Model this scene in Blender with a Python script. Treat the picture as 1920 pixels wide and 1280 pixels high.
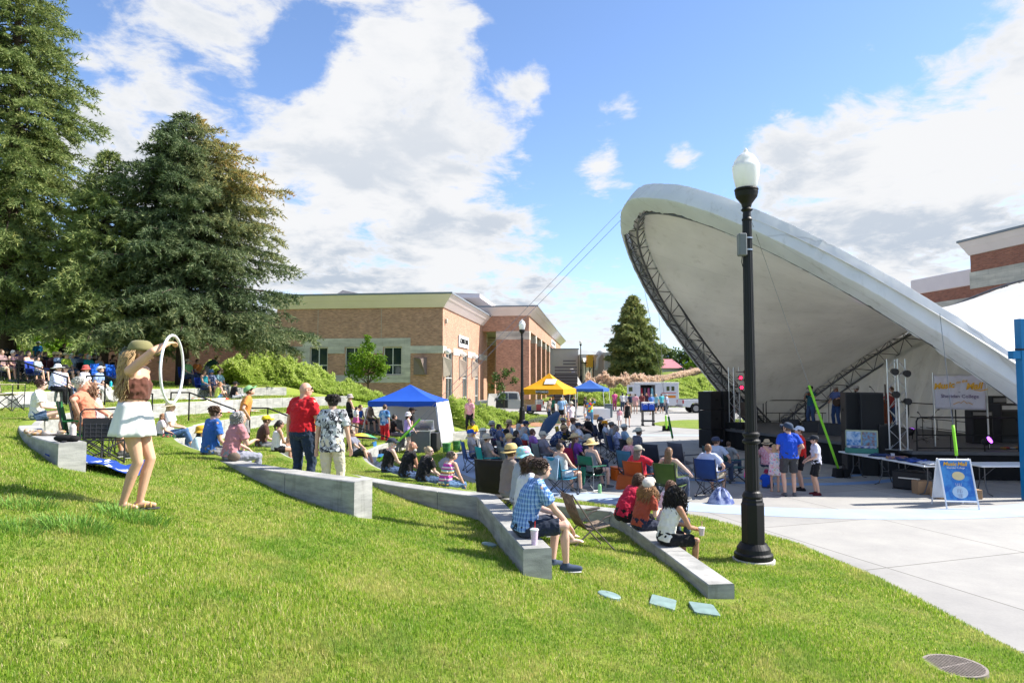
import bpy, bmesh, math, random
import numpy as np
from mathutils import Vector, Matrix, noise as mnoise
sc = bpy.context.scene
C = sc.collection
for o in list(bpy.data.objects): bpy.data.objects.remove(o)
R = math.radians; PI = math.pi
# ---------------------------------------------------------------- camera, sky, sun, exposure
CAMH = 2.8; PITCH = math.atan(73/1280)
cam_d = bpy.data.cameras.new('camera'); cam = bpy.data.objects.new('camera', cam_d); C.objects.link(cam)
cam.location = (0, 0, CAMH); cam.rotation_euler = (PI/2+PITCH, 0, 0)
cam_d.lens = 24; cam_d.sensor_width = 36; cam_d.clip_end = 20000; cam_d.clip_start = .05
sc.camera = cam
sc.view_settings.view_transform = 'Standard'; sc.view_settings.look = 'None'
sc.view_settings.exposure = 1.2; sc.view_settings.gamma = 1
SUN_EL, SUN_AZ = R(44), R(8)      # azimuth counter-clockwise from +X
sd_ = bpy.data.lights.new('sun', 'SUN'); sd_.energy = 4.5; sd_.angle = R(.5); sd_.color = (1, .95, .86)
sun = bpy.data.objects.new('sun', sd_); C.objects.link(sun)
sdir = Vector((math.cos(SUN_EL)*math.cos(SUN_AZ), math.cos(SUN_EL)*math.sin(SUN_AZ), math.sin(SUN_EL)))
sun.rotation_euler = sdir.to_track_quat('Z', 'Y').to_euler()

def ray(px, py):
    u = (px-960)/1280; v = (640-py)/1280
    c, s = math.cos(PITCH), math.sin(PITCH)
    return Vector((u, c-v*s, s+v*c))
def at(px, py, D=None, z=None):
    d = ray(px, py)
    k = D/d.y if D is not None else (z-CAMH)/d.z
    return Vector((0, 0, CAMH))+d*k

class NT:
    def __init__(s, nt): s.nt = nt; s.n = nt.nodes; s.l = nt.links
    def node(s, typ, ins=None, **kw):
        nd = s.n.new(typ)
        for k, v in kw.items(): setattr(nd, k, v)
        for k, v in (ins or {}).items():
            if hasattr(v, 'is_linked') or hasattr(v, 'links'): s.l.new(v, nd.inputs[k])
            else: nd.inputs[k].default_value = v
        return nd
    def math(s, op, a, b=0., c=0., clamp=False): return s.node('ShaderNodeMath', {0: a, 1: b, 2: c}, operation=op, use_clamp=clamp).outputs[0]
    def mix(s, f, a, b, bt='MIX'):
        m = s.node('ShaderNodeMix', {0: f}, data_type='RGBA', blend_type=bt)
        for i, v in ((6, a), (7, b)):
            if hasattr(v, 'links'): s.l.new(v, m.inputs[i])
            else: m.inputs[i].default_value = (*v[:3], 1)
        return m.outputs[2]
    def noise(s, vec, scale, detail=4, rough=.55, dist=0.):
        n = s.node('ShaderNodeTexNoise', {'Scale': scale, 'Detail': detail, 'Roughness': rough, 'Distortion': dist})
        if vec is not None: s.l.new(vec, n.inputs['Vector'])
        return n.outputs[0]
    def ramp(s, f, stops, interp='LINEAR'):
        r = s.node('ShaderNodeValToRGB', {0: f}); e = r.color_ramp.elements; r.color_ramp.interpolation = interp
        e[0].position = stops[0][0]; e[0].color = (*stops[0][1], 1); e[1].position = stops[-1][0]; e[1].color = (*stops[-1][1], 1)
        for p, c in stops[1:-1]: k = e.new(p); k.color = (*c, 1)
        return r.outputs[0]
    def sm(s, v, a, b, x=0., y=1.): return s.node('ShaderNodeMapRange', {0: v, 1: a, 2: b, 3: x, 4: y}, interpolation_type='SMOOTHSTEP').outputs[0]
    def vm(s, op, a, b=None, sc_=None):
        n = s.node('ShaderNodeVectorMath', {0: a}, operation=op)
        if b is not None:
            if hasattr(b, 'links'): s.l.new(b, n.inputs[1])
            else: n.inputs[1].default_value = b
        if sc_ is not None: n.inputs['Scale'].default_value = sc_
        return n

w = bpy.data.worlds.new('World'); sc.world = w; w.use_nodes = True
def build_world():
    T = NT(w.node_tree); T.n.clear()
    sky = T.node('ShaderNodeTexSky', sky_type='NISHITA', sun_disc=False, sun_elevation=SUN_EL, sun_rotation=PI/2-SUN_AZ, altitude=1100, air_density=1.0, dust_density=.5, ozone_density=2.2)
    tc = T.node('ShaderNodeTexCoord').outputs['Generated']
    dn = T.vm('NORMALIZE', tc).outputs[0]
    sep = T.node('ShaderNodeSeparateXYZ', {0: dn})
    z = T.math('MAXIMUM', sep.outputs[2], 0.)
    den = T.math('ADD', z, .22)
    pv = T.node('ShaderNodeCombineXYZ', {0: T.math('DIVIDE', sep.outputs[0], den), 1: T.math('DIVIDE', sep.outputs[1], den), 2: 0.}).outputs[0]
    warp = T.node('ShaderNodeTexNoise', {'Vector': pv, 'Scale': 2.2, 'Detail': 3.}).outputs[1]
    pw = T.vm('ADD', pv, T.vm('SCALE', T.vm('SUBTRACT', warp, (.5, .5, .5)).outputs[0], sc_=.22).outputs[0]).outputs[0]
    n1 = T.math('ADD', T.math('MULTIPLY', T.noise(pw, 2.9, 9, .62), .5), T.math('MULTIPLY', T.noise(pw, 7.3, 9, .64), .5))
    # where the sky of the photograph has its cloud banks (+) and its clear patches (-)
    blobs = [(640, 300, .26, .42), (860, 330, .17, .30), (520, 330, .15, .2), (770, 60, .16, .34), (900, 95, .08, .12), (215, 235, .12, .42), (390, 70, .09, .14), (620, 190, .10, .16),
             (560, 450, .14, .2), (760, 560, .2, .2), (1000, 540, .22, .22), (1120, 310, .05, .26), (1165, 195, .05, .22), (1000, 165, .045, .2), (1560, 300, .15, .30), (1740, 330, .24, .34), (1850, 160, .15, .26), (1890, 20, .07, .25), (1560, 190, .08, .15), (1280, 285, .04, .2), (1440, 270, .05, .2), (1650, 450, .15, .25),
             (1150, 100, .26, -.38), (1420, 90, .22, -.34), (1060, 400, .12, -.26), (1250, 420, .14, -.1), (400, 210, .085, -.36), (100, 60, .10, -.2), (600, 60, .05, -.25), (540, 130, .05, -.3), (1660, 60, .14, -.34), (1060, 250, .07, -.14), (560, 380, .05, -.12), (690, 440, .06, -.28), (960, 60, .05, -.16)]
    msk = None
    for bx, by, rad, amp in blobs:
        d = ray(bx, by).normalized()
        dist = T.vm('DISTANCE', dn, tuple(d)).outputs['Value']
        v = T.sm(dist, 0., rad*1.45, amp*(1.0 if rad < .051 else .30 if amp > 0 else .40), 0.)
        msk = v if msk is None else T.math('ADD', msk, v)
    n2 = T.noise(pw, 9.5, 6, .6)
    den_ = T.math('ADD', T.math('ADD', n1, msk), T.math('MULTIPLY', T.math('SUBTRACT', n2, .5), .18))
    cov = T.sm(den_, .475, .625)
    # brighter, softer bodies; greyer undersides from a second, larger noise
    off = T.vm('ADD', pw, (.10, .06, 0)).outputs[0]
    n3 = T.noise(off, 2.1, 7, .6)
    thick = T.sm(den_, .55, .72)
    shade = T.math('MULTIPLY', thick, T.sm(n3, .42, .57), clamp=True)
    low = T.sm(z, .02, .40, 1., 0.)
    shade = T.math('MULTIPLY', shade, T.math('ADD', T.math('MULTIPLY', low, .7), .5), clamp=True)
    ccol = T.mix(shade, (4.35, 4.4, 4.5), (2.6, 2.95, 3.45))
    skyc = T.mix(1., sky.outputs[0], (1.08, 1.12, 1.22), 'MULTIPLY')
    haze = T.sm(z, 0., .22, .62, 0.)
    skyc = T.mix(haze, skyc, (3.3, 4.0, 4.6))
    col = T.mix(cov, skyc, ccol)
    bg = T.node('ShaderNodeBackground', {0: col, 1: .093})
    out = T.node('ShaderNodeOutputWorld', {0: bg.outputs[0]})
build_world()

# ---------------------------------------------------------------- materials
MATS = {}
def mat(name, col=(.5, .5, .5), rough=.7, var=.12, vs=6., bump=0., bs=40., metal=0., objcol=False, spec=.4, col2=None, trans=0., sheen=0., coord='Object', emit=None, alpha=None):
    if name in MATS: return MATS[name]
    m = bpy.data.materials.new(name); m.use_nodes = True; T = NT(m.node_tree); b = T.n['Principled BSDF']
    tc = T.node('ShaderNodeTexCoord').outputs[coord]
    base = T.node('ShaderNodeObjectInfo').outputs['Color'] if objcol else T.node('ShaderNodeRGB').outputs[0]
    if not objcol: base.default_value = (*col, 1)
    n = T.noise(tc, vs, 5, .6)
    if col2: c = T.mix(T.sm(n, .38, .62), base, col2)
    else:
        c = T.mix(1., base, T.ramp(n, [(.25, (1-var,)*3), (.75, (1+var*.6,)*3)]), 'MULTIPLY')
    T.l.new(c, b.inputs['Base Color']); b.inputs['Roughness'].default_value = rough; b.inputs['Metallic'].default_value = metal
    b.inputs['Specular IOR Level'].default_value = spec
    if sheen: b.inputs['Sheen Weight'].default_value = sheen
    if bump:
        bn = T.node('ShaderNodeBump', {'Strength': bump, 'Distance': .01, 'Height': T.noise(tc, bs, 6, .65)}); T.l.new(bn.outputs[0], b.inputs['Normal'])
    if emit: b.inputs['Emission Color'].default_value = (*emit[0], 1); b.inputs['Emission Strength'].default_value = emit[1]
    if alpha is not None: b.inputs['Alpha'].default_value = alpha
    if trans:
        tr = T.node('ShaderNodeBsdfTranslucent'); T.l.new(c, tr.inputs[0])
        ms = T.node('ShaderNodeMixShader', {0: trans}); T.l.new(b.outputs[0], ms.inputs[1]); T.l.new(tr.outputs[0], ms.inputs[2])
        T.l.new(ms.outputs[0], T.n['Material Output'].inputs[0])
    MATS[name] = m; return m
def glass_mat(name='window_glass', col=(.02, .035, .035), rough=.04):
    if name in MATS: return MATS[name]
    m = mat(name, col, rough, var=.2, vs=.6, spec=.8); return m

# ---------------------------------------------------------------- objects
def link(o, parent=None):
    C.objects.link(o)
    if parent is not None: o.parent = parent
    return o
def tag(o, label=None, cat=None, group=None, kind=None):
    if label: o['label'] = label
    if cat: o['category'] = cat
    if group: o['group'] = group
    if kind: o['kind'] = kind
    return o
def thing(name, loc, rz=0, label=None, cat=None, group=None):
    o = bpy.data.objects.new(name, None); C.objects.link(o); o.empty_display_size = .1
    o.location = loc; o.rotation_euler = (0, 0, rz); return tag(o, label, cat, group)
def npmesh(name, V, F, m, parent=None, smooth=False, loc=None):
    """V (n,3), F (k,3|4) arrays"""
    V = np.asarray(V, np.float32); F = np.asarray(F, np.int32)
    me = bpy.data.meshes.new(name); k = F.shape[1]
    me.vertices.add(len(V)); me.vertices.foreach_set('co', V.ravel())
    me.loops.add(F.size); me.loops.foreach_set('vertex_index', F.ravel())
    me.polygons.add(len(F)); me.polygons.foreach_set('loop_start', np.arange(0, F.size, k, dtype=np.int32)); me.polygons.foreach_set('loop_total', np.full(len(F), k, np.int32))
    me.update(calc_edges=True)
    if smooth: me.polygons.foreach_set('use_smooth', np.ones(len(F), bool))
    if m: me.materials.append(m)
    o = bpy.data.objects.new(name, me); link(o, parent)
    if loc is not None: o.location = loc
    return o
class MB:
    """collects primitives into one mesh"""
    def __init__(s): s.v = []; s.f = []; s.n = 0
    def add(s, v, f):
        v = [tuple(p) for p in v]; s.v += v; s.f += [tuple(i+s.n for i in q) for q in f]; s.n += len(v); return s
    def box(s, c, d, rz=0, rx=0, ry=0, taper=1.):
        M = Matrix.Translation(c) @ Matrix.Rotation(rz, 4, 'Z') @ Matrix.Rotation(ry, 4, 'Y') @ Matrix.Rotation(rx, 4, 'X')
        v = []
        for k in (-.5, .5):
            t = taper if k > 0 else 1
            for i, j in ((-.5, -.5), (.5, -.5), (.5, .5), (-.5, .5)): v.append(M @ Vector((i*d[0]*t, j*d[1]*t, k*d[2])))
        return s.add(v, [(3, 2, 1, 0), (4, 5, 6, 7), (0, 1, 5, 4), (1, 2, 6, 5), (2, 3, 7, 6), (3, 0, 4, 7)])
    def bx(s, x0, x1, y0, y1, z0, z1): return s.box(((x0+x1)/2, (y0+y1)/2, (z0+z1)/2), (abs(x1-x0), abs(y1-y0), abs(z1-z0)))
    def tube(s, pts, r, n=8, cap=True):
        pts = [Vector(p) for p in pts]; rs = r if isinstance(r, (list, tuple)) else [r]*len(pts)
        t0 = (pts[1]-pts[0]).normalized(); up = Vector((0, 0, 1)) if abs(t0.z) < .9 else Vector((0, 1, 0))
        a = t0.cross(up).normalized(); v = []; f = []
        for i, p in enumerate(pts):
            t = (pts[min(i+1, len(pts)-1)]-pts[max(i-1, 0)])
            if t.length < 1e-9: t = t0.copy()
            t.normalize(); a = (a-t*a.dot(t)); a = a.normalized() if a.length > 1e-6 else t.orthogonal().normalized(); b = t.cross(a)
            for k in range(n):
                an = 2*PI*k/n; v.append(p+(a*math.cos(an)+b*math.sin(an))*rs[i])
        for i in range(len(pts)-1):
            for k in range(n):
                k2 = (k+1) % n; f.append((i*n+k, i*n+k2, (i+1)*n+k2, (i+1)*n+k))
        if cap: f.append(tuple(range(n-1, -1, -1))); f.append(tuple((len(pts)-1)*n+k for k in range(n)))
        return s.add(v, f)
    def lathe(s, prof, c=(0, 0, 0), n=20, M=None, flute=0):
        v = []; f = []
        for r, z in prof:
            for k in range(n):
                an = 2*PI*k/n; rr = r*(1-flute*(k % 2)) if flute else r
                p = Vector((rr*math.cos(an), rr*math.sin(an), z)); v.append((M @ p if M else p)+Vector(c))
        for i in range(len(prof)-1):
            for k in range(n):
                k2 = (k+1) % n; f.append((i*n+k, i*n+k2, (i+1)*n+k2, (i+1)*n+k))
        f.append(tuple(range(n-1, -1, -1))); f.append(tuple((len(prof)-1)*n+k for k in range(n)))
        return s.add(v, f)
    def ell(s, c, r, M=None, nu=10, nv=7):
        v = []; f = []; c = Vector(c)
        for i in range(nv+1):
            ph = PI*i/nv
            for k in range(nu):
                th = 2*PI*k/nu; p = Vector((r[0]*math.sin(ph)*math.cos(th), r[1]*math.sin(ph)*math.sin(th), r[2]*math.cos(ph)))
                v.append(c+(M @ p if M else p))
        for i in range(nv):
            for k in range(nu):
                k2 = (k+1) % nu; f.append((i*nu+k, (i+1)*nu+k, (i+1)*nu+k2, i*nu+k2))
        return s.add(v, f)
    def prism(s, poly, z0, z1):
        n = len(poly); v = [(x, y, z0) for x, y in poly]+[(x, y, z1) for x, y in poly]
        return s.add(v, [tuple(range(n-1, -1, -1)), tuple(range(n, 2*n))]+[(i, (i+1) % n, n+(i+1) % n, n+i) for i in range(n)])
    def sheet(s, grid):
        h, wd = len(grid), len(grid[0]); v = [p for row in grid for p in row]
        return s.add(v, [(i*wd+j, i*wd+j+1, (i+1)*wd+j+1, (i+1)*wd+j) for i in range(h-1) for j in range(wd-1)])
    def build(s, name, m, parent=None, smooth=False, bevel=0, loc=None, solid=0, seg=1):
        me = bpy.data.meshes.new(name); me.from_pydata(s.v, [], s.f); me.update()
        if m: me.materials.append(m)
        if smooth: me.polygons.foreach_set('use_smooth', np.ones(len(me.polygons), bool))
        o = bpy.data.objects.new(name, me); link(o, parent)
        if loc is not None: o.location = loc
        if solid: md = o.modifiers.new('s', 'SOLIDIFY'); md.thickness = solid; md.offset = 0
        if bevel: md = o.modifiers.new('b', 'BEVEL'); md.width = bevel; md.segments = seg; md.limit_method = 'ANGLE'
        return o
def copy_tree(o, loc=None, rz=None, parent=None, label=None, group=None, color=None, scale=None):
    c = o.copy(); C.objects.link(c)
    if parent is not None: c.parent = parent
    if loc is not None: c.location = loc
    if rz is not None: c.rotation_euler = (0, 0, rz)
    if scale: c.scale = scale
    if label: c['label'] = label
    if group: c['group'] = group
    if color and parent is not None and o.get('tint'): c.color = (*color, 1)
    for ch in list(o.children): copy_tree(ch, parent=c, color=color)
    return c

# ---------------------------------------------------------------- terrain
CX, CY = 8., 24.
LV = [(13.1, .45), (15.6, .52), (18., .50), (20.5, .50), (23., .48)]
AEND = [242., 237.3, 236., 227.4, 214.]
def sst(a, b, x): t = np.clip((x-a)/(b-a), 0, 1); return t*t*(3-2*t)
def polar(x, y):
    dx, dy = x-CX, y-CY; return np.hypot(dx, dy), np.degrees(np.arctan2(dy, dx)) % 360
PLAZA = [(5.25, -30), (5.25, 7.07), (5.2, 9.77), (4.9, 11.7), (3.95, 14.05), (2.9, 15.0)]
PLAZA += [(CX+10.5*math.cos(R(a)), CY+10.5*math.sin(R(a))) for a in range(238, 148, -6)]
PLAZA += [(-2.4, 37), (-1.5, 40.5), (1.3, 41), (3.6, 46), (4.4, 50), (3.5, 53.5), (-4.2, 55), (-4.6, 62), (-4, 76), (3, 81), (9, 112), (12, 112), (11, 82), (13, 73), (22, 69), (60, 66), (60, -30)]
def poly_sd(x, y, P):
    """signed distance, negative inside"""
    x = np.asarray(x, float); y = np.asarray(y, float); d = np.full(x.shape, 1e9); ins = np.zeros(x.shape, bool)
    n = len(P)
    for i in range(n):
        x1, y1 = P[i]; x2, y2 = P[(i+1) % n]; ex, ey = x2-x1, y2-y1
        t = np.clip(((x-x1)*ex+(y-y1)*ey)/(ex*ex+ey*ey), 0, 1)
        d = np.minimum(d, np.hypot(x-x1-t*ex, y-y1-t*ey))
        c = ((y1 > y) != (y2 > y)) & (x < (x2-x1)*(y-y1)/((y2-y1) if y2 != y1 else 1e-9)+x1); ins ^= c
    return np.where(ins, -d, d)
def grass_sd(x, y):
    s = poly_sd(x, y, PLAZA)
    e = (1-np.sqrt(((x-16.5)/7.5)**2+((y-43.5)/6.)**2))*6.
    return np.maximum(s, e)
def ground(x, y):
    x = np.asarray(x, float); y = np.asarray(y, float); r, a = polar(x, y)
    a2 = np.where(a < 60, a+360, a)
    F = np.interp(a2, [90, 120, 150, 225, 236, 245, 250, 253, 258, 262], [0, .15, 1, 1, .8, .485, .26, .22, .07, 0])
    z = 0
    for (Rr, st), ae in zip(LV, AEND):
        wv = 1-sst(ae-15, ae, a2); ramp = sst(Rr-1.25, Rr+1.25, r); step = (r > Rr-.2).astype(float)
        z = z+st*(wv*step+(1-wv)*ramp)
    z = z*F
    # bank beyond the road, gentle everywhere else
    z = z+.06*np.clip(r-24, 0, 12)*sst(146, 160, a2)*(1-sst(205, 220, a2))
    bank = sst(0, 14, y-(74-.12*(x-12)))*4.2*sst(8, 14, x)
    far = -sst(140, 500, y)*3
    z = z+bank+far
    z = z+.02*np.sin(x*1.3+y*.7)*np.sin(y*1.1-x*.4)*(r > 23.5)
    s = grass_sd(x, y)
    return np.where(s > 0, np.minimum(z+.035, .3*s), np.maximum(s*.8, -.25))
def gz(x, y): return float(ground(np.array([x]), np.array([y]))[0])
def hit(px, py):
    """where the ray through a photo point meets the ground"""
    d = ray(px, py); o = Vector((0, 0, CAMH)); t = 2.
    while t < 200:
        p = o+d*t; g = max(gz(p.x, p.y), 0)
        if p.z <= g: return Vector((p.x, p.y, g))
        t += .03 if t < 40 else .2
    return p
# ---------------------------------------------------------------- ground
def grass_mat():
    m = bpy.data.materials.new('lawn'); m.use_nodes = True; T = NT(m.node_tree); b = T.n['Principled BSDF']
    tc = T.node('ShaderNodeTexCoord').outputs['Object']
    a = T.noise(tc, .5, 5, .6); c = T.noise(tc, 3.5, 5, .65); f = T.noise(tc, 60, 4, .7)
    col = T.mix(T.sm(a, .35, .65), (.17, .25, .03), (.25, .30, .05))
    col = T.mix(T.math('MULTIPLY', T.sm(c, .5, .72), .6), col, (.36, .31, .13))
    col = T.mix(T.math('MULTIPLY', T.sm(f, .35, .7), .55), col, (.11, .17, .02))
    T.l.new(col, b.inputs['Base Color']); b.inputs['Roughness'].default_value = .8; b.inputs['Specular IOR Level'].default_value = .15
    bn = T.node('ShaderNodeBump', {'Strength': .9, 'Distance': .03, 'Height': T.noise(tc, 45, 5, .7)}); T.l.new(bn.outputs[0], b.inputs['Normal'])
    return m
def plaza_mat(name, col, joints=True):
    m = bpy.data.materials.new(name); m.use_nodes = True; T = NT(m.node_tree); b = T.n['Principled BSDF']
    tc = T.node('ShaderNodeTexCoord').outputs['Object']
    c = T.mix(1., col, T.ramp(T.noise(tc, .8, 6, .65), [(.25, (.78, .78, .79)), (.75, (1.10, 1.09, 1.06))]), 'MULTIPLY')
    c = T.mix(1., c, T.ramp(T.noise(tc, 25, 5, .7), [(.3, (.93, .93, .93)), (.7, (1.04, 1.04, 1.04))]), 'MULTIPLY')
    st = T.noise(tc, 1.9, 3, .5, 1.)
    c = T.mix(T.math('MULTIPLY', T.sm(st, .66, .76), .22), c, (.25, .23, .2))
    if joints:
        mp = T.node('ShaderNodeMapping', {'Vector': tc, 'Rotation': (0, 0, -R(18.6)), 'Location': (.05, .62, 0)})
        br = T.node('ShaderNodeTexBrick', {'Vector': mp.outputs[0], 'Scale': 1., 'Mortar Size': .011, 'Mortar Smooth': .1, 'Brick Width': 2.9, 'Row Height': 2.9, 'Color1': (1, 1, 1, 1), 'Color2': (.87, .87, .88, 1), 'Mortar': (.33, .32, .3, 1)}, offset=0., squash=1.)
        c = T.mix(1., c, br.outputs[0], 'MULTIPLY')
    T.l.new(c, b.inputs['Base Color']); b.inputs['Roughness'].default_value = .85
    bn = T.node('ShaderNodeBump', {'Strength': .25, 'Distance': .004, 'Height': T.noise(tc, 120, 4, .7)}); T.l.new(bn.outputs[0], b.inputs['Normal'])
    return m
M_LAWN = grass_mat()
def build_ground():
    rs = list(np.arange(0, 10, 1.))+list(np.arange(10, 46, .3))
    for Rr, _ in LV: rs += [Rr-.215, Rr-.185]
    rs = sorted(r for r in rs if r < 46)
    x = 46.
    while x < 5000: rs.append(x); x *= 1.03
    rs = np.array(rs); an = np.radians(np.arange(0, 360, .5)); na, nr = len(an), len(rs)
    Rg, Ag = np.meshgrid(rs, an, indexing='ij'); X = CX+Rg*np.cos(Ag); Y = CY+Rg*np.sin(Ag); Z = ground(X, Y)
    V = np.stack([X, Y, Z], -1).reshape(-1, 3)
    i, j = np.meshgrid(np.arange(nr-1), np.arange(na), indexing='ij'); j2 = (j+1) % na
    F = np.stack([i*na+j, (i+1)*na+j, (i+1)*na+j2, i*na+j2], -1).reshape(-1, 4)
    o = npmesh('lawn', V, F, M_LAWN, smooth=False); tag(o, kind='structure')
    pm = plaza_mat('plaza_concrete', (.36, .35, .335))
    m = MB(); m.sheet([[(-14, -30, 0), (90, -30, 0)], [(-14, 118, 0), (90, 118, 0)]]); o = m.build('plaza', pm); tag(o, kind='structure')
    bm_ = plaza_mat('blue_concrete', (.36, .45, .60), False); bm2 = plaza_mat('deep_blue_concrete', (.18, .30, .52), False)
    for k, (r0, r1, a0, a1, mm, z) in enumerate([(9.0, 10.05, 150, 330, bm_, .004), (5.15, 5.55, 165, 345, bm2, .004), (4.1, 4.35, 165, 345, bm2, .004), (10.9, 11.6, 60, 100, bm_, .004)]):
        g = [[(CX+r*math.cos(R(a)), CY+r*math.sin(R(a)), z) for a in np.arange(a0, a1+.1, 1.5)] for r in (r0, r1)]
        o = MB().sheet(g).build('painted_ring', mm); tag(o, kind='structure')
build_ground()
M_CONC = mat('wall_concrete', (.47, .46, .44), .85, var=.22, vs=3., bump=.35, bs=60)
def conc_mat():
    m = bpy.data.materials.new('cast_concrete'); m.use_nodes = True; T = NT(m.node_tree); b = T.n['Principled BSDF']
    tc = T.node('ShaderNodeTexCoord').outputs['Object']
    mp = T.node('ShaderNodeMapping', {'Vector': tc, 'Scale': (1, 1, 5)}).outputs[0]
    c = T.mix(T.sm(T.noise(mp, 2.2, 7, .65), .3, .7), (.25, .25, .24), (.44, .43, .41))
    vo = T.node('ShaderNodeTexVoronoi', {'Vector': tc, 'Scale': 22.}); pit = T.sm(vo.outputs[0], .06, .11)
    gate = T.sm(T.noise(tc, 9, 2, .5), .52, .6)
    dk = T.math('MULTIPLY', T.math('SUBTRACT', 1., pit), gate)
    c = T.mix(dk, c, (.10, .10, .095))
    s_ = T.noise(T.node('ShaderNodeMapping', {'Vector': tc, 'Scale': (3, 3, .5)}).outputs[0], 1.6, 5, .7)
    c = T.mix(T.math('MULTIPLY', T.sm(s_, .52, .7), .45), c, (.13, .125, .11))
    T.l.new(c, b.inputs['Base Color']); b.inputs['Roughness'].default_value = .85
    h = T.math('SUBTRACT', T.noise(tc, 70, 5, .7), dk)
    bn = T.node('ShaderNodeBump', {'Strength': .5, 'Distance': .006, 'Height': h}); T.l.new(bn.outputs[0], b.inputs['Normal'])
    return m
M_CAST = conc_mat()
def blocks(pts, top, depth, wd, gap=.006, seg=1.5):
    """wall of cast blocks along the centre line pts [(x,y)]; returns MB"""
    P = [Vector(p) for p in pts]; L = [0]
    for a, b in zip(P, P[1:]): L.append(L[-1]+(b-a).length)
    def at_l(s):
        for i in range(len(P)-1):
            if s <= L[i+1]+1e-6: t = (s-L[i])/(L[i+1]-L[i]); return P[i].lerp(P[i+1], t), (P[i+1]-P[i]).normalized()
        return P[-1], (P[-1]-P[-2]).normalized()
    def nrm(s):
        d = .15; a, _ = at_l(max(0, s-d)); b, _ = at_l(min(L[-1], s+d)); t = (b-a).normalized(); p, _ = at_l(s)
        a, ta = at_l(max(0, s-d)); b, tb = at_l(min(L[-1], s+d)); c = max(.6, math.sqrt((1+ta.dot(tb))/2))
        return p, Vector((t.y, -t.x))/c
    m = MB(); n = max(1, round(L[-1]/seg)); step = L[-1]/n
    corners = [l for l in L[1:-1]]
    for k in range(n):
        s0, s1 = k*step+gap*(k > 0), (k+1)*step-gap*(k < n-1)
        ss = sorted(set([s0, s1]+[s for s in np.linspace(s0, s1, 5)]+[c for c in corners if s0 < c < s1]))
        rows = []
        ch = .012
        for s in ss:
            p, nn = nrm(s)
            rows.append([(*(p-nn*wd/2), top-depth), (*(p-nn*wd/2), top-ch), (*(p-nn*(wd/2-ch)), top), (*(p+nn*(wd/2-ch)), top), (*(p+nn*wd/2), top-ch), (*(p+nn*wd/2), top-depth)])
        v = [q for r_ in rows for q in r_]; f = []
        for i in range(len(rows)-1):
            for j in range(5): f.append((i*6+j, i*6+j+1, (i+1)*6+j+1, (i+1)*6+j))
        f.append(tuple(range(5, -1, -1))); e = (len(rows)-1)*6; f.append(tuple(e+j for j in range(6)))
        m.add(v, f)
    return m
def arc(r, a0, a1, st=1.5): return [(CX+r*math.cos(R(a)), CY+r*math.sin(R(a))) for a in np.arange(a0, a1+.01, st)]
WT = .32
seatw = [('curved concrete seat wall nearest the plaza, its near leg ending beside the lamp post base', arc(12.95, 134, 242)+[(2.42, 8.05)], .45),
         ('second concrete seat wall up from the plaza, bending to the end where the man in plaid sits', arc(15.45, 141, 237.3)+[(.28, 7.58)], .97),
         ('curved concrete seat wall with tall blank end block, behind which the man in the red shirt stands', arc(17.85, 140, 237.), 1.47),
         ('upper concrete seat wall whose pitted end block stands at the left by the blue blanket', arc(20.35, 145, 228.2), 1.99),
         ('topmost concrete seat wall in front of the shaded crowd under the spruces', arc(22.85, 150, 206), 2.45)]
AIS = 190.
for lb, pts, z in seatw:
    o = blocks(pts, z, 1.15, WT).build('seat_wall', M_CAST); tag(o, lb, 'seat wall', 'concentric concrete seat walls')
# stairs in the aisle
def stairs(i, rin, zin, zout, lb):
    t = thing('concrete_stairs', (CX+(rin)*math.cos(R(AIS)), CY+rin*math.sin(R(AIS)), 0), R(AIS), lb, 'stairs', 'short flights of concrete stairs')
    st = (zout-zin)/3
    for k in range(3): MB().bx(-.75+.35*k, -.4+.35*k+(0.7 if k == 2 else 0), -.8, .8, zin-.3, zin+st*(k+1)+(.012 if k == 2 else 0)).build('step', M_CONC, t, bevel=.01)
zs = [0, .45, .97, 1.47, 1.99, 2.45]
nmz = ['lowest flight of steps, beside the green foam noodles', 'second flight of steps up from the plaza', 'middle flight of steps by the girl with long hair', 'fourth flight of steps behind the grey haired man', 'top flight of steps beside the folding chair']
for i, (Rr, _) in enumerate(LV): stairs(i, Rr-.2, zs[i], zs[i+1], nmz[i])
M_BLK = mat('black_metal', (.008, .008, .009), .5, var=.1, spec=.3)
def handrail(a, b, za, zb, lb):
    """a: lower post foot, b: upper post foot"""
    a = Vector((*a, za)); b = Vector((*b, zb)); d = (b-a); d.z = 0; d.normalize()
    t = thing('handrail', a, 0, lb, 'handrail', 'black stair handrails')
    ta = a+Vector((0, 0, .9)); tb = b+Vector((0, 0, .95)); tc = tb+d*.55; A = a
    MB().tube([a-A, ta-A-Vector((0, 0, .01))], .024).build('post', M_BLK, t)
    MB().tube([b-A, tb-A], .024).build('post', M_BLK, t)
    MB().tube([Vector((*(tc-A).xy, (tb-A).z-.9)), tc-A], .024).build('post', M_BLK, t)
    MB().tube([ta-A-d*.02, ta-A, tb-A, tc-A], .024).build('top_rail', M_BLK, t, smooth=False)
def pol(r, a): return (CX+r*math.cos(R(a)), CY+r*math.sin(R(a)))
hl = ['rail beside the green foam noodle and rainbow umbrella', 'rail behind the woman in the white tank top', 'rail behind the blue shirted man', 'rail behind the couple in the folding chair', 'rail at the far left above the folding chair']
for i, (Rr, _) in enumerate(LV):
    handrail(pol(Rr-1.05, 187.4), pol(Rr+.35, 187.4), zs[i], zs[i+1], 'black stair '+hl[i])

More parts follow.
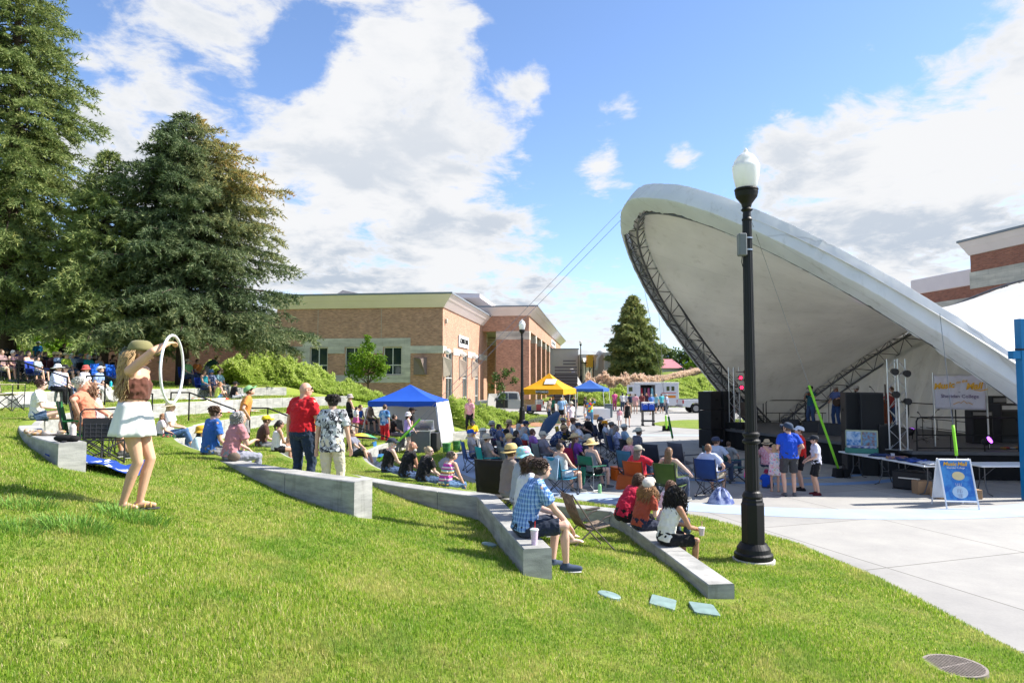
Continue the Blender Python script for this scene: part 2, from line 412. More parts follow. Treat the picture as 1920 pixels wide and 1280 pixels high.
# ---------------------------------------------------------------- lawn blades
def blades():
    rng = np.random.default_rng(5); N = 900000
    # distance from the camera, denser when near; kept to the sector that shows
    D = 2.6*(1+rng.random(N)*9)**.95 if False else 2.3+15*rng.random(N)**1.35
    u = rng.uniform(-.86, .86, N); X = u*D; Y = D
    # a little in clumps
    X += rng.normal(0, .02, N); Y += rng.normal(0, .02, N)
    s = grass_sd(X, Y); r, a = polar(X, Y); ok = (s > .02)
    for (Rr, _), ae in zip(LV, AEND): ok &= ~((np.abs(r-Rr+.15) < .19) & (a < ae+.6))
    for (p, q) in (((CX+12.9*math.cos(R(242)), CY+12.9*math.sin(R(242))), (2.42, 8.05)), ((CX+15.4*math.cos(R(237.3)), CY+15.4*math.sin(R(237.3))), (.28, 7.58))):
        ex, ey = q[0]-p[0], q[1]-p[1]; t = np.clip(((X-p[0])*ex+(Y-p[1])*ey)/(ex*ex+ey*ey), 0, 1); ok &= np.hypot(X-p[0]-t*ex, Y-p[1]-t*ey) > .185
    ok &= np.hypot(X-3.64, Y-10.25) > .3
    for gx, gy, gr in KEEP: ok &= np.hypot(X-gx, Y-gy) > gr
    N2 = 330000; D2 = 15+21*rng.random(N2); u2 = rng.uniform(-.78, .2, N2); X2 = u2*D2; Y2 = D2; r2, a2 = polar(X2, Y2); s2 = grass_sd(X2, Y2); ok2 = (s2 > .02) & (r2 < 30)
    for (Rr, _), ae in zip(LV, AEND): ok2 &= ~((np.abs(r2-Rr+.15) < .19) & (a2 < ae+.6))
    X = np.r_[X, X2]; Y = np.r_[Y, Y2]; D = np.r_[D, D2]; s = np.r_[s, s2]; ok = np.r_[ok, ok2]
    X, Y, D, s = X[ok], Y[ok], D[ok], s[ok]; N = len(X); Z = ground(X, Y)
    cl = np.sin(X*2.1+np.sin(Y*1.7)*2)*np.sin(Y*2.6+np.sin(X*1.3)*2)
    cl2 = np.sin(X*.9+1+np.sin(Y*.8)*1.5)*np.sin(Y*.7+2+np.sin(X*.6))
    h = (.015+.017*rng.random(N)+.007*cl2+.005*cl)*(1+.04*D); h *= np.where(s < .4, 1.25, 1.)
    wd = .0022+.00055*D; th = rng.uniform(0, 2*PI, N); ln = rng.normal(0, .45, N)*h
    dx, dy = np.cos(th), np.sin(th); lx, ly = -dy*ln+rng.normal(0, .2, N)*h, dx*ln+rng.normal(0, .2, N)*h
    V = np.empty((N, 5, 3), np.float32)
    V[:, 0] = np.stack([X-dx*wd/2, Y-dy*wd/2, Z-.01], -1); V[:, 1] = np.stack([X+dx*wd/2, Y+dy*wd/2, Z-.01], -1)
    V[:, 2] = np.stack([X+lx*.4+dx*wd*.4, Y+ly*.4+dy*wd*.4, Z+h*.6], -1); V[:, 3] = np.stack([X+lx*.4-dx*wd*.4, Y+ly*.4-dy*wd*.4, Z+h*.6], -1)
    V[:, 4] = np.stack([X+lx, Y+ly, Z+h], -1)
    b = (np.arange(N)*5)[:, None]
    Fq = b+np.array([[0, 1, 2]]); F2 = b+np.array([[0, 2, 3]]); F3 = b+np.array([[3, 2, 4]])
    F = np.concatenate([Fq, F2, F3], 1).reshape(-1, 3)
    m = bpy.data.materials.new('grass_blade'); m.use_nodes = True; T = NT(m.node_tree); bs = T.n['Principled BSDF']
    at_ = T.node('ShaderNodeAttribute', attribute_name='tone').outputs['Fac']
    tc = T.node('ShaderNodeTexCoord').outputs['Object']
    c = T.ramp(at_, [(0, (.045, .11, .008)), (.35, (.22, .37, .025)), (.68, (.36, .50, .05)), (.86, (.56, .52, .14)), (1, (.78, .66, .36))])
    c = T.mix(T.math('MULTIPLY', T.sm(T.noise(tc, 1.3, 6, .7), .47, .62), .45), c, (.60, .51, .20))
    c = T.mix(T.math('MULTIPLY', T.sm(T.noise(tc, .8, 5, .65), .50, .62), .6), c, (.13, .29, .022))
    T.l.new(c, bs.inputs['Base Color']); bs.inputs['Roughness'].default_value = .5; bs.inputs['Specular IOR Level'].default_value = .3
    tr = T.node('ShaderNodeBsdfTranslucent', {0: c}); ms = T.node('ShaderNodeMixShader', {0: .5}); T.l.new(bs.outputs[0], ms.inputs[1]); T.l.new(tr.outputs[0], ms.inputs[2]); T.l.new(ms.outputs[0], T.n['Material Output'].inputs[0])
    o = npmesh('grass', V.reshape(-1, 3), F, m); tag(o, kind='stuff')
    tone = np.clip(rng.beta(1.6, 1.9, N)+.10*cl, 0, 1)
    dry = rng.random(N) < .10; tone[dry] = rng.uniform(.85, 1, dry.sum())
    at2 = o.data.attributes.new('tone', 'FLOAT', 'POINT'); at2.data.foreach_set('value', np.repeat(tone, 5).astype(np.float32))
    return m
# places with no blades: utility covers, drain, bare patch
covers = [(hit(1142, 1121), .125, 'round'), (hit(1243, 1134), .18, 'box'), (hit(1320, 1146), .18, 'box'), (hit(917, 1025), .10, 'round')]
drain_p = hit(1790, 1252); bare_p = hit(115, 1207)
KEEP = [(p.x, p.y, r) for p, r, k in covers]+[(drain_p.x, drain_p.y, .27), (bare_p.x, bare_p.y, .06)]
M_BLADE = blades()
def tuft(px, py, rad, n, hh, seed, lb):
    rng = np.random.default_rng(seed); p = hit(px, py); rr = rad*np.sqrt(rng.random(n)); t = rng.uniform(0, 2*PI, n)
    X = rr*np.cos(t)*1.5; Y = rr*np.sin(t)*.75; Z = ground(X+p.x, Y+p.y)-p.z-.02; h = hh*rng.uniform(.6, 1.1, n)
    ox, oy = np.cos(t)*rr/rad*.7+rng.normal(0, .28, n), np.sin(t)*rr/rad*.5+rng.normal(0, .28, n); th = rng.uniform(0, PI, n); dx, dy = np.cos(th)*.0035, np.sin(th)*.0035
    V = np.empty((n, 7, 3)); k = 0
    for f_, out in ((0, 0), (.5, .28), (.85, .7)):
        V[:, k] = np.stack([X+ox*h*out-dx*(1-f_*.4), Y+oy*h*out-dy*(1-f_*.4), Z+h*f_], -1); V[:, k+1] = np.stack([X+ox*h*out+dx*(1-f_*.4), Y+oy*h*out+dy*(1-f_*.4), Z+h*f_], -1); k += 2
    V[:, 6] = np.stack([X+ox*h*1.15, Y+oy*h*1.15, Z+h*.88], -1)
    b = (np.arange(n)*7)[:, None]; F = np.concatenate([b+np.array([[i, i+1, i+3]]) for i in (0, 2)]+[b+np.array([[i, i+3, i+2]]) for i in (0, 2)]+[b+np.array([[4, 5, 6]])], 1).reshape(-1, 3)
    m = mat('clump_grass', (.17, .33, .05), .5, var=.5, vs=20, spec=.3, trans=.3)
    o = npmesh('grass_clump', V.reshape(-1, 3), F, m, loc=p); tag(o, lb, 'grass clump', 'coarse grass clumps in the lawn')
tuft(245, 975, .24, 420, .14, 1, 'dark coarse grass clump just below the sandalled foot')
tuft(140, 992, .20, 360, .14, 2, 'dark coarse grass clump left of the one by the foot')
tuft(40, 950, .22, 260, .12, 3, 'coarse grass clump near the left edge of the lawn')
tuft(30, 995, .16, 220, .11, 4, 'wispy grass clump lowest at the left edge')
tuft(1555, 1105, .10, 60, .07, 5, 'small coarse grass clump right of the low wall end')
M_COVER = mat('cover_plastic', (.20, .29, .28), .5, var=.3, bump=.1)
cl_ = ['round pale green utility cover left of the two oblong ones', 'oblong pale green utility cover between the round and the other oblong one', 'oblong pale green utility cover nearest the low wall end', 'small round pale cover in the grass left of the plaid man bench']
for (p, r, k), lb in zip(covers, cl_):
    e = .4; nx = (gz(p.x+e, p.y)-gz(p.x-e, p.y))/(2*e); ny = (gz(p.x, p.y+e)-gz(p.x, p.y-e))/(2*e); q = Vector((-nx, -ny, 1)).to_track_quat('Z', 'Y').to_matrix().to_4x4()
    m = MB()
    if k == 'round': m.lathe([(r, -.03), (r, .012), (r*.9, .02)], n=24, M=q); m.lathe([(.018, .02), (.018, .024)], c=q @ Vector((r*.5, 0, 0)), n=8, M=q)
    else: m.prism([(x*r*1.15, y*r*.75) for x, y in ((-1, -.85), (-.9, -1), (.9, -1), (1, -.85), (1, .85), (.9, 1), (-.9, 1), (-1, .85))], -.03, .015); m.v = [tuple(q @ (Matrix.Rotation(R(-22), 4, 'Z') @ Vector(v))) for v in m.v]
    o = m.build('utility_cover', M_COVER, loc=p+Vector((0, 0, .022)), bevel=.004); tag(o, lb, 'utility cover')
M_RUST = mat('rusty_iron', (.27, .23, .20), .7, var=.4, vs=30, bump=.3)
t = thing('storm_drain', drain_p+Vector((0, 0, .01)), 0, 'round rusty iron storm drain grate in the lawn at the lower right', 'drain')
MB().lathe([(.265, -.06), (.265, .012), (.24, .012), (.24, -.06)], n=32).build('frame', M_RUST, t)
m = MB()
for i in range(-7, 8):
    hw = math.sqrt(max(0, .24**2-(i*.032)**2)); m.box((i*.032, 0, 0), (.011, 2*hw, .03))
m.box((0, 0, -.001), (.47, .02, .026)); o = m.build('grate', M_RUST, t); o.rotation_euler = (0, 0, R(20))
MB().lathe([(.235, -.058), (.235, -.05)], n=24).build('pit', mat('dark_hole', (.004, .004, .004), 1), t)

# ---------------------------------------------------------------- brick buildings
def brick_mat(name, c1, c2, mort, wd=.24, ht=.081, rough=.85):
    m = bpy.data.materials.new(name); m.use_nodes = True; T = NT(m.node_tree); b = T.n['Principled BSDF']
    tc = T.node('ShaderNodeTexCoord').outputs['Object']; s = T.node('ShaderNodeSeparateXYZ', {0: tc})
    v = T.node('ShaderNodeCombineXYZ', {0: T.math('ADD', s.outputs[0], s.outputs[1]), 1: s.outputs[2], 2: 0.}).outputs[0]
    br = T.node('ShaderNodeTexBrick', {'Vector': v, 'Scale': 1., 'Mortar Size': .008, 'Mortar Smooth': .3, 'Bias': 0., 'Brick Width': wd, 'Row Height': ht, 'Color1': (*c1, 1), 'Color2': (*c2, 1), 'Mortar': (*mort, 1)})
    c = T.mix(1., br.outputs[0], T.ramp(T.noise(v, .9, 5, .7), [(.3, (.84, .84, .84)), (.7, (1.12, 1.1, 1.08))]), 'MULTIPLY')
    mp = T.node('ShaderNodeMapping', {'Vector': v, 'Scale': (1/wd*.5, 1/ht, 1)}).outputs[0]
    c = T.mix(1., c, T.ramp(T.noise(mp, 1., 2, .5), [(.3, (.78, .78, .78)), (.7, (1.2, 1.2, 1.2))]), 'MULTIPLY')
    T.l.new(c, b.inputs['Base Color']); b.inputs['Roughness'].default_value = rough
    bn = T.node('ShaderNodeBump', {'Strength': .4, 'Distance': .006, 'Height': br.outputs[1]}, invert=True); T.l.new(bn.outputs[0], b.inputs['Normal'])
    return m
M_BR = brick_mat('tan_brick', (.52, .27, .17), (.36, .17, .105), (.46, .37, .30))
M_BR2 = brick_mat('red_brick', (.34, .12, .07), (.26, .085, .05), (.30, .22, .18))
M_STONE = brick_mat('pale_block', (.54, .50, .43), (.48, .45, .39), (.34, .31, .27), 1.0, .42)
M_CORN = mat('cornice_panel', (.78, .67, .66), .7, var=.06, vs=.7)
M_CAP = mat('roof_cap', (.20, .22, .25), .5)
M_GLS = glass_mat(); M_WF = mat('window_frame', (.62, .60, .55), .6)
M_SHN = mat('roof_shingle', (.13, .13, .145), .9, var=.3, vs=4)
BRZ = -math.atan(.125)
def cornice(x0, x1, y0, y1, z0, z1, out, parent):
    """flared band around a box in local coordinates"""
    a = [(x0, y0), (x1, y0), (x1, y1), (x0, y1)]; o_ = [(x0-out, y0-out), (x1+out, y0-out), (x1+out, y1+out), (x0-out, y1+out)]; h = [(x0-out*.6, y0-out*.6), (x1+out*.6, y0-out*.6), (x1+out*.6, y1+out*.6), (x0-out*.6, y1+out*.6)]
    e = .02; zz = z0+(z1-z0)*.55
    rings = [[(*p, z0) for p in a], [(p[0]+(q[0]-p[0])*.12, p[1]+(q[1]-p[1])*.12, z0) for p, q in zip(a, o_)], [(*p, zz) for p in h], [(p[0]+(q[0]-p[0])*.12, p[1]+(q[1]-p[1])*.12, zz+.03) for p, q in zip(h, o_)], [(*p, z1) for p in o_]]
    m = MB(); v = [p for r_ in rings for p in r_]; f = []
    for i in range(len(rings)-1):
        for k in range(4): f.append((i*4+k, i*4+(k+1) % 4, (i+1)*4+(k+1) % 4, (i+1)*4+k))
    n = (len(rings)-1)*4; f.append((n, n+1, n+2, n+3)); m.add(v, f); m.build('cornice', M_CORN, parent)
    MB().bx(x0-out-.06, x1+out+.06, y0-out-.06, y1+out+.06, z1+.002, z1+.16).build('roof_edge', M_CAP, parent)
    m = MB()
    xx = x1-1.5
    while xx > x0: m.bx(xx-.015, xx+.015, y0-out-.012, y0-out*.1, z0+.02, z1-.02); xx -= 3.4
    yy = y0+4
    while yy < y1: m.bx(x1+.08, x1+out+.012, yy-.015, yy+.015, z0+.3, z1-.02); yy += 4.2
def window(x0, x1, z0, z1, y, parent, nx=2, nz=(.35,), face='y', fr=.07):
    w = MB(); 
    def B(a0, a1, b0, b1, d0, d1):
        if face == 'y': w.bx(a0, a1, y+d0, y+d1, b0, b1)
        else: w.bx(y-d1, y-d0, a0, a1, b0, b1)
    B(x0, x1, z0, z0+fr, -.02, .12); B(x0, x1, z1-fr, z1, -.02, .12); B(x0, x0+fr, z0+fr, z1-fr, -.02, .12); B(x1-fr, x1, z0+fr, z1-fr, -.02, .12)
    for k in range(1, nx): xc = x0+(x1-x0)*k/nx; B(xc-fr/2, xc+fr/2, z0+fr, z1-fr, -.02, .12)
    for q in nz: zc = z0+(z1-z0)*q; B(x0+fr, x1-fr, zc-fr/2, zc+fr/2, -.015, .11)
    o = w.build('window', M_WF, parent); w2 = MB()
    if face == 'y': w2.bx(x0+fr/2, x1-fr/2, y+.05, y+.08, z0+fr/2, z1-fr/2)
    else: w2.bx(y-.08, y-.05, x0+fr/2, x1-fr/2, z0+fr/2, z1-fr/2)
    w2.build('pane', M_GLS, o)
def wall_with_holes(m, a0, a1, z0, z1, holes, put):
    """holes: [(a0,a1,z0,z1)] sorted, non overlapping in a"""
    x = a0
    for h in holes:
        put(x, h[0], z0, z1); put(h[0], h[1], z0, h[2]); put(h[0], h[1], h[3], z1); x = h[1]
    put(x, a1, z0, z1)
def text(body, size, m, parent, loc, rot, ext=.01, align='CENTER', name='lettering', bold=0, sx=1, shear=0):
    cu = bpy.data.curves.new(name, 'FONT'); cu.body = body; cu.size = size; cu.extrude = ext; cu.align_x = align; cu.align_y = 'CENTER'; cu.offset = bold; cu.shear = shear; cu.resolution_u = 3
    t = bpy.data.objects.new(name+'_tmp', cu); C.objects.link(t); dg = bpy.context.evaluated_depsgraph_get(); me = bpy.data.meshes.new_from_object(t.evaluated_get(dg)); bpy.data.objects.remove(t)
    me.materials.clear(); me.materials.append(m); o = bpy.data.objects.new(name, me); link(o, parent); o.location = loc; o.rotation_euler = rot; o.scale = (sx, 1, 1); return o
def activities():
    b = thing('brick_building', (-6.1, 60, 0), BRZ, 'long tan brick hall with pale window surround and cream cornice, lettered ACTIVITIES CENTER', 'building')
    zb, zt = -.5, 9.25; wn = [(-12.2, -10.55, 3.3, 5.75), (-8.9, -7.25, 3.3, 5.75), (-5.35, -3.7, 3.3, 5.75)]
    m = MB(); wall_with_holes(m, -15.4, 0, zb, zt, wn, lambda p, q, r_, s_: m.bx(p, q, 0, .4, r_, s_) if q > p and s_ > r_ else 0)
    hs = [(1.3, 4.3, 0, 5.4), (9.0, 11.6, 0, 5.4), (16., 18.4, 0, 5.4)]
    m2 = m; wall_with_holes(m2, .401, 24, zb, zt, hs, lambda p, q, r_, s_: m2.bx(-.4, 0, p, q, r_, s_) if q > p and s_ > r_ else 0)
    m.bx(-15.4, -15., .401, 24, zb, zt); m.bx(-15.0, -.4, 23.6, 24, zb, zt)
    m.build('wall', M_BR, b)
    for x0, x1, z0, z1 in wn: window(x0, x1, z0, z1, .1, b)
    for k, (y0, y1, z0, z1) in enumerate(hs):
        window(y0, y1, .0, 5.4, -.12, b, 2 if k != 1 else 2, (.2, .56), 'x')
    s = MB(); fx0, fx1 = -12.9, -2.9
    put = lambda p, q, r_, s_: s.bx(p, q, -.05, -.002, r_, s_)
    put(fx0, fx1, 5.78, 6.55); put(fx0, -12.2, 2.6, 5.78); put(-3.68, fx1, 2.6, 5.78); put(-12.2, -3.68, 2.6, 3.27)
    put(-10.5, -8.95, 5.2, 5.78); put(-7.2, -5.4, 5.2, 5.78)
    put(-15.4, fx0, 5.2, 5.85); put(fx1, .05, 5.2, 5.85)
    for p, q in ((-.0, 1.3), (4.3, 9.0), (11.6, 16.), (18.4, 24)): s.bx(.002, .05, p, q, 5.2, 5.85)
    s.build('stone_band', M_STONE, b)
    j = MB()
    for x in (-11.5, -5.6): j.bx(x-.02, x+.02, -.012, -.001, 6.55, zt-.05)
    j.build('wall_joint', mat('sealant', (.42, .38, .33), .8), b)
    cornice(-15.4, 0, 0, 24, zt, 10.3, 1.0, b)
    MB().tube([(-15.55, -.15, 8.3), (-15.55, -.15, 0)], .09).build('downpipe', M_BLK, b)
    # wall lights: pointed metal shades
    ms = mat('light_shade', (.20, .15, .13), .5)
    def shade(x, y, face):
        m = MB()
        if face == 'y': m.add([(x-.6, -.05, 4.8), (x+.6, -.05, 4.8), (x+.6, -.05, 3.3), (x-.6, -.05, 3.3), (x+.2, -.75, 4.7), (x+.55, -.3, 3.3)], [(0, 4, 1), (0, 3, 5, 4), (1, 4, 5, 2), (3, 2, 5), (0, 1, 2, 3)])
        else: m.add([(.05, y-.55, 4.9), (.05, y+.55, 4.9), (.05, y+.4, 3.1), (.05, y-.4, 3.1), (.75, y-.1, 4.6), (.6, y, 3.3)], [(0, 1, 4), (0, 4, 5, 3), (1, 2, 5, 4), (3, 5, 2), (0, 3, 2, 1)])
        m.build('wall_light', ms if face == 'y' else mat('pale_shade', (.5, .42, .34), .6), b)
    shade(-2.0, 0, 'y')
    for y in (.5, 7.6, 14.3):
        shade(0, y, 'x'); MB().ell((.35, y, 5.35), (.3, .3, .25)).build('globe', mat('white_globe', (.8, .8, .8), .3), b, smooth=True)
    MB().box((.12, .9, 8.1), (.25, .3, .45)).build('camera_box', M_STONE, b, bevel=.05)
    sg = MB().bx(.05, .13, 6.6, 11.6, 6.1, 7.25).build('name_sign', mat('sign_white', (.75, .75, .72), .5), b)
    text('ACTIVITIES CENTER', .66, M_BLK, sg, (.15, 9.1, 6.68), (PI/2, 0, PI/2), .01, sx=.72, bold=.015)
    MB().bx(-15, -.4, .4, 23.6, 10.2, 10.3).build('roof', M_CAP, b)
    # low wing to the left, behind the spruces
    b2 = thing('brick_building', (-6.1-15.4*.992, 60+1.93+2.2, 0), BRZ, 'lower brick wing with tall dark windows behind the spruces, left of the black downpipe', 'building')
    wn = [(-48, -45.5, 2.8, 6.5), (-38, -35.6, 2.8, 6.5), (-33.9, -32.4, 3.0, 7.), (-23.2, -22, 2., 6.6), (-20.2, -18.4, 2., 6.6), (-17, -15.6, 2., 6.6)]
    m = MB(); wall_with_holes(m, -60, .0, 0, 8.6, wn, lambda p, q, r_, s_: m.bx(p, q, 0, .4, r_, s_)); m.build('wall', M_BR2, b2)
    for x0, x1, z0, z1 in wn: window(x0, x1, z0, z1, .1, b2, 1, ())
    MB().bx(-60, -.2, -.3, 12, 8.6, 9.2).build('roof', M_CORN, b2)
activities()
def arcade():
    b = thing('brick_building', (2.0, 80, 0), BRZ, 'tall tan brick building with a row of square brick columns along its side', 'building')
    zt = 10.4; m = MB()
    m.bx(-26, 0, .0, 1.3, 8.6, zt); m.bx(-1.3, 0, 1.302, 69, 8.6, zt); m.bx(-26, -6.1, .0, 1.3, -.5, 8.598)
    m.bx(-9, -8.4, 1.302, 69, -.5, zt); m.build('wall', M_BR, b)
    n = 9
    for k in range(n):
        y = k*8.45
        p = MB().bx(-1.55 if k else -3.9, .02, y-.02, y+1.5, -.5, 7.6).build('column', M_BR, b)
        MB().bx(-1.57 if k else -3.92, .05, y-.05, y+1.53, 7.6, 8.597).build('capital', M_STONE, p)
    for y in (5, 13, 21, 29): q = MB().bx(-7.2, -6.0, y, y+1.4, -.5, 7.6).build('column', M_BR, b); MB().bx(-7.23, -5.97, y-.03, y+1.43, 7.6, 8.6).build('capital', M_STONE, q)
    for y in range(2, 66, 8): window(y, y+6, .2, 8.2, -8.38, b, 3, (.3, .6), 'x')
    MB().bx(-8.4, -1.3, 1.3, 68, 8.7, 8.8).build('ceiling', mat('soffit', (.3, .3, .3), .8), b)
    cornice(-26, 0, 0, 69, zt, 11.35, 1.1, b)
    sg = MB().bx(.05, .12, 38, 49, 8.85, 9.95).build('name_sign', MATS['sign_white'], b)
    mk = MB()
    for k in range(9): mk.bx(.121, .135, 39.2+k, 39.8+k, 9.15, 9.65)
    mk.build('lettering', M_BLK, sg)
    MB().bx(-25, -.4, .4, 68, 11.25, 11.34).build('roof', M_CAP, b)
    # pavilion on the roof
    MB().bx(-17, -13, 8, 18, 11.4, 13.4).build('clerestory', M_BR2, b)
    MB().bx(-12.98, -9, 8.4, 17.6, 11.4, 13.3).build('clerestory', M_GLS, b)
    MB().add([(-18.5, 6.5, 13.42), (-7, 6.5, 13.42), (-7, 20, 13.42), (-18.5, 20, 13.42), (-18.5, 6.5, 13.9), (-7, 6.5, 13.9), (-7, 20, 13.9), (-18.5, 20, 13.9)], [(3, 2, 1, 0), (0, 1, 5, 4), (1, 2, 6, 5), (2, 3, 7, 6), (3, 0, 4, 7), (4, 5, 6, 7)]).build('eave', M_CORN, b)
    MB().add([(-18.5, 6.5, 13.92), (-7, 6.5, 13.92), (-7, 20, 13.92), (-18.5, 20, 13.92), (-13, 13, 15.0)], [(0, 1, 4), (1, 2, 4), (2, 3, 4), (3, 0, 4)]).build('roof', M_SHN, b)
    MB().add([(-26, -1, 11.52), (-12, -1, 11.52), (-12, 8, 11.52), (-26, 8, 11.52), (-24, 3, 14.2)], [(0, 1, 4), (1, 2, 4), (2, 3, 4), (3, 0, 4)]).build('roof', M_SHN, b)
arcade()
def right_brick():
    # cream banded brick block beyond the canopy
    p = at(1822, 560, D=48); b = thing('brick_building', (p.x, 48, 0), R(-81), 'tall red brick block with cream stone bands at the right edge, behind the canopy', 'building')
    hz = lambda py, D=48: CAMH+(713-py)*D/1280
    wn = [(5.0, 6.6, hz(560), hz(532)), (9, 10.6, hz(560), hz(532))]
    m = MB(); wall_with_holes(m, 0, 26, 0, hz(478), wn, lambda p_, q_, r_, s_: m.bx(p_, q_, 0, .4, r_, s_)); m.bx(0, .4, .401, 20, 0, hz(478)); m.build('wall', M_BR2, b)
    MB().bx(-.05, 5.0, -.06, -.002, hz(541), hz(510)).build('stone_band', M_STONE, b)
    cornice(0, 26, 0, 20, hz(478)+.02, hz(452), .5, b)
    for x0, x1, z0, z1 in wn: window(x0, x1, z0, z1, .1, b, 2, (.5,))
    p = at(1711, 600, D=58.4); b = thing('brick_building', (p.x, 58.4, 0), R(-81), 'lower red brick wing with cream top beside the taller brick block', 'building')
    hz2 = lambda py: hz(py, 52)
    MB().bx(0, 6.8, 0, 8, 0, hz2(533)).build('wall', M_BR2, b)
    MB().bx(-.05, 6.8, -.05, 8, hz2(533)+.001, hz2(502)).build('cornice', M_CORN, b, bevel=.05); MB().bx(-.06, 6.8, -.06, -.002, hz2(590), hz2(556)).build('stone_band', M_STONE, b)
    p = at(1846, 745, D=44); b = thing('brick_building', (p.x, 44, 0), R(-12), 'low brick wall and window seen through the gap under the canopy curtain', 'building')
    wn = [(1.0, 3.4, 1.0, 2.6)]; m = MB(); wall_with_holes(m, -1.2, 9, 0, 3.2, wn, lambda p_, q_, r_, s_: m.bx(p_, q_, 0, .3, r_, s_)); m.build('wall', M_BR, b); window(1.0, 3.4, 1.0, 2.6, .1, b, 3, ())
right_brick()
def backdrop():
    g = mat('grey_panel', (.42, .41, .39), .7, var=.06, vs=1)
    D = 118; x0 = at(1055, 700, D=D).x; x1 = at(1090, 700, D=D).x
    hz = lambda py, D: CAMH+(713-py)*D/1280
    b = thing('grey_building', (x0, D, 0), 0, 'plain grey stucco building at the end of the columned hall', 'building')
    MB().bx(-4, x1-x0-.5, 0, 10, 0, hz(655, D)).build('wall', g, b); MB().bx(-4, x1-x0-.4, -.1, 10, hz(655, D), hz(653, D)).build('roof_edge', M_CAP, b)
    MB().bx(x1-x0-.45, x1-x0+8, -2, 10, 0, hz(665, D)).build('wall', g, b); MB().bx(x1-x0+.2, x1-x0+3, -2.2, -2.0, 0, hz(685, D)).build('door', M_WF, b)
    MB().add([(x1-x0, -4, hz(680, D)), (x1-x0+6, -4, hz(680, D)), (x1-x0+6, -2.01, hz(672, D)), (x1-x0, -2.01, hz(672, D))], [(0, 1, 2, 3)]).build('awning', M_WF, b, solid=.1)
    D = 100; p = at(1112, 700, D=D)
    b = thing('dust_collector', (p.x, D, 2.), 0, 'white and grey industrial dust collector with a curved duct and yellow guard', 'machine')
    wmt = mat('pale_metal', (.62, .65, .66), .45, var=.05)
    x = lambda px: at(px, 700, D=D).x-p.x; z = lambda py: hz(py, D)-2
    MB().bx(x(1133), x(1161), 0, 3.5, 0, z(660)).build('hopper', wmt, b, bevel=.04)
    m = MB()
    for i in range(5): m.bx(x(1134)+i*.55, x(1134)+i*.55+.05, -.06, 0, 0, z(662))
    for i in range(4): m.bx(x(1133), x(1161), -.05, 0, 1+i*.8, 1.05+i*.8)
    m.build('bracing', M_WF, b)
    MB().tube([(x(1118), 1, z(694)), (x(1118)+.2, 1, z(685)), (x(1121), 1, z(672)), (x(1128), 1, z(662)), (x(1138), 1, z(660))], .55, 12).build('duct', wmt, b, smooth=True)
    MB().bx(x(1114), x(1133), .5, 3, 0, z(665)).build('housing', mat('beige_metal', (.40, .36, .30), .6), b)
    MB().bx(x(1102), x(1112), 0, 2, z(688), z(665)).build('guard', mat('yellow_paint', (.75, .42, .02), .5), b)
    m = MB()
    for i in range(4): m.tube([(x(1092)+i*.55, .5, 0), (x(1092)+i*.55, .5, z(675))], .06, 6)
    m.tube([(x(1090), .5, z(680)), (x(1112), .5, z(680))], .06, 6); m.tube([(x(1092), .5, 0), (x(1110), .5, z(688))], .05, 6); m.build('frame', M_BLK, b)
    D = 120; p = at(1232, 700, D=D); b = thing('metal_shed', (p.x, D, 0), 0, 'low grey shed with a pink metal roof beyond the lone spruce', 'building')
    x = lambda px: at(px, 700, D=D).x-p.x; z = lambda py: hz(py, D)
    MB().bx(x(1232), x(1279), 0, 8, 0, z(689)).build('wall', g, b)
    MB().add([(x(1229), -.5, z(690)), (x(1281), -.5, z(690)), (x(1281), 8, z(690)), (x(1229), 8, z(690)), (x(1240), 3, z(672)), (x(1268), 3, z(672))], [(0, 1, 5, 4), (1, 2, 5), (2, 3, 4, 5), (3, 0, 4)]).build('roof', mat('pink_roof', (.50, .20, .22), .5), b)
    MB().bx(x(1230), x(1246), 1, 5, z(688), z(665)).build('clerestory', g, b)
    # louvred retaining screen and concrete stair wall
    D = 84; p = at(1085, 750, D=D); b = thing('slatted_screen', (p.x, D, 0), 0, 'dark slatted retaining screen between the columns and the hedge bank', 'screen')
    x = lambda px: at(px, 700, D=D).x-p.x; z = lambda py: hz(py, D); m = MB()
    for i in range(13): m.bx(x(1040), x(1082), -.05, 0, z(760)+.38*i, z(760)+.38*i+.27)
    for i in range(9): m.bx(x(1057), x(1081), 1, 1.05, z(724)+.38*i, z(724)+.38*i+.2)
    m.build('slats', mat('dark_slat', (.12, .11, .105), .7), b)
    MB().bx(x(1038), x(1083), .02, .1, -.2, z(702)).build('backing', mat('slat_back', (.05, .045, .045), .9), b)
    MB().add([(x(1085), -3, 0), (x(1088), 12, 0), (x(1088), 12, z(688)), (x(1085), -3, z(725))], [(0, 1, 2, 3)]).build('side_wall', M_CONC, b, solid=.5)
    # hills
    rng = random.Random(3); pts = []
    X0 = 2000; 
    for i in range(90):
        t = i/89; h = 110+60*math.sin(t*9+1)+50*mnoise.noise((t*14, 0, 0))+25*mnoise.noise((t*40, 2, 0)); pts.append((-6000+12000*t, h))
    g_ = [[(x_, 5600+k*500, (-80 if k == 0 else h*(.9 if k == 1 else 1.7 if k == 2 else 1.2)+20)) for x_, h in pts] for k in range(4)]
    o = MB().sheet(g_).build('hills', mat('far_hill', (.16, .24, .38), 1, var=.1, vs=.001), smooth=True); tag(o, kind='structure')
backdrop()
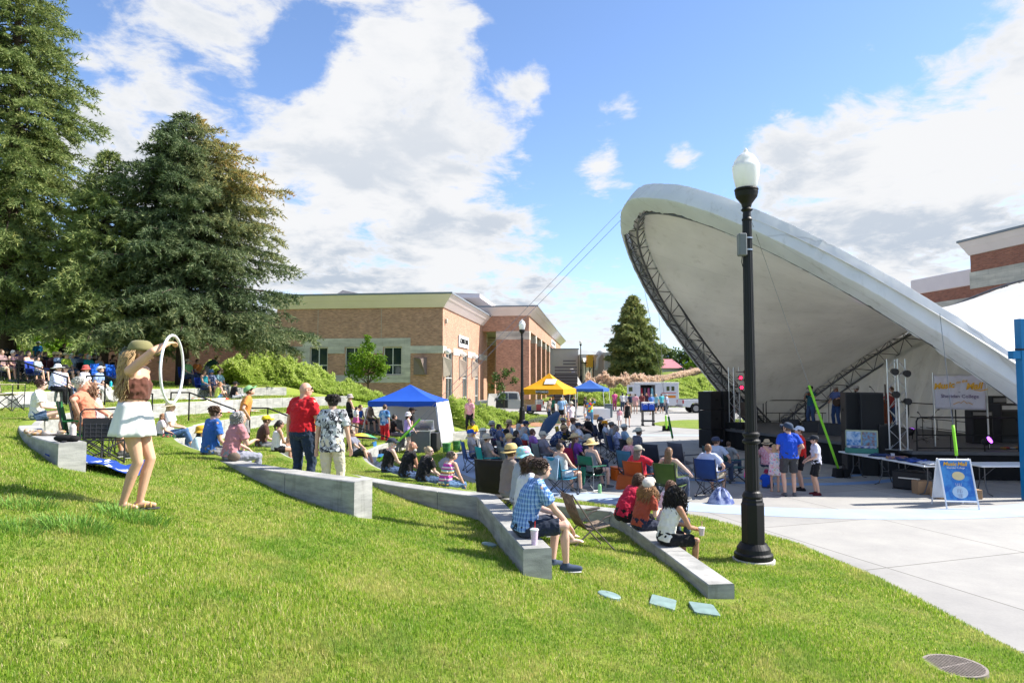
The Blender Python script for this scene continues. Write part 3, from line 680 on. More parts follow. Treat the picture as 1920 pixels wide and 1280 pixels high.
# ---------------------------------------------------------------- trees and hedges
def needle_mat(name, stops, trans=.25):
    m = bpy.data.materials.new(name); m.use_nodes = True; T = NT(m.node_tree); b = T.n['Principled BSDF']
    a = T.node('ShaderNodeAttribute', attribute_name='tone').outputs['Fac']
    c = T.ramp(a, stops); T.l.new(c, b.inputs['Base Color']); b.inputs['Roughness'].default_value = .6; b.inputs['Specular IOR Level'].default_value = .25
    tr = T.node('ShaderNodeBsdfTranslucent', {0: c}); ms = T.node('ShaderNodeMixShader', {0: trans}); T.l.new(b.outputs[0], ms.inputs[1]); T.l.new(tr.outputs[0], ms.inputs[2]); T.l.new(ms.outputs[0], T.n['Material Output'].inputs[0])
    return m
M_BARK = mat('bark', (.085, .06, .045), .95, var=.5, vs=8, bump=.6, bs=25)
def tri_cloud(name, P, Dv, L, W, tone, m, parent, rng, per=4, spread=.75):
    """needle or leaf triangles: P,Dv (n,3) positions and growth directions"""
    n = len(P); P = np.repeat(P, per, 0); Dv = np.repeat(Dv, per, 0); tone = np.repeat(tone, per)+rng.normal(0, .07, n*per); L = np.repeat(L, per)*rng.uniform(.7, 1.2, n*per); W = np.repeat(W, per) if np.ndim(W) else W
    r1 = rng.normal(0, 1, (n*per, 3)); d = Dv+r1*spread; d /= np.linalg.norm(d, axis=1)[:, None]
    s = np.cross(d, rng.normal(0, 1, (n*per, 3))); s /= np.linalg.norm(s, axis=1)[:, None]+1e-9
    W_ = (W if np.ndim(W) else np.full(n*per, W))[:, None]
    V = np.stack([P-s*W_*.5, P+s*W_*.5, P+d*L[:, None]], 1).reshape(-1, 3)
    o = npmesh(name, V, np.arange(len(V)).reshape(-1, 3), m, parent)
    a = o.data.attributes.new('tone', 'FLOAT', 'POINT'); a.data.foreach_set('value', np.repeat(np.clip(tone, 0, 1), 3).astype(np.float32)); return o
def spruce(x, y, zb, h, prof, seed, m, lb, nb=260, droop=.25, tonef=None, bottom=.12, nl=.25, nw=.05, group=None, dens=1., lean=0, asym=0):
    rng = np.random.default_rng(seed); t = thing('spruce_tree', (x, y, zb), 0, lb, 'tree', group)
    mb = MB(); mb.tube([(0, 0, -.5), (0, 0, h*.3), (lean*.5, 0, h*.6), (lean, 0, h*.97)], [h*.020+.05, h*.016+.03, h*.009+.02, .02], 9)
    Ps, Ds, Ts, Ls = [], [], [], []
    hp = [p[0] for p in prof]; rp = [p[1] for p in prof]
    for k in range(nb):
        f = bottom+(1-bottom)*(k+rng.random())/nb; f = min(f, .985); az = k*2.399+rng.normal(0, .25)
        rl = np.interp(f, hp, rp)*rng.uniform(.66, 1.12)*(1+.16*math.sin(az*3+seed)+.1*math.sin(az*5+f*9))
        rl *= 1+asym*math.cos(az)
        if rng.random() < .12: rl *= .6
        dz = .25*(f-.35)+rng.normal(0, .07); z0 = f*h; n = 14
        s = np.linspace(0, 1, n); cx = math.cos(az); sy = math.sin(az)
        bx = lean*f+cx*rl*s; by = sy*rl*s; bz = z0+rl*(dz*s-droop*s*s*1.3+.38*droop*np.maximum(s-.55, 0)**2*4*1.2)
        mb.tube([(bx[i], by[i], bz[i]) for i in (0, 4, 9, 13)], [.02+.012*rl, .018+.008*rl, .014+.003*rl, .008], 4, cap=False)
        ntw = max(5, int(rl*9*dens))
        for q in range(ntw):
            u = .14+.86*rng.random()**.75; i = u*(n-1); i0 = int(min(i, n-2)); fr = i-i0
            px = bx[i0]*(1-fr)+bx[i0+1]*fr; py = by[i0]*(1-fr)+by[i0+1]*fr; pz = bz[i0]*(1-fr)+bz[i0+1]*fr
            tl = (.25+.36*rl*(1-u)*.6+.28*rng.random()+.1*rl*.3)*(1. if f < .9 else .6)
            sd = 1 if q % 2 else -1; aa = az+sd*rng.uniform(.3, 1.15); d = np.array([math.cos(aa), math.sin(aa), rng.uniform(-.5, .12)-.3*(1-f)])
            nn = max(2, int(tl/.13)); ss = np.linspace(.1, 1, nn)[:, None]
            pts = np.array([px, py, pz])+d*tl*ss+np.array([0, 0, -.18])*tl*ss**2+rng.normal(0, .02, (nn, 3))
            Ps.append(pts); dd = np.tile(d/np.linalg.norm(d), (nn, 1)); Ds.append(dd); tv = rng.normal(0, .05)
            base = .5+tv
            if tonef: base = tonef(f, az, u, rl)+tv
            Ts.append(np.full(nn, base)+.12*(ss[:, 0]-.5)); Ls.append(np.full(nn, nl)*(.75+.3*rng.random()))
    P = np.concatenate(Ps); D_ = np.concatenate(Ds); To = np.concatenate(Ts); L = np.concatenate(Ls)
    mb.build('trunk', M_BARK, t, smooth=True)
    tri_cloud('crown', P, D_, L, nw, To, m, t, rng, per=6, spread=.66)
    return t
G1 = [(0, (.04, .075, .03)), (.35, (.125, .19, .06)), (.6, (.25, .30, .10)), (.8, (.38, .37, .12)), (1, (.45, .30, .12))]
G2 = [(0, (.04, .07, .035)), (.4, (.12, .17, .075)), (.62, (.27, .30, .14)), (.8, (.40, .35, .12)), (1, (.58, .32, .11))]
MN1 = needle_mat('spruce_needles', G1); MN2 = needle_mat('blue_spruce_needles', G2)
spruce(-23.8, 32, 2.45, 22.5, [(0, 4.6), (.15, 4.4), (.35, 3.5), (.55, 3.3), (.75, 2.7), (.9, 1.3), (1, .1)], 11, MN1, 'tallest spruce, reaching out of the top of the picture at the left', nb=380, droop=.30, bottom=.155, group='spruces over the shaded crowd', dens=1.05)
spruce(-18.6, 31, 2.45, 11.0, [(0, 3.0), (.2, 3.5), (.5, 2.7), (.75, 1.7), (.92, .7), (1, .1)], 12, MN1, 'shorter spruce between the tallest one and the broad brown tipped one', nb=240, droop=.30, bottom=.27, group='spruces over the shaded crowd', dens=1.1)
spruce(-15.7, 32.5, 2.6, 13.2, [(0, 4.4), (.15, 4.9), (.35, 4.2), (.55, 3.4), (.72, 3.0), (.86, 2.1), (.95, 1.1), (1, .12)], 13, MN2, 'broad dark spruce with brown cone covered tips on its right side', nb=330, droop=.16, bottom=.19, group='spruces over the shaded crowd', tonef=lambda f, az, u, rl: .33+.50*max(0, math.cos(az-.3))*min(1, max(0, (f-.36)*2.6))*(.5+.5*u)+(.12 if f < .3 else 0), dens=1.15, asym=.11)
spruce(-31, 36, 2.45, 17, [(0, 5), (.2, 5.4), (.5, 4), (.8, 2), (1, .1)], 15, MN1, 'spruce mostly hidden at the left edge of the picture', nb=220, droop=.3, bottom=.2, group='spruces over the shaded crowd')
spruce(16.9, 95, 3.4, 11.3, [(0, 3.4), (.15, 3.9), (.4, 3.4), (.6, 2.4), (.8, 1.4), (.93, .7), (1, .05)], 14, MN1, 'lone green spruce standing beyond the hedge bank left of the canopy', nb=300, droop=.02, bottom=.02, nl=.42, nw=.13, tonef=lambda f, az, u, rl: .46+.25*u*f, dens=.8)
def leaf_tree(x, y, zb, h, blobs, seed, m, lb, n=2600, leaf=.16, cat='tree', tr=.07, group=None):
    """blobs: (dx,dz,r) crown lobes"""
    rng = np.random.default_rng(seed); t = thing('leafy_tree', (x, y, zb), 0, lb, cat, group); mb = MB()
    zc = min(b[1]-b[2]*.6 for b in blobs); mb.tube([(0, 0, -.3), (0, 0, zc), (.05, 0, h*.8)], [tr, tr*.8, tr*.2], 7)
    Ps = []
    for dx, dz, r in blobs:
        k = int(n*r*r/sum(b[2]**2 for b in blobs)); dy = rng.normal(0, r*.5)
        for q in range(5):
            e = np.array([dx, dy, dz])+rng.normal(0, r*.4, 3); mb.tube([(0, 0, max(.3, dz-r*1.3)), tuple((e+np.array([0, 0, dz-r*1.3]))/2), tuple(e)], [tr*.4, tr*.22, .01], 5, cap=False)
        v = rng.normal(0, 1, (k, 3)); v /= np.linalg.norm(v, axis=1)[:, None]; rad = r*(rng.random(k)**.45)*(1+.25*np.sin(v[:, 0]*5+v[:, 2]*7+seed))
        Ps.append(np.array([dx, dy, dz])+v*rad[:, None])
    P = np.concatenate(Ps); D_ = rng.normal(0, 1, P.shape)+np.array([0, 0, .3])
    mb.build('trunk', M_BARK, t, smooth=True)
    tone = .45+.2*np.sin(P[:, 0]*3+P[:, 2]*4)+rng.normal(0, .12, len(P))
    tri_cloud('crown', P, D_, np.full(len(P), leaf), leaf*.75, tone, m, t, rng, per=2, spread=.8); return t
ML1 = needle_mat('bright_leaves', [(0, (.07, .15, .012)), (.5, (.17, .30, .025)), (1, (.32, .42, .05))], .4)
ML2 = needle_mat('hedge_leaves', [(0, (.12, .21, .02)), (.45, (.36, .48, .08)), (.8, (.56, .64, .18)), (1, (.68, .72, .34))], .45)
ML3 = needle_mat('far_leaves', [(0, (.04, .08, .02)), (.5, (.10, .17, .04)), (1, (.2, .26, .07))], .3)
MLP = needle_mat('purple_leaves', [(0, (.04, .02, .025)), (.5, (.12, .06, .07)), (1, (.2, .12, .11))], .3)
p = at(690, 735, D=50); leaf_tree(p.x, 50, 1.1, 5, [(-.9, 2.4, .75), (.6, 2.5, .8), (-.3, 3.2, .9), (.9, 3.2, .55), (0, 4.1, .5), (-.1, 4.8, .28), (1.1, 2.6, .35), (-1.2, 3.3, .35)], 21, ML1, 'young bright green tree in front of the pale window surround', 2300, .17)
p = at(945, 780, D=46); leaf_tree(p.x, 46, .1, 3.6, [(-.5, 2.9, .35), (.15, 3.2, .35), (.7, 2.7, .3), (-.2, 2.3, .35), (-.1, 1.6, .3), (-.8, 2.3, .2), (.6, 3.4, .2)], 22, ML3, 'thin sapling with sparse leaves in front of the silver pickup', 420, .15, tr=.03)
for i, (px, py, D, r, m_, lb) in enumerate([(1241, 668, 130, 2.6, ML3, 'far green tree just right of the lone spruce'), (1290, 672, 125, 2.6, ML3, 'far green tree beyond the pink roofed shed'), (1312, 692, 118, 2.6, ML1, 'far yellow green tree by the canopy truss'), (1322, 712, 105, 1.8, MLP, 'far purple leaved tree by the canopy truss'), (1298, 712, 110, 2., MLP, 'far purple leaved tree beside the shed wall'), (1335, 700, 128, 3.0, ML3, 'far dark tree partly behind the canopy truss')]):
    p = at(px, py, D=D); leaf_tree(p.x, D, p.z-3.4, 5, [(-r*.4, 3.2, r*.75), (r*.5, 3.3, r*.7), (0, 4.2, r*.6)], 30+i, m_, lb, 900, .5, tr=.15, group='far trees left of the canopy')
for i, (px, D, h) in enumerate([(20, 56, 8), (110, 58, 7)]):
    p = at(px, 700, D=D); leaf_tree(p.x, D, 2.2, h, [(0, h*.5, 2), (1.5, h*.6, 1.6), (-1.5, h*.55, 1.7)], 40+i, ML1, ['yellow green tree glimpsed behind the tall spruce at the left edge', 'leafy tree glimpsed between the spruce trunks'][i], 1500, .35, tr=.12)
def bank(name, pts, lb, m, n, leaf, seed, cat='shrubs', per=3, up=.6, clump=1.1, kind=None):
    """mass of shrubs: pts = [(x,y,top height above ground,half depth)]"""
    rng = np.random.default_rng(seed); P = np.array(pts, float); seg = np.hypot(*(P[1:, :2]-P[:-1, :2]).T); cum = np.r_[0, np.cumsum(seg)]
    s = rng.random(n)*cum[-1]; x = np.interp(s, cum, P[:, 0]); y = np.interp(s, cum, P[:, 1]); h = np.interp(s, cum, P[:, 2]); dp = np.interp(s, cum, P[:, 3])
    off = rng.uniform(-1, 1, n); tx = np.gradient(np.interp(np.linspace(0, cum[-1], 200), cum, P[:, 0])); 
    i = np.clip(np.searchsorted(cum, s)-1, 0, len(seg)-1); dx = (P[i+1, 0]-P[i, 0])/seg[i]; dy = (P[i+1, 1]-P[i, 1])/seg[i]
    X = x-dy*off*dp; Y = y+dx*off*dp
    prof = np.sqrt(np.maximum(0, 1-off**2*.9)); lump = .72+.28*np.sin(X*2.3/clump+np.sin(Y*2.1/clump)*1.6)*np.sin(Y*1.9/clump+np.sin(X*1.7/clump)*1.4)+.1*np.sin(X*6+Y*5)
    top = h*prof*lump; Z = ground(X, Y)+top*(rng.random(n)**.35)
    D_ = rng.normal(0, .55, (n, 3))+np.array([0, 0, up])
    c = P[:, :2].mean(0); cc = np.array([c[0], c[1], 0]); PP = np.stack([X, Y, Z], -1)-cc
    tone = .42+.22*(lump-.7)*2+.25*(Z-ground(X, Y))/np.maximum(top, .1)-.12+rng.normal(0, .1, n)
    o = tri_cloud(name, PP, D_, np.full(n, leaf), leaf*.5, tone, m, None, rng, per=per, spread=.5); o.location = cc
    return tag(o, lb, cat, kind=kind)
def XY(px, D): q = at(px, 713, D=D); return q.x, q.y
def zt(px, py, D): return at(px, py, D=D).z
def hp(px, pytop, D, dp): x, y = XY(px, D); return (x, y, max(.3, zt(px, pytop, D)-gz(x, y)), dp)
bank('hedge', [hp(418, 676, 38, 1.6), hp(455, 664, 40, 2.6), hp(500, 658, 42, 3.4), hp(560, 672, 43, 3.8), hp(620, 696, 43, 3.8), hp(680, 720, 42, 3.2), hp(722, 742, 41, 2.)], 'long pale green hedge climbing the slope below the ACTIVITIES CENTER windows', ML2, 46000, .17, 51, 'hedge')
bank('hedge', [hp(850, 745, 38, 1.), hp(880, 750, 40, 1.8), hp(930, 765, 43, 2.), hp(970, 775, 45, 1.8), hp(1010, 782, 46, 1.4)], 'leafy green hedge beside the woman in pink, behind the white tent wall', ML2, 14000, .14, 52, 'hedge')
MLG = needle_mat('grey_green_leaves', [(0, (.12, .16, .10)), (.6, (.25, .30, .2)), (1, (.38, .40, .26))], .3)
bank('low_shrubs', [hp(925, 785, 41.5, .8), hp(975, 783, 43, .9), hp(1030, 785, 45, .9), hp(1062, 790, 46, .5)], 'grey green low shrubs at the foot of the second lamp post', MLG, 5000, .10, 53, 'shrubs')
MUL = mat('mulch', (.33, .17, .09), .95, var=.5, vs=14, bump=.6)
for a_, b_, w_, lb in (((905, 39.5), (1050, 43.6), .7, 'strip of orange bark mulch along the planting bed edge by the seated audience'), ((1040, 45), (1085, 49), .6, 'small patch of bark mulch by the path under the yellow tent')):
    (x0, y0), (x1, y1) = XY(*a_), XY(*b_); g = []
    for k in range(14):
        t_ = k/13; cx, cy = x0+(x1-x0)*t_, y0+(y1-y0)*t_; ww = w_*math.sin(PI*(t_*.9+.05))+.15
        g.append([(cx, cy-ww, max(gz(cx, cy-ww), 0)+.02), (cx, cy, max(gz(cx, cy), 0)+.05), (cx, cy+ww, max(gz(cx, cy+ww), 0)+.02)])
    tag(MB().sheet(g).build('mulch_bed', MUL, smooth=True), kind='structure')
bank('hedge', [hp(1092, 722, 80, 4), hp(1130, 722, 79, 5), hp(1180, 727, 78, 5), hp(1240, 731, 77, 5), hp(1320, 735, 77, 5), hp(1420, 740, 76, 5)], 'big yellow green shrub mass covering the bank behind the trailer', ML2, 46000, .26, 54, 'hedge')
MPK = needle_mat('pink_grass', [(0, (.36, .38, .14)), (.45, (.72, .56, .40)), (1, (.85, .70, .60))], .5)
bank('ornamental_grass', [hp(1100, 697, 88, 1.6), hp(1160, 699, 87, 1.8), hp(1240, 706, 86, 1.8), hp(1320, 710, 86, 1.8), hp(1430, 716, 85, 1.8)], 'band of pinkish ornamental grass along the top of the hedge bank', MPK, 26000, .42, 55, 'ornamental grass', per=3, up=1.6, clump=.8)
# ---------------------------------------------------------------- lamp posts
M_GLOBE = mat('lamp_glass', (.86, .87, .86), .25, var=.03, spec=.6, trans=.35)
M_FOOT = mat('footing', (.45, .43, .40), .9)
def lamp(x, y, z, H, lb, detail=True, rz=0):
    t = thing('lamp_post', (x, y, z), rz, lb, 'lamp post', 'black lamp posts with acorn globes'); s = H/5.75
    MB().lathe([(.29*s, -.2), (.29*s, .035), (.27*s, .045)], n=24).build('footing', M_FOOT, t)
    m = MB(); m.lathe([(.265*s, .046), (.265*s, .11*s), (.235*s, .13*s), (.225*s, .19*s), (.175*s, .26*s)], n=32)
    m.lathe([(.165*s, .24*s), (.165*s, .80*s), (.15*s, .83*s), (.15*s, .86*s), (.125*s, .90*s)], n=8)
    m.lathe([(.135*s, .88*s), (.14*s, .91*s), (.12*s, .96*s), (.095*s, .985*s)], n=24); m.build('base', M_BLK, t, bevel=.004)
    MB().lathe([(.098*s, .97*s), (.092*s, 1.66*s)], n=28, flute=.07).build('shaft', M_BLK, t)
    MB().lathe([(.10*s, 1.645*s), (.125*s, 1.66*s), (.125*s, 1.69*s), (.10*s, 1.71*s), (.10*s, 1.745*s), (.118*s, 1.76*s), (.118*s, 1.79*s), (.09*s, 1.81*s)], n=24).build('collar', M_BLK, t)
    MB().lathe([(.082*s, 1.80*s), (.066*s, 4.86*s)], n=28, flute=.08).build('shaft', M_BLK, t)
    MB().lathe([(.07*s, 4.85*s), (.075*s, 4.87*s), (.06*s, 4.9*s), (.055*s, 4.98*s), (.085*s, 5.01*s), (.06*s, 5.04*s), (.075*s, 5.1*s), (.15*s, 5.2*s), (.165*s, 5.27*s), (.155*s, 5.28*s), (.17*s, 5.30*s), (.165*s, 5.32*s)], n=28).build('fitter', M_BLK, t, smooth=False)
    g = MB().lathe([(.125*s, 5.30*s), (.15*s, 5.36*s), (.182*s, 5.50*s), (.195*s, 5.62*s), (.193*s, 5.665*s), (.18*s, 5.67*s), (.165*s, 5.73*s), (.12*s, 5.80*s), (.06*s, 5.845*s), (.03*s, 5.86*s), (.035*s, 5.88*s), (.01*s, 5.92*s)], n=28).build('globe', M_GLOBE, t, smooth=True)
    if detail:
        MB().box((-.10, -.05, 4.70), (.12, .13, .34)).build('junction_box', mat('grey_box', (.16, .17, .18), .5), t, bevel=.015)
        m = MB(); m.lathe([(.078, 4.62), (.078, 4.64)], n=20); m.lathe([(.078, 4.80), (.078, 4.82)], n=20); m.build('strap', mat('steel', (.5, .5, .5), .3, metal=1.), t)
        MB().tube([(-.10, -.05, 4.53), (-.11, -.05, 4.44), (-.09, -.05, 4.36), (-.06, -.03, 4.38)], .006, 6).build('cable', M_BLK, t)
lp = at(1413, 1043, D=10.25); lamp(lp.x, 10.25, gz(lp.x, 10.25), 6.02, 'big black lamp post standing in the grass in front of the stage')
p = at(979, 795, D=41.5); lamp(p.x, 41.5, .15, 6.2, 'black lamp post in front of the columned hall, between silver pickup and yellow tent', False)
p = at(1089, 700, D=92); lamp(p.x, 92, 2.5, 5.6, 'small far lamp post beside the dust collector', False)
# ---------------------------------------------------------------- big saddle shaped canopy
A1 = Vector((12.5, 33.55, 0)); A2 = Vector((16.38, 16.86, 0))
def arch(t, side, r, h, m, k):
    ax = A2-A1; n = Vector((ax.y, -ax.x, 0)).normalized(); n = -n if n.x*side < 0 else n
    s = (1-math.cos(t))/2; q = max(0, 1-abs(2*s-1)**m)**k
    return A1+ax*s+n*(r*q)+Vector((0, 0, h*q))
def archF(t, dr=0, dh=0): return arch(t, -1, 10.73+dr, 9.23+dh, 1.8, .648)
def archR(t, dr=0, dh=0): return arch(t, 1, RR+dr, RH+dh, 1.71, .69)
RR, RH = 6.46, 6.6
def fabric_mat(nm='canopy_fabric', fc=(.70, .69, .66)):
    m = bpy.data.materials.new(nm); m.use_nodes = True; T = NT(m.node_tree); b = T.n['Principled BSDF']
    tc = T.node('ShaderNodeTexCoord').outputs['Object']
    c = T.mix(1., fc, T.ramp(T.noise(tc, .6, 7, .65), [(.25, (.88, .88, .87)), (.75, (1.06, 1.06, 1.05))]), 'MULTIPLY')
    sx_ = T.node('ShaderNodeSeparateXYZ', {0: tc}); sm_ = T.math('ABSOLUTE', T.math('SINE', T.math('MULTIPLY', T.math('ADD', sx_.outputs[1], T.math('MULTIPLY', sx_.outputs[0], .35)), 1.5)))
    c = T.mix(T.sm(sm_, .0, .03, .30, 0.), c, (.35, .34, .31)); dz_ = T.node('ShaderNodeMapping', {'Vector': tc, 'Scale': (2, 2, .4)}).outputs[0]; c = T.mix(T.math('MULTIPLY', T.sm(T.noise(dz_, 1.2, 7, .72), .53, .75), .35), c, (.36, .34, .29))
    T.l.new(c, b.inputs['Base Color']); b.inputs['Roughness'].default_value = .6; b.inputs['Specular IOR Level'].default_value = .3
    mp = T.node('ShaderNodeMapping', {'Vector': tc, 'Scale': (1, .35, 1)}).outputs[0]
    h = T.math('ADD', T.noise(mp, .8, 3, .5, .6), T.math('MULTIPLY', T.noise(tc, 6, 3, .6), .06))
    bn = T.node('ShaderNodeBump', {'Strength': .35, 'Distance': .12, 'Height': h}); T.l.new(bn.outputs[0], b.inputs['Normal'])
    tr = T.node('ShaderNodeBsdfTranslucent', {0: c}); ms = T.node('ShaderNodeMixShader', {0: .26}); T.l.new(b.outputs[0], ms.inputs[1]); T.l.new(tr.outputs[0], ms.inputs[2]); T.l.new(ms.outputs[0], T.n['Material Output'].inputs[0])
    return m
M_FAB = fabric_mat(); M_FABW = fabric_mat('edge_fabric', (.86, .86, .87))
M_TR = mat('dark_truss', (.13, .13, .135), .45, var=.1, metal=.4)
def canopy():
    c0 = Vector((14, 25, 0)); t = thing('stage_canopy', c0, 0, 'huge white saddle shaped fabric canopy on arched trusses over the stage', 'canopy')
    NT_ = 72; ts = [.02+(PI-.04)*i/(NT_-1) for i in range(NT_)]; S = 22; g = []
    for k, tt in enumerate(ts):
        F_, R_ = archF(tt, -.25, -.25), archR(tt, .1, .25); row = []
        wv = min(F_.z, 8)/8
        for j in range(S+1):
            s = j/S; p = F_.lerp(R_, s); sag = 2.5*math.sin(PI*s)*(math.sin(tt)**2)**.6; p.z -= sag*wv
            p.z += .03*mnoise.noise((p.x*.5, p.y*.5, 3)); row.append(p-c0)
        g.append(row)
    MB().sheet(g).build('membrane', M_FAB, t, smooth=True, solid=.01)
    # cover strip wrapped over the truss of the front arch
    rnd = random.Random(2)
    def frame(f, tt):
        p = f(tt); tn = (f(min(PI-.001, tt+.01))-f(max(.001, tt-.01))).normalized(); ax = (A2-A1).normalized()
        rad = (p-(A1+ax*((p-A1).dot(ax)))); rad = rad.normalized() if rad.length > .01 else Vector((0, 0, 1))
        rad = (rad-tn*rad.dot(tn)).normalized(); return p, tn, rad, tn.cross(rad).normalized()
    for nm, f in (('front_truss', archF), ('rear_truss', archR)):
        ch = MB(); lat = MB(); W_, H_ = .30, .30; n = 46; corners = [[], [], [], []]
        for i in range(n+1):
            tt = .05+(PI-.1)*i/n; p, tn, rad, sd = frame(f, tt)
            for q, (a, b) in enumerate(((-1, -1), (1, -1), (1, 1), (-1, 1))): corners[q].append(p+sd*a*W_-Vector((0, 0, 0))+rad*(b*H_-(.62 if nm == 'front_truss' else .30))-c0)
        for q in range(4): ch.tube(corners[q], .045, 6)
        for i in range(n):
            for q in range(4):
                q2 = (q+1) % 4; a, b = corners[q], corners[q2]; lat.tube([a[i], b[i+1]] if (i+q) % 2 else [b[i], a[i+1]], .018, 4, cap=False)
                lat.tube([a[i], b[i]], .018, 4, cap=False)
        o = ch.build(nm, M_TR, t, smooth=True); lat.build('lacing', M_TR, o)
        o.name = nm
    g = []; g2 = []
    n = 260
    for i in range(n+1):
        tt = .02+(PI-.04)*i/n; p, tn, rad, sd = frame(archF, tt); k = mnoise.noise((tt*9, 0, 0))*.04+mnoise.noise((tt*33, 4, 0))*.035+.02*mnoise.noise((tt*90, 1, 0))
        if sd.dot(Vector((-1, 0, 0))) < 0: sd = -sd
        w0 = .50; row = []
        # from the membrane edge round the outer side of the truss and a short drop on the outside
        dr = (.50+.18*float(sst(1.5, 2.2, tt)))*float(sst(1.22, 1.42, tt)); w0 = .34
        for a, b in ((-.50, -.34), (-.48, -.22), (-.46, -.20), (0, -.185+k*.4), (.46, -.20), (.49, -.205), (.51, -.24), (.52, -.26+k-dr*.33), (.50, -.27+k*1.5-dr*.66), (.49, -.28+k*2.2-dr)):
            row.append(p+sd*(a*w0/.5)+rad*(b+k)-c0)
        g.append(row)
    ec = MB().sheet(g).build('edge_cover', M_FABW, t, smooth=True, solid=.008); md = ec.modifiers.new('e', 'EDGE_SPLIT'); md.split_angle = R(24)
    # curtain hung from the rear arch
    g = []
    n = 150
    for i in range(n+1):
        tt = .04+(PI-.08)*i/n; p = archR(tt)+Vector((0, 0, .12)); b = A1.lerp(A2, (1-math.cos(tt))/2)+Vector((3.2*math.sin(tt)**.6, 0, 0)); row = []
        opn = 1.6*sst(.45, .7, (tt/PI)) if True else 0
        zb = .35+float(opn)+.25*math.sin(tt*22)
        for j in range(15):
            s = j/14; q = p.lerp(Vector((b.x, b.y, min(zb, p.z-.1))), s); fold = .16*math.sin(tt*95+2*math.sin(tt*17))*(s**.8)*min(1, p.z/3); q.x += fold; row.append(q-c0)
        g.append(row)
    MB().sheet(g).build('back_curtain', M_FAB, t, smooth=True, solid=.008)
canopy()
# ---------------------------------------------------------------- stage
SZ = .8
SC = [(8.75, 29.0), (10.75, 22.4), (11.35, 19.5), (17.2, 18.9), (17.2, 33.), (10.0, 33.3)]
M_DECK = mat('stage_deck', (.10, .10, .105), .6, var=.25, vs=1.5, bump=.1)
M_SKIRT = mat('black_skirt', (.008, .008, .009), .9, var=.3, vs=2)
def stage():
    t = thing('stage', (12, 27, 0), 0, 'low dark stage platform with black skirt under the canopy', 'stage')
    P = [(x-12, y-27) for x, y in SC]
    MB().prism(P, SZ-.10, SZ).build('deck', M_DECK, t, bevel=.01)
    g0, g1 = [], []; pts = []
    for i in range(len(P)-1 if False else len(P)):
        a, b = Vector(P[i]), Vector(P[(i+1) % len(P)]); L = (b-a).length; n = int(L/.12); nn = Vector(((b-a).y, -(b-a).x)).normalized()
        for k in range(n): q = a.lerp(b, k/n)+nn*(-.06+.025*math.sin(k*1.3+math.sin(k*.37))); pts.append(q)
    pts.append(pts[0]); MB().sheet([[(q.x, q.y, .01) for q in pts], [(q.x, q.y, SZ-.102) for q in pts]]).build('skirt', M_SKIRT, t, smooth=True)
stage()
# ---------------------------------------------------------------- people
M_SKIN = mat('skin', objcol=True, rough=.5, var=.07, vs=9, spec=.35)
M_CLOTH = mat('cloth', objcol=True, rough=.85, var=.14, vs=7, bump=.25, bs=160, spec=.2, sheen=.1)
M_HAIRM = mat('hair', objcol=True, rough=.5, var=.45, vs=45, bump=.5, bs=60, spec=.4)
M_STRAW = mat('straw', objcol=True, rough=.8, var=.25, vs=60, bump=.4, bs=90)
M_SHADES = mat('sunglass', (.01, .01, .012), .08, spec=.9)
M_SOLE = mat('sole', (.05, .05, .055), .7)
M_EYEW = mat('eye_white', (.7, .68, .65), .3); M_IRIS = mat('iris', (.04, .025, .02), .2); M_LIP = mat('lips', (.42, .16, .13), .45)
def patmat(name, build, rough=.85):
    m = bpy.data.materials.new(name); m.use_nodes = True; T = NT(m.node_tree); b = T.n['Principled BSDF']
    tc = T.node('ShaderNodeTexCoord').outputs['Object']; c = build(T, tc); T.l.new(c, b.inputs['Base Color']); b.inputs['Roughness'].default_value = rough; b.inputs['Specular IOR Level'].default_value = .2
    bn = T.node('ShaderNodeBump', {'Strength': .25, 'Distance': .01, 'Height': T.noise(tc, 60, 5, .6)}); T.l.new(bn.outputs[0], b.inputs['Normal']); return m
def _plaid(T, tc, sx=22., cols=((.03, .11, .36), (.17, .36, .68), (.80, .84, .88))):
    s = T.node('ShaderNodeSeparateXYZ', {0: tc})
    def wv(v, f, ph, lo, hi): return T.sm(T.math('SINE', T.math('ADD', T.math('MULTIPLY', v, f), ph)), lo, hi)
    h = T.math('ADD', s.outputs[0], s.outputs[1]); v = s.outputs[2]
    c = T.mix(T.math('MULTIPLY', wv(h, 120., 0., -.4, .6), .7), cols[1], cols[0]); c = T.mix(T.math('MULTIPLY', wv(v, 120., 1., -.4, .6), .5), c, cols[0]); c = T.mix(T.math('MULTIPLY', wv(h, 240., 1., .5, .9), .3), c, cols[2])
    c = T.mix(T.math('MULTIPLY', wv(h, 120., 3.2, .9, .98), .35), c, cols[2]); return T.mix(T.math('MULTIPLY', wv(v, 120., 4.2, .9, .98), .3), c, cols[2])
M_PLAID = patmat('plaid_cloth', _plaid)
M_PLAID2 = patmat('dark_plaid_cloth', lambda T, tc: _plaid(T, tc, cols=((.02, .02, .04), (.12, .12, .16), (.45, .45, .5))))
def _stripe(T, tc):
    s = T.node('ShaderNodeSeparateXYZ', {0: tc}); f = T.math('FRACT', T.math('MULTIPLY', s.outputs[2], 4.1))
    return T.ramp(f, [(0, (.62, .08, .30)), (.12, (.75, .70, .68)), (.24, (.35, .04, .09)), (.34, (.70, .55, .12)), (.44, (.75, .70, .68)), (.54, (.12, .28, .30)), (.64, (.62, .08, .30)), (.74, (.75, .7, .68)), (.86, (.40, .06, .35)), (.99, (.2, .1, .2))], 'CONSTANT')
M_STRIPE = patmat('striped_cloth', _stripe)
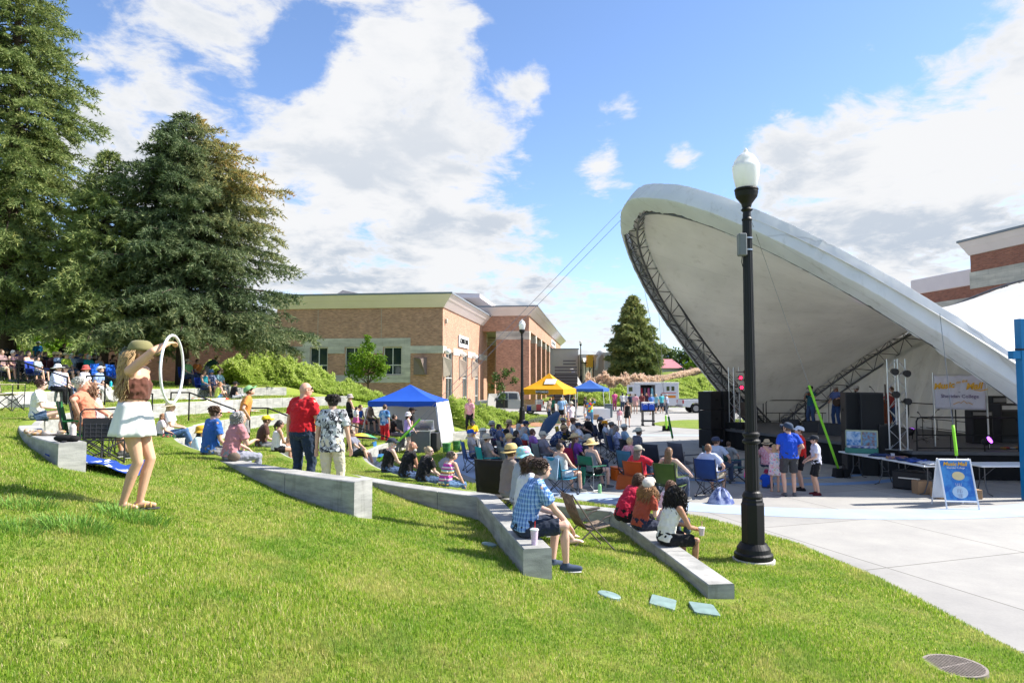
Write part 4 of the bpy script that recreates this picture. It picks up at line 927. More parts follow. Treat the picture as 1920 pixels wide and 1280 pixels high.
def _vor(cols, sc_, thr=.45):
    def f(T, tc):
        v = T.node('ShaderNodeTexVoronoi', {'Vector': tc, 'Scale': sc_}); s = T.node('ShaderNodeSeparateColor', {0: v.outputs[1]})
        r = T.ramp(s.outputs[0], [(i/len(cols), c) for i, c in enumerate(cols)]+[(1, cols[-1])], 'CONSTANT'); n = T.noise(tc, sc_*2, 3, .6)
        return T.mix(T.sm(n, thr, thr+.06), r, cols[0])
    return f
M_PRINT = patmat('black_white_print', _vor([(.62, .63, .64), (.05, .05, .06), (.3, .3, .32), (.55, .55, .56), (.03, .03, .03)], 22., .56))
M_NAVYF = patmat('navy_floral', _vor([(.03, .05, .14), (.45, .5, .6), (.05, .1, .3), (.6, .6, .65)], 26.))
M_BLUEW = patmat('blue_white_print', _vor([(.55, .58, .75), (.12, .15, .45), (.65, .65, .8), (.2, .2, .5)], 30.))
M_MULTI = patmat('bright_floral', _vor([(.75, .7, .72), (.7, .1, .3), (.1, .5, .6), (.75, .5, .1), (.75, .7, .72)], 24.))
M_TIEDYE = patmat('tie_dye', _vor([(.75, .35, .05), (.7, .05, .04), (.75, .6, .05), (.05, .25, .6), (.05, .5, .5)], 7., .7))
M_PASTEL = patmat('pastel_hat_print', _vor([(.30, .62, .66), (.75, .25, .45), (.35, .62, .7), (.7, .6, .3)], 16.))
M_PINKF = patmat('pink_print', _vor([(.70, .32, .36), (.75, .6, .6), (.6, .15, .2), (.7, .4, .4)], 24.))
M_AQUA = patmat('dark_green_floral', _vor([(.02, .05, .03), (.25, .35, .1), (.5, .1, .1), (.02, .1, .06)], 24.))
REMESH = []
def rm(mb, name, m, parent, vox, smooth=4, disp=0, dsc=.1, color=None):
    o = mb.build(name, m, parent, smooth=True); md = o.modifiers.new('r', 'REMESH'); md.mode = 'VOXEL'; md.voxel_size = vox; md.use_smooth_shade = True
    if smooth: s = o.modifiers.new('s', 'SMOOTH'); s.factor = .5; s.iterations = smooth
    if disp:
        key = 'fold%.3f' % dsc; tx = bpy.data.textures.get(key)
        if not tx: tx = bpy.data.textures.new(key, 'CLOUDS'); tx.noise_scale = dsc; tx.noise_depth = 1
        d = o.modifiers.new('d', 'DISPLACE'); d.texture = tx; d.strength = disp; d.mid_level = .5; d.texture_coords = 'GLOBAL'
    if color: o.color = (*color, 1); o['tint'] = 1
    REMESH.append(o); return o
def bake_all():
    dg = bpy.context.evaluated_depsgraph_get(); dg.update(); out = []
    for o in REMESH: out.append((o, bpy.data.meshes.new_from_object(o.evaluated_get(dg), depsgraph=dg)))
    for o, me in out:
        old = o.data; o.modifiers.clear(); o.data = me; me.name = o.name
        if not me.materials: me.materials.append(old.materials[0])
        me.polygons.foreach_set('use_smooth', np.ones(len(me.polygons), bool)); bpy.data.meshes.remove(old)
    REMESH.clear()
def ik(a, b, l1, l2, pole):
    a, b = Vector(a), Vector(b); d = b-a; L = d.length
    if L > (l1+l2)*.995: b = a+d*((l1+l2)*.995/L); d = b-a; L = d.length
    if L < abs(l1-l2)+.02: L = abs(l1-l2)+.02
    u = d.normalized(); x = (l1*l1-l2*l2+L*L)/(2*L); h = math.sqrt(max(0, l1*l1-x*x)); p = Vector(pole); p = p-u*p.dot(u); p = p.normalized() if p.length > 1e-4 else u.orthogonal().normalized()
    return a+u*x+p*h, b
def caps(mb, pts, rs, n=10):
    mb.tube(pts, list(rs), n)
    for p, r in zip(pts, rs): mb.ell(p, (r, r, r), nu=8, nv=6)
def loft(mb, secs, xd, n=14):
    """secs: (centre, rx, ry); rings square to the path, x axis xd"""
    v = []; f = []
    for i, (c, rx, ry) in enumerate(secs):
        t = (secs[min(i+1, len(secs)-1)][0]-secs[max(i-1, 0)][0]).normalized(); x = (xd-t*xd.dot(t)).normalized(); y = t.cross(x)
        for k in range(n):
            a = 2*PI*k/n; v.append(c+x*(rx*math.cos(a))+y*(ry*math.sin(a)))
    for i in range(len(secs)-1):
        for k in range(n): k2 = (k+1) % n; f.append((i*n+k, i*n+k2, (i+1)*n+k2, (i+1)*n+k))
    f.append(tuple(range(n-1, -1, -1))); f.append(tuple((len(secs)-1)*n+k for k in range(n))); mb.add(v, f)
POSES = {
 'stand': dict(ph=.93, lean=3, hands=[(.24, .05, .80), (-.24, .05, .80)], feet=[(.11, .02, .07), (-.11, -.02, .07)], knee=(0, 1, 0)),
 'walk': dict(ph=.91, lean=5, hands=[(.24, .20, .85), (-.24, -.12, .82)], feet=[(.09, -.25, .11), (-.09, .25, .07)], knee=(0, 1, 0)),
 'hips': dict(ph=.93, lean=2, hands=[(.17, .10, 1.0), (-.17, .10, 1.0)], feet=[(.13, .0, .07), (-.13, .0, .07)], knee=(0, 1, 0), el=(1, -.6, 0)),
 'sit': dict(ph=.10, lean=8, hands=[(.13, .36, .20), (-.12, .34, .20)], feet=[(.14, .44, -.38), (-.13, .46, -.38)], knee=(0, .3, 1)),
 'chair': dict(ph=.10, lean=-12, hands=[(.26, .20, .24), (-.26, .22, .24)], feet=[(.14, .50, -.33), (-.13, .46, -.33)], knee=(0, .3, 1), el=(.8, -.6, -.3)),
 'lap': dict(ph=.10, lean=-6, hands=[(.06, .26, .20), (-.06, .24, .20)], feet=[(.12, .48, -.33), (-.12, .52, -.33)], knee=(0, .3, 1), el=(.8, -.5, -.3)),
 'slouch': dict(ph=.10, lean=28, hands=[(.10, .42, .17), (-.10, .44, .17)], feet=[(.15, .42, -.38), (-.15, .42, -.38)], knee=(0, .3, 1)),
 'phone': dict(ph=.10, lean=16, hands=[(.07, .36, .32), (-.07, .36, .31)], feet=[(.12, .44, -.38), (-.12, .44, -.38)], knee=(0, .3, 1)),
 'cross': dict(ph=.10, lean=4, hands=[(.10, .36, .26), (-.10, .34, .26)], feet=[(-.06, .55, -.22), (-.11, .44, -.38)], knee=(0, .3, 1)),
 'floor': dict(ph=.10, lean=14, hands=[(.13, .38, .38), (-.13, .38, .38)], feet=[(.14, .58, .06), (-.14, .55, .06)], knee=(0, .1, 1)),
 'legs_out': dict(ph=.10, lean=-14, hands=[(.26, -.25, .05), (-.26, -.25, .05)], feet=[(.10, .86, .06), (-.10, .84, .06)], knee=(0, .1, 1)),
 'indian': dict(ph=.10, lean=16, hands=[(.10, .32, .2), (-.10, .34, .2)], feet=[(-.15, .30, .07), (.15, .36, .07)], knee=(0, .6, .5), kspread=1),
}
SK = (.60, .36, .26); SKT = (.47, .27, .18); SKD = (.24, .12, .07); SKP = (.68, .44, .35)
HB = (.10, .055, .03); HD = (.025, .018, .015); HG = (.42, .40, .38); HW = (.62, .60, .56); HBL = (.50, .34, .17); HR = (.26, .10, .04)
def person(pos, yaw, lb, pose='stand', h=1.72, lod=1, skin=SK, hair='short', hc=HB, hat=None, hatc=(.1, .1, .1), shirt=(.5, .5, .5), sleeve='short', pants=(.05, .07, .12), leg='long', shoe=(.1, .1, .1), shades=False, wide=1., hy=0, hp_=0, group=None, skirt=None, smat=None, pmat=None, hmat=None, barefoot=False, beard=None, long=.35, tilt=0, tuck=False, **ov):
    P = dict(POSES[pose]); P.update(ov); s = h/1.75; vox = (.0085, .014, .022)[lod]; inf = (.014, .018, .022)[lod]
    root = thing('person', pos, yaw, lb, 'person', group); V3 = Vector
    S = lambda v: V3(v)*s
    seated = P['ph'] < .5
    p0 = S((0, 0, P['ph'])); le = R(P['lean']); ti = R(tilt); up0 = V3((math.sin(ti), math.sin(le)*.5, math.cos(le*.5))).normalized(); up1 = V3((math.sin(ti), math.sin(le), math.cos(le))).normalized()
    xd = V3((math.cos(ti), 0, -math.sin(ti))); waist = p0+up0*.18*s; chest = waist+up1*.20*s; nb = chest+up1*.15*s
    sy = P.get('shy', 0); xs = (Matrix.Rotation(R(sy), 3, up1) @ xd)
    sh = [chest+up1*.095*s+xs*(sd*.175*s*(.95+.05*wide)) for sd in (1, -1)]
    hup = (up1*.55+V3((0, 0, .45))).normalized(); neck = nb+hup*.038*s; HM = Matrix.Rotation(R(hy), 3, 'Z') @ Matrix.Rotation(R(-hp_), 3, 'X')
    hc_ = neck+hup*.070*s+(HM @ V3((0, .025, .02)))*s
    el_, hd_, kn_, an_, hips = [], [], [], [], []
    for i, sd in enumerate((1, -1)):
        ho = S(P['hands'][i]); pol_ = P.get('el', (.55, -.7, -.35)); pol_ = V3((pol_[0]*sd, pol_[1], pol_[2])); pol_ = V3(P['elp'][i]) if 'elp' in P else pol_
        e, hnd = ik(sh[i], ho, .295*s, .26*s, pol_); el_.append(e); hd_.append(hnd)
        hip = p0+V3((sd*.088*s*wide**.5, 0, -.01*s)); hips.append(hip); kp = V3(P['knee']); kp = kp+V3((sd*(.18 if not P.get('kspread') else 1.6), 0, 0))
        if 'kneep' in P: kp = V3(P['kneep'][i])
        k, a = ik(hip, S(P['feet'][i]), .435*s, .43*s, kp); kn_.append(k); an_.append(a)
    # --- the body, one continuous surface
    b = MB(); w_ = wide
    loft(b, [(p0-up0*.08*s, .10*s*w_, .08*s), (p0-up0*.03*s, .155*s*w_, .11*s*w_), (p0+up0*.05*s, .16*s*w_, .112*s*w_), (waist, .135*s*w_, .10*s*w_), (chest-up1*.03*s, .155*s*w_, .112*s*w_), (chest+up1*.06*s, .16*s*w_**.7, .105*s), (chest+up1*.12*s, .12*s, .075*s), (nb, .06*s, .06*s)], xd)
    caps(b, [nb-hup*.03*s, neck+hup*.03*s], [.056*s*w_**.4, .05*s*w_**.4])
    b.ell(hc_, S((.073, .092, .108)), M=HM, nu=14, nv=10); b.ell(hc_+HM @ S((0, .028, -.062)), S((.052, .058, .055)), M=HM)
    if lod < 2:
        b.tube([hc_+HM @ S((0, .088, .012)), hc_+HM @ S((0, .112, -.028)), hc_+HM @ S((0, .088, -.036))], [.010*s, .016*s, .010*s], 6)
        for sd in (1, -1): b.ell(hc_+HM @ S((sd*.076, -.004, -.005)), S((.012, .02, .032)), M=HM, nu=6, nv=5)
        b.ell(hc_+HM @ S((0, .078, .035)), S((.05, .016, .012)), M=HM); b.ell(hc_+HM @ S((0, .083, -.062)), S((.026, .014, .012)), M=HM)
    for i, sd in enumerate((1, -1)):
        e, hnd = el_[i], hd_[i]; fd = (hnd-e).normalized(); 
        caps(b, [nb-hup*.02*s, sh[i].lerp(nb, .15)-up1*.01*s], [.046*s, .044*s*w_**.4])
        b.ell(sh[i]-xs*sd*.02*s, (.058*s*w_**.4,)*3); caps(b, [sh[i], sh[i].lerp(e, .45), e, e.lerp(hnd, .3), hnd], [.05*s*w_**.4, .045*s*w_**.5, .037*s, .038*s, .025*s])
        hdv = P.get('hand_dir', [None, None])[i]; fd2 = V3(hdv).normalized() if hdv else (fd+V3((0, 0, -.25))).normalized()
        sidev = fd2.cross(V3((0, 0, 1))); sidev = sidev.normalized() if sidev.length > .1 else V3((1, 0, 0)); pn = sidev.cross(fd2).normalized(); pn = -pn if pn.z < 0 else pn
        if lod < 2:
            pc = hnd+fd2*.045*s; MM = Matrix((sidev, fd2, pn)).transposed(); b.ell(pc, S((.040, .05, .017)), M=MM)
            crl = P.get('curl', .5); fr = .0095*s if lod == 0 else .012*s
            for q, (off, ln) in enumerate(((-.030, .062), (-.010, .072), (.010, .068), (.029, .052))):
                a0 = pc+sidev*off*s+fd2*.035*s; a1 = a0+(fd2-pn*crl*.5)*ln*.5*s; a2 = a1+(fd2*(1-crl*.6)-pn*crl)*ln*.5*s; caps(b, [a0, a1, a2], [fr, fr*.92, fr*.75], 6)
            th = pc+sidev*(-sd*.034*s)-fd2*.02*s; t1 = th+(sidev*(-sd)*.8+fd2*.8-pn*.2)*.032*s; caps(b, [th, t1, t1+(fd2-pn*.3)*.03*s], [fr*1.2, fr*1.1, fr*.8], 6)
        else: b.ell(hnd+fd2*.06*s, S((.034, .034, .045)))
        k, a = kn_[i], an_[i]; hip = hips[i]
        bk = ((hip-k).normalized()+(a-k).normalized()); bk = bk.normalized() if bk.length > .05 else V3((0, -1, 0)); bk = bk*(1 if True else 0)
        cf = k.lerp(a, .3)+bk*.012*s
        caps(b, [hip, hip.lerp(k, .5), k, cf, a], [.083*s*w_**.7, .068*s*w_**.6, .052*s, .052*s*w_**.3, .034*s])
        fw = P.get('foot_dir', [(.15*sd, 1, 0)]*2)[i]; fw = V3(fw).normalized(); f0 = a+V3((0, 0, -.035*s))
        caps(b, [f0-fw*.03*s+V3((0, 0, -.005*s)), f0+fw*.06*s, f0+fw*.135*s-V3((0, 0, .01*s))], [.034*s, .032*s, .024*s])
        if barefoot and lod < 2:
            sv = fw.cross(V3((0, 0, 1)))
            for q in range(5): caps(b, [f0+fw*.12*s+sv*(q-2)*.014*s-V3((0, 0, .012*s)), f0+fw*(.172-.008*abs(q-1 if sd > 0 else q-3))*s+sv*(q-2)*.015*s-V3((0, 0, .018*s))], [.012*s, .010*s], 6)
    rm(b, 'body', M_SKIN, root, vox, 3 if lod else 4, color=skin)
    # --- shirt
    c = MB(); I = inf
    if smat or shirt:
        bot = P.get('hem', -.04); top = P.get('neckline', .115)
        if tuck: bot = .03
        secs = [(p0+up0*bot*s, .165*s*w_+I, .118*s*w_+I), (p0+up0*(bot+.08)*s, .160*s*w_+I, .118*s*w_+I), (waist, .142*s*w_+I, .110*s*w_+I), (chest-up1*.03*s, .158*s*w_+I, .118*s*w_+I), (chest+up1*.06*s, .16*s*w_**.7+I, .108*s+I)]
        if P.get('crop'): secs = secs[3:]; secs.insert(0, (waist+up1*.015*s, .136*s*w_+I, .104*s*w_+I))
        if sleeve == 'none': secs += [(chest+up1*(top-.02)*s, .115*s, .070*s+I), (chest+up1*(top+.015)*s, .085*s, .06*s)]
        elif sleeve == 'strap': secs = secs[:-1]+[(chest+up1*.035*s, .150*s*w_**.7+I, .104*s+I)]
        else: secs += [(chest+up1*.115*s, .125*s+I, .078*s+I), (nb-hup*.012*s, .066*s+I*.6, .064*s+I*.6)]
        loft(c, secs, xd)
        for i, sd in enumerate((1, -1)):
            e, hnd = el_[i], hd_[i]; k0 = .056*s*w_**.35+I
            if sleeve in ('short', 'long', 'cap'): caps(c, [nb-hup*.035*s, sh[i].lerp(nb, .12)-up1*.008*s], [.056*s+I, .054*s*w_**.4+I])
            if sleeve == 'short': caps(c, [sh[i]-xs*sd*.02*s, sh[i].lerp(e, .3)], [k0, k0*.97]); c.tube([sh[i].lerp(e, .25), sh[i].lerp(e, .68)], [k0*.97, .050*s*w_**.5+I*1.3], 12)
            elif sleeve == 'cap': caps(c, [sh[i]-xs*sd*.02*s, sh[i].lerp(e, .12)], [k0, k0*.9])
            elif sleeve == 'long': caps(c, [sh[i]-xs*sd*.02*s, sh[i].lerp(e, .45), e, hnd.lerp(e, .1)], [k0, .045*s+I, .04*s+I, .028*s+I])
            elif sleeve == 'none': c.tube([sh[i]-xs*sd*.075*s+up1*.005*s, chest+xs*sd*.07*s], [.035*s+I*.5, .06*s], 8)
        rm(c, 'shirt' if sleeve != 'strap' else 'top', smat or M_CLOTH, root, vox, 2 if lod == 0 else 3, (.034, .018, .01)[lod], .07, color=None if smat else shirt)
    # --- lower garment
    c = MB()
    if skirt:
        ln = skirt; kc = (kn_[0]+kn_[1])/2; n = 26; v = []; f = []; rows = 9; yv = V3((0, 1, 0))
        ax = (kc-p0) if seated else V3((0, 0, -1))*(hips[0]-kn_[0]).length; ax = ax/ max(ax.length, .01)*.435*s
        st = p0+up0*.165*s if not seated else p0+up0*.05*s; L = []
        for r_ in range(rows):
            q = r_/(rows-1); cc = st.lerp(p0+ax*ln, q); rx = (.135+.060*q**.7)*s*w_+I; ry = (.105+.055*q**.7)*s*w_+I; L.append((cc, rx, ry))
        dirn = (L[-1][0]-L[0][0]).normalized(); x = (xd-dirn*xd.dot(dirn)).normalized(); y = dirn.cross(x); base = len(v)
        for r_, (cc, rx, ry) in enumerate(L):
            q = r_/(rows-1)
            for k in range(n*2): a = PI*k/n; fl = 1+.09*q*math.sin(a*7+1)+.04*q*math.sin(a*13); v.append(cc+x*rx*fl*math.cos(a)+y*ry*fl*math.sin(a))
        m_ = n*2
        for r_ in range(rows-1):
            for k in range(m_): f.append((r_*m_+k, r_*m_+(k+1) % m_, (r_+1)*m_+(k+1) % m_, (r_+1)*m_+k))
        c.add(v, f); o = c.build('skirt', pmat or M_CLOTH, root, smooth=True, solid=.006)
        if not pmat: o.color = (*pants, 1); o['tint'] = 1
    else:
        I2 = I*1.15; loft(c, [(p0-up0*.09*s, .11*s*w_, .09*s), (p0-up0*.03*s, .160*s*w_+I, .114*s*w_+I), (p0+up0*.06*s, .158*s*w_+I, .112*s*w_+I), (p0+up0*.10*s, .150*s*w_+I*.8, .108*s*w_+I*.8)], xd)
        for i in (0, 1):
            k, a, hip = kn_[i], an_[i], hips[i]
            if leg == 'long': caps(c, [hip, hip.lerp(k, .5), k, k.lerp(a, .4)], [.086*s*w_**.7+I2, .072*s*w_**.6+I2, .056*s+I2, .054*s+I2]); c.tube([k.lerp(a, .4), k.lerp(a, .96)], [.054*s+I2, .046*s+I2], 10)
            elif leg == 'shorts': caps(c, [hip, hip.lerp(k, .45)], [.086*s*w_**.7+I2, .074*s*w_**.6+I2]); c.tube([hip.lerp(k, .45), hip.lerp(k, .86)], [.075*s*w_**.6+I2, .070*s+I2*1.4], 12)
            elif leg == 'brief': caps(c, [hip, hip.lerp(k, .22)], [.086*s*w_**.7+I2, .082*s*w_**.6+I2]); c.tube([hip.lerp(k, .2), hip.lerp(k, .48)], [.080*s*w_**.6+I2, .074*s+I2*1.2], 12)
            elif leg == 'crop': caps(c, [hip, hip.lerp(k, .5), k, k.lerp(a, .3)], [.086*s*w_**.7+I2, .070*s*w_**.6+I2, .054*s+I2, .05*s+I2]); c.tube([k.lerp(a, .3), k.lerp(a, .7)], [.054*s+I2, .045*s+I2], 10)
        rm(c, 'trousers' if leg in ('long', 'crop') else 'shorts', pmat or M_CLOTH, root, vox, 2 if lod == 0 else 3, (.026, .016, .008)[lod], .06, color=None if pmat else pants)
    # --- shoes
    if not barefoot:
        for i, sd in enumerate((1, -1)):
            a = an_[i]; fw = V3(P.get('foot_dir', [(.15*sd, 1, 0)]*2)[i]).normalized(); f0 = a+V3((0, 0, -.035*s)); c = MB()
            if shoe == 'sandal':
                sv = fw.cross(V3((0, 0, 1))); c.tube([f0-fw*.05*s-V3((0, 0, .032*s)), f0+fw*.05*s-V3((0, 0, .032*s)), f0+fw*.185*s-V3((0, 0, .034*s))], [.036*s, .038*s, .036*s], 10)
                o = c.build('sandal', M_SOLE, root, smooth=False)
                for v in o.data.vertices: v.co.z = f0.z-.045*s+(v.co.z-(f0.z-.032*s))*.32
                q = MB()
                for d_, w2, rz_ in ((.10, .047, .5), (.07, .046, -.5), (-.02, .045, 0)):
                    pts = [f0+fw*(d_+math.cos(t_)*rz_*.03)*s+sv*math.cos(t_)*w2*s+V3((0, 0, math.sin(t_)*.044*s-.026*s)) for t_ in np.linspace(0, PI, 9)]; q.tube(pts, .006*s, 5)
                q.build('strap', mat('gold_strap', (.55, .36, .10), .5), o)
            else:
                caps(c, [f0-fw*.035*s+V3((0, 0, -.003*s)), f0+fw*.06*s-V3((0, 0, .004*s)), f0+fw*.155*s-V3((0, 0, .012*s))], [.043*s, .042*s, .032*s]); c.tube([f0, a+V3((0, 0, .025*s))], [.042*s, .040*s], 10)
                o = rm(c, 'shoe', M_CLOTH, root, max(vox, .011), 2, color=shoe)
                if lod < 2: q = MB(); q.tube([f0-fw*.05*s-V3((0, 0, .034*s)), f0+fw*.06*s-V3((0, 0, .034*s)), f0+fw*.165*s-V3((0, 0, .034*s))], [.043*s, .046*s, .040*s], 12); q.v = [(x_, y_, f0.z-.042*s+(z_-(f0.z-.034*s))*.25) for x_, y_, z_ in q.v]; q.build('sole', mat('pale_sole', (.5, .5, .5), .7), o)
    # --- head things
    hw = lambda v: hc_+HM @ S(v)
    def strands(n, rad, length, wave, rr, back=True, seed=1, curly=False):
        rnd = random.Random(seed+len(lb)); m = MB()
        for k in range(n):
            aw = 1.2 if (hat and length > .25) else 1.55 if hat else 2.1; az = rnd.uniform(-aw, aw) if back else rnd.uniform(-PI, PI); ph = rnd.uniform(.1 if not hat else 1.15, 1.25 if not hat else 1.6); d = V3((math.sin(az)*math.sin(ph), -math.cos(az)*math.sin(ph), math.cos(ph)))
            p = hc_+HM @ V3((d.x*.082*s, d.y*.100*s-.008*s, d.z*.112*s+.005)); L = length*rnd.uniform(.75, 1.05)*s; pts = [p]; n_ = 9 if lod == 0 else 6; ou = V3((d.x, d.y, 0)); ou = (HM @ ou); ou = ou.normalized() if ou.length > .05 else V3((0, -1, 0)); ph0 = rnd.uniform(0, 6)
            for j in range(1, n_+1):
                q = j/n_; drop = q*L; r0 = (.030+(.062 if length > .25 else 0)*min(1, q*1.6))*math.sin(min(1, q*2.2)*PI/2)+wave*math.sin(ph0+q*9)*.02; dd = V3((ou.x*r0, ou.y*r0, -drop+.02*math.sin(q*PI)))
                dd += V3((math.cos(ph0+q*8)*wave*.016, math.sin(ph0*1.7+q*8)*wave*.016, 0)); z_top = p+dd*1.0
                if q < .35: z_top += ou*.02*s*math.sin(q/.35*PI)
                pts.append(z_top)
            m.tube(pts, [rr*s*(1-.65*(j/n_)**2) for j in range(n_+1)], 5, cap=False)
        return m
    if hair != 'bald':
        m = MB(); cs_ = 1+.35*long if (hair == 'curly' and long > .5) else 1; m.ell(hw((0, -.017-.05*(cs_-1), .018)), S((.086*cs_, .098*cs_, .108*(1+(cs_-1)*.4))), M=HM, nu=16, nv=12)
        if hair in ('long', 'wavy', 'pony', 'bob') and lod:
            L = dict(long=long, wavy=long, pony=.0, bob=.13)[hair]
            if L: loft(m, [(hw((0, -.045, .02)), .085*s, .062*s), (hw((0, -.058, -.08)), .095*s, .052*s), (hc_+HM @ S((0, -.07, -.10))+V3((0, -.02*s, -L*.5*s)), .095*s, .042*s), (hc_+HM @ S((0, -.06, -.10))+V3((0, -.03*s, -L*s)), .06*s, .025*s)], HM @ V3((1, 0, 0)))
            if hair == 'pony': caps(m, [hw((0, -.11, .03)), hw((0, -.15, -.04)), hw((0, -.13, -.14))], [.03*s, .034*s, .018*s])
        if hair == 'bun': m.ell(hw((0, -.105, .06)), (.042*s,)*3)
        if hair == 'curly' and lod:
            rnd = random.Random(7)
            for k in range(60):
                az = rnd.uniform(-2.2, 2.2); ph = rnd.uniform(.1, 1.7); d = V3((math.sin(az)*math.sin(ph), -math.cos(az)*math.sin(ph), math.cos(ph))); m.ell(hw((d.x*.09, d.y*.105-.012, d.z*.115+.01)), (rnd.uniform(.02, .032)*s,)*3, nu=6, nv=5)
        o = rm(m, 'hair', M_HAIRM, root, max(vox, .01), 2, .02 if hair not in ('short',) else .012, .03, color=hc)
        if lod == 0 and hair in ('long', 'wavy', 'pony', 'bob', 'curly', 'short'):
            if hair == 'curly':
                rnd = random.Random(3); q = MB()
                for k in range(int(420+500*long)):
                    az = rnd.uniform(-2.35, 2.35); ph = rnd.uniform(.05, 1.9+.5*long); ra = rnd.uniform(1., 1+.95*long); d = V3((math.sin(az)*math.sin(ph), -math.cos(az)*math.sin(ph), math.cos(ph))); c_ = hw((d.x*.088*ra, d.y*.104*ra-.012, d.z*.11*min(ra, 1.25)+.012)); pts = []; ax_ = rnd.uniform(0, 6); L2 = rnd.uniform(.05, .11)*s*(1+long*1.3)
                    for j in range(9): tt = j/8; pts.append(c_+V3((math.cos(ax_+tt*13)*.011*s, math.sin(ax_+tt*13)*.011*s, -tt*L2))+(HM @ V3((d.x, d.y, 0)))*tt*.02*s)
                    q.tube(pts, .0055*s, 4, cap=False)
            elif hair == 'short' and hat: q = MB().ell(hc_, (.01, .01, .01))
            elif hair == 'short': q = strands(260, .1, .055, .6, .007)
            else: q = strands(420 if hair != 'pony' else 160, .1, dict(long=.12+long, wavy=.12+long, pony=.06, bob=.2)[hair], 1.3 if hair in ('wavy', 'bob') else .25, .0058)
            q2 = q.build('lock', M_HAIRM, o, smooth=True); q2.color = (*hc, 1)
    if beard: m = MB(); m.ell(hw((0, .045, -.085)), S((.056, .055, .05 if beard is True or len(beard) == 3 else .08)), M=HM); rm(m, 'beard', M_HAIRM, root, max(vox, .012), 2, .015, .03, color=hc if beard is True else beard)
    if shades and lod < 2:
        m = MB()
        for sd in (1, -1): m.ell(hw((sd*.034, .092, .02)), S((.028, .010, .020)), M=HM, nu=10, nv=6); m.tube([hw((sd*.06, .088, .026)), hw((sd*.078, .06, .026)), hw((sd*.082, -.01, .022))], .004*s, 5)
        m.tube([hw((-.012, .100, .024)), hw((.012, .100, .024))], .004*s, 5); m.build('sunglasses', M_SHADES, root, smooth=True)
    elif lod < 2:
        for sd in (1, -1):
            e = MB().ell(hw((sd*.031, .084, .012)), S((.014, .009, .0085)), M=HM, nu=8, nv=6).build('eye', M_EYEW, root, smooth=True); MB().ell(hw((sd*.031, .0915, .012)), S((.006, .004, .0065)), M=HM, nu=6, nv=5).build('pupil', M_IRIS, e, smooth=True)
    if lod == 0: MB().ell(hw((0, .093, -.064)), S((.024, .008, .008)), M=HM, nu=10, nv=6).build('lips', M_LIP, root, smooth=True)
    if hat:
        m = MB(); q = Matrix(HM); HT = lambda v: hc_+HM @ (Matrix.Rotation(R(6), 3, 'X') @ S(v)); n = 20; sc1 = 1.05; S = lambda v: V3(v)*s*1.07
        def dome(z0, hgt, rx, ry, flat=.6, rows=6, cy=-.012):
            v = []; f = []
            for i in range(rows+1):
                a = i/rows*PI/2; rr = math.cos(a)**flat if i < rows else 0; 
                for k in range(n): t_ = 2*PI*k/n; v.append(HT((rx*rr*math.cos(t_), cy+ry*rr*math.sin(t_), z0+hgt*math.sin(a))))
            for i in range(rows):
                for k in range(n): k2 = (k+1) % n; f.append((i*n+k, i*n+k2, (i+1)*n+k2, (i+1)*n+k))
            m.add(v, f)
        if hat == 'cap':
            dome(.028, .10, .096, .112, .55); v = []
            for i in range(3):
                for k in range(11): t_ = PI*(.14+.72*k/10); r_ = .10+.036*i; v.append(HT((.092*math.cos(t_)*(1+.05*i), .02+r_*math.sin(t_)*(1 if i else .95), .036-.010*i-.020*math.cos(t_)**2*i)))
            f = [(i*11+k, i*11+k+1, (i+1)*11+k+1, (i+1)*11+k) for i in range(2) for k in range(10)]; m.add(v, f)
        else:
            br, dip, hh = dict(sun=(.185, .02, .11), straw=(.17, .012, .115), bucket=(.135, .05, .10), cowboy=(.19, -.05, .13), fedora=(.145, .0, .105), visor=(.13, .02, .03))[hat]
            dome(.035, hh, .093, .108, .4 if hat != 'sun' else .7); v = []; rr = 4
            for i in range(rr+1):
                u_ = i/rr
                for k in range(28): t_ = 2*PI*k/28; r_ = .09+(br-.09)*u_; z_ = .036-dip*u_*(1 if dip > 0 else math.cos(t_)**2)+.006*u_*math.sin(t_*3+len(lb)); v.append(HT((r_*math.cos(t_), -.012+(r_+.012)*math.sin(t_), z_)))
            f = [(i*28+k, i*28+(k+1) % 28, (i+1)*28+(k+1) % 28, (i+1)*28+k) for i in range(rr) for k in range(28)]; m.add(v, f)
        o = m.build('hat', hmat or (M_STRAW if hat in ('straw', 'cowboy', 'fedora') else M_CLOTH), root, smooth=True, solid=.005); o.color = (*hatc, 1); o['tint'] = 1
        if hat in ('straw', 'cowboy', 'fedora') and lod < 2:
            m = MB(); v = [HT((.096*math.cos(2*PI*k/n), -.012+.111*math.sin(2*PI*k/n), z_)) for z_ in (.038, .062) for k in range(n)]; m.add(v, [(k, (k+1) % n, n+(k+1) % n, n+k) for k in range(n)]); b_ = m.build('hat_band', M_CLOTH, o, smooth=True, solid=.006); b_.color = (*P.get('band', (.05, .04, .04)), 1)
    for key, val in (('hand_r', hd_[0]), ('hand_l', hd_[1]), ('head', hc_)): root[key] = [float(q) for q in val]
    return root
def face(x, y, tx, ty): return math.atan2(ty-y, tx-x)-PI/2
SX, SY = 11.5, 25.
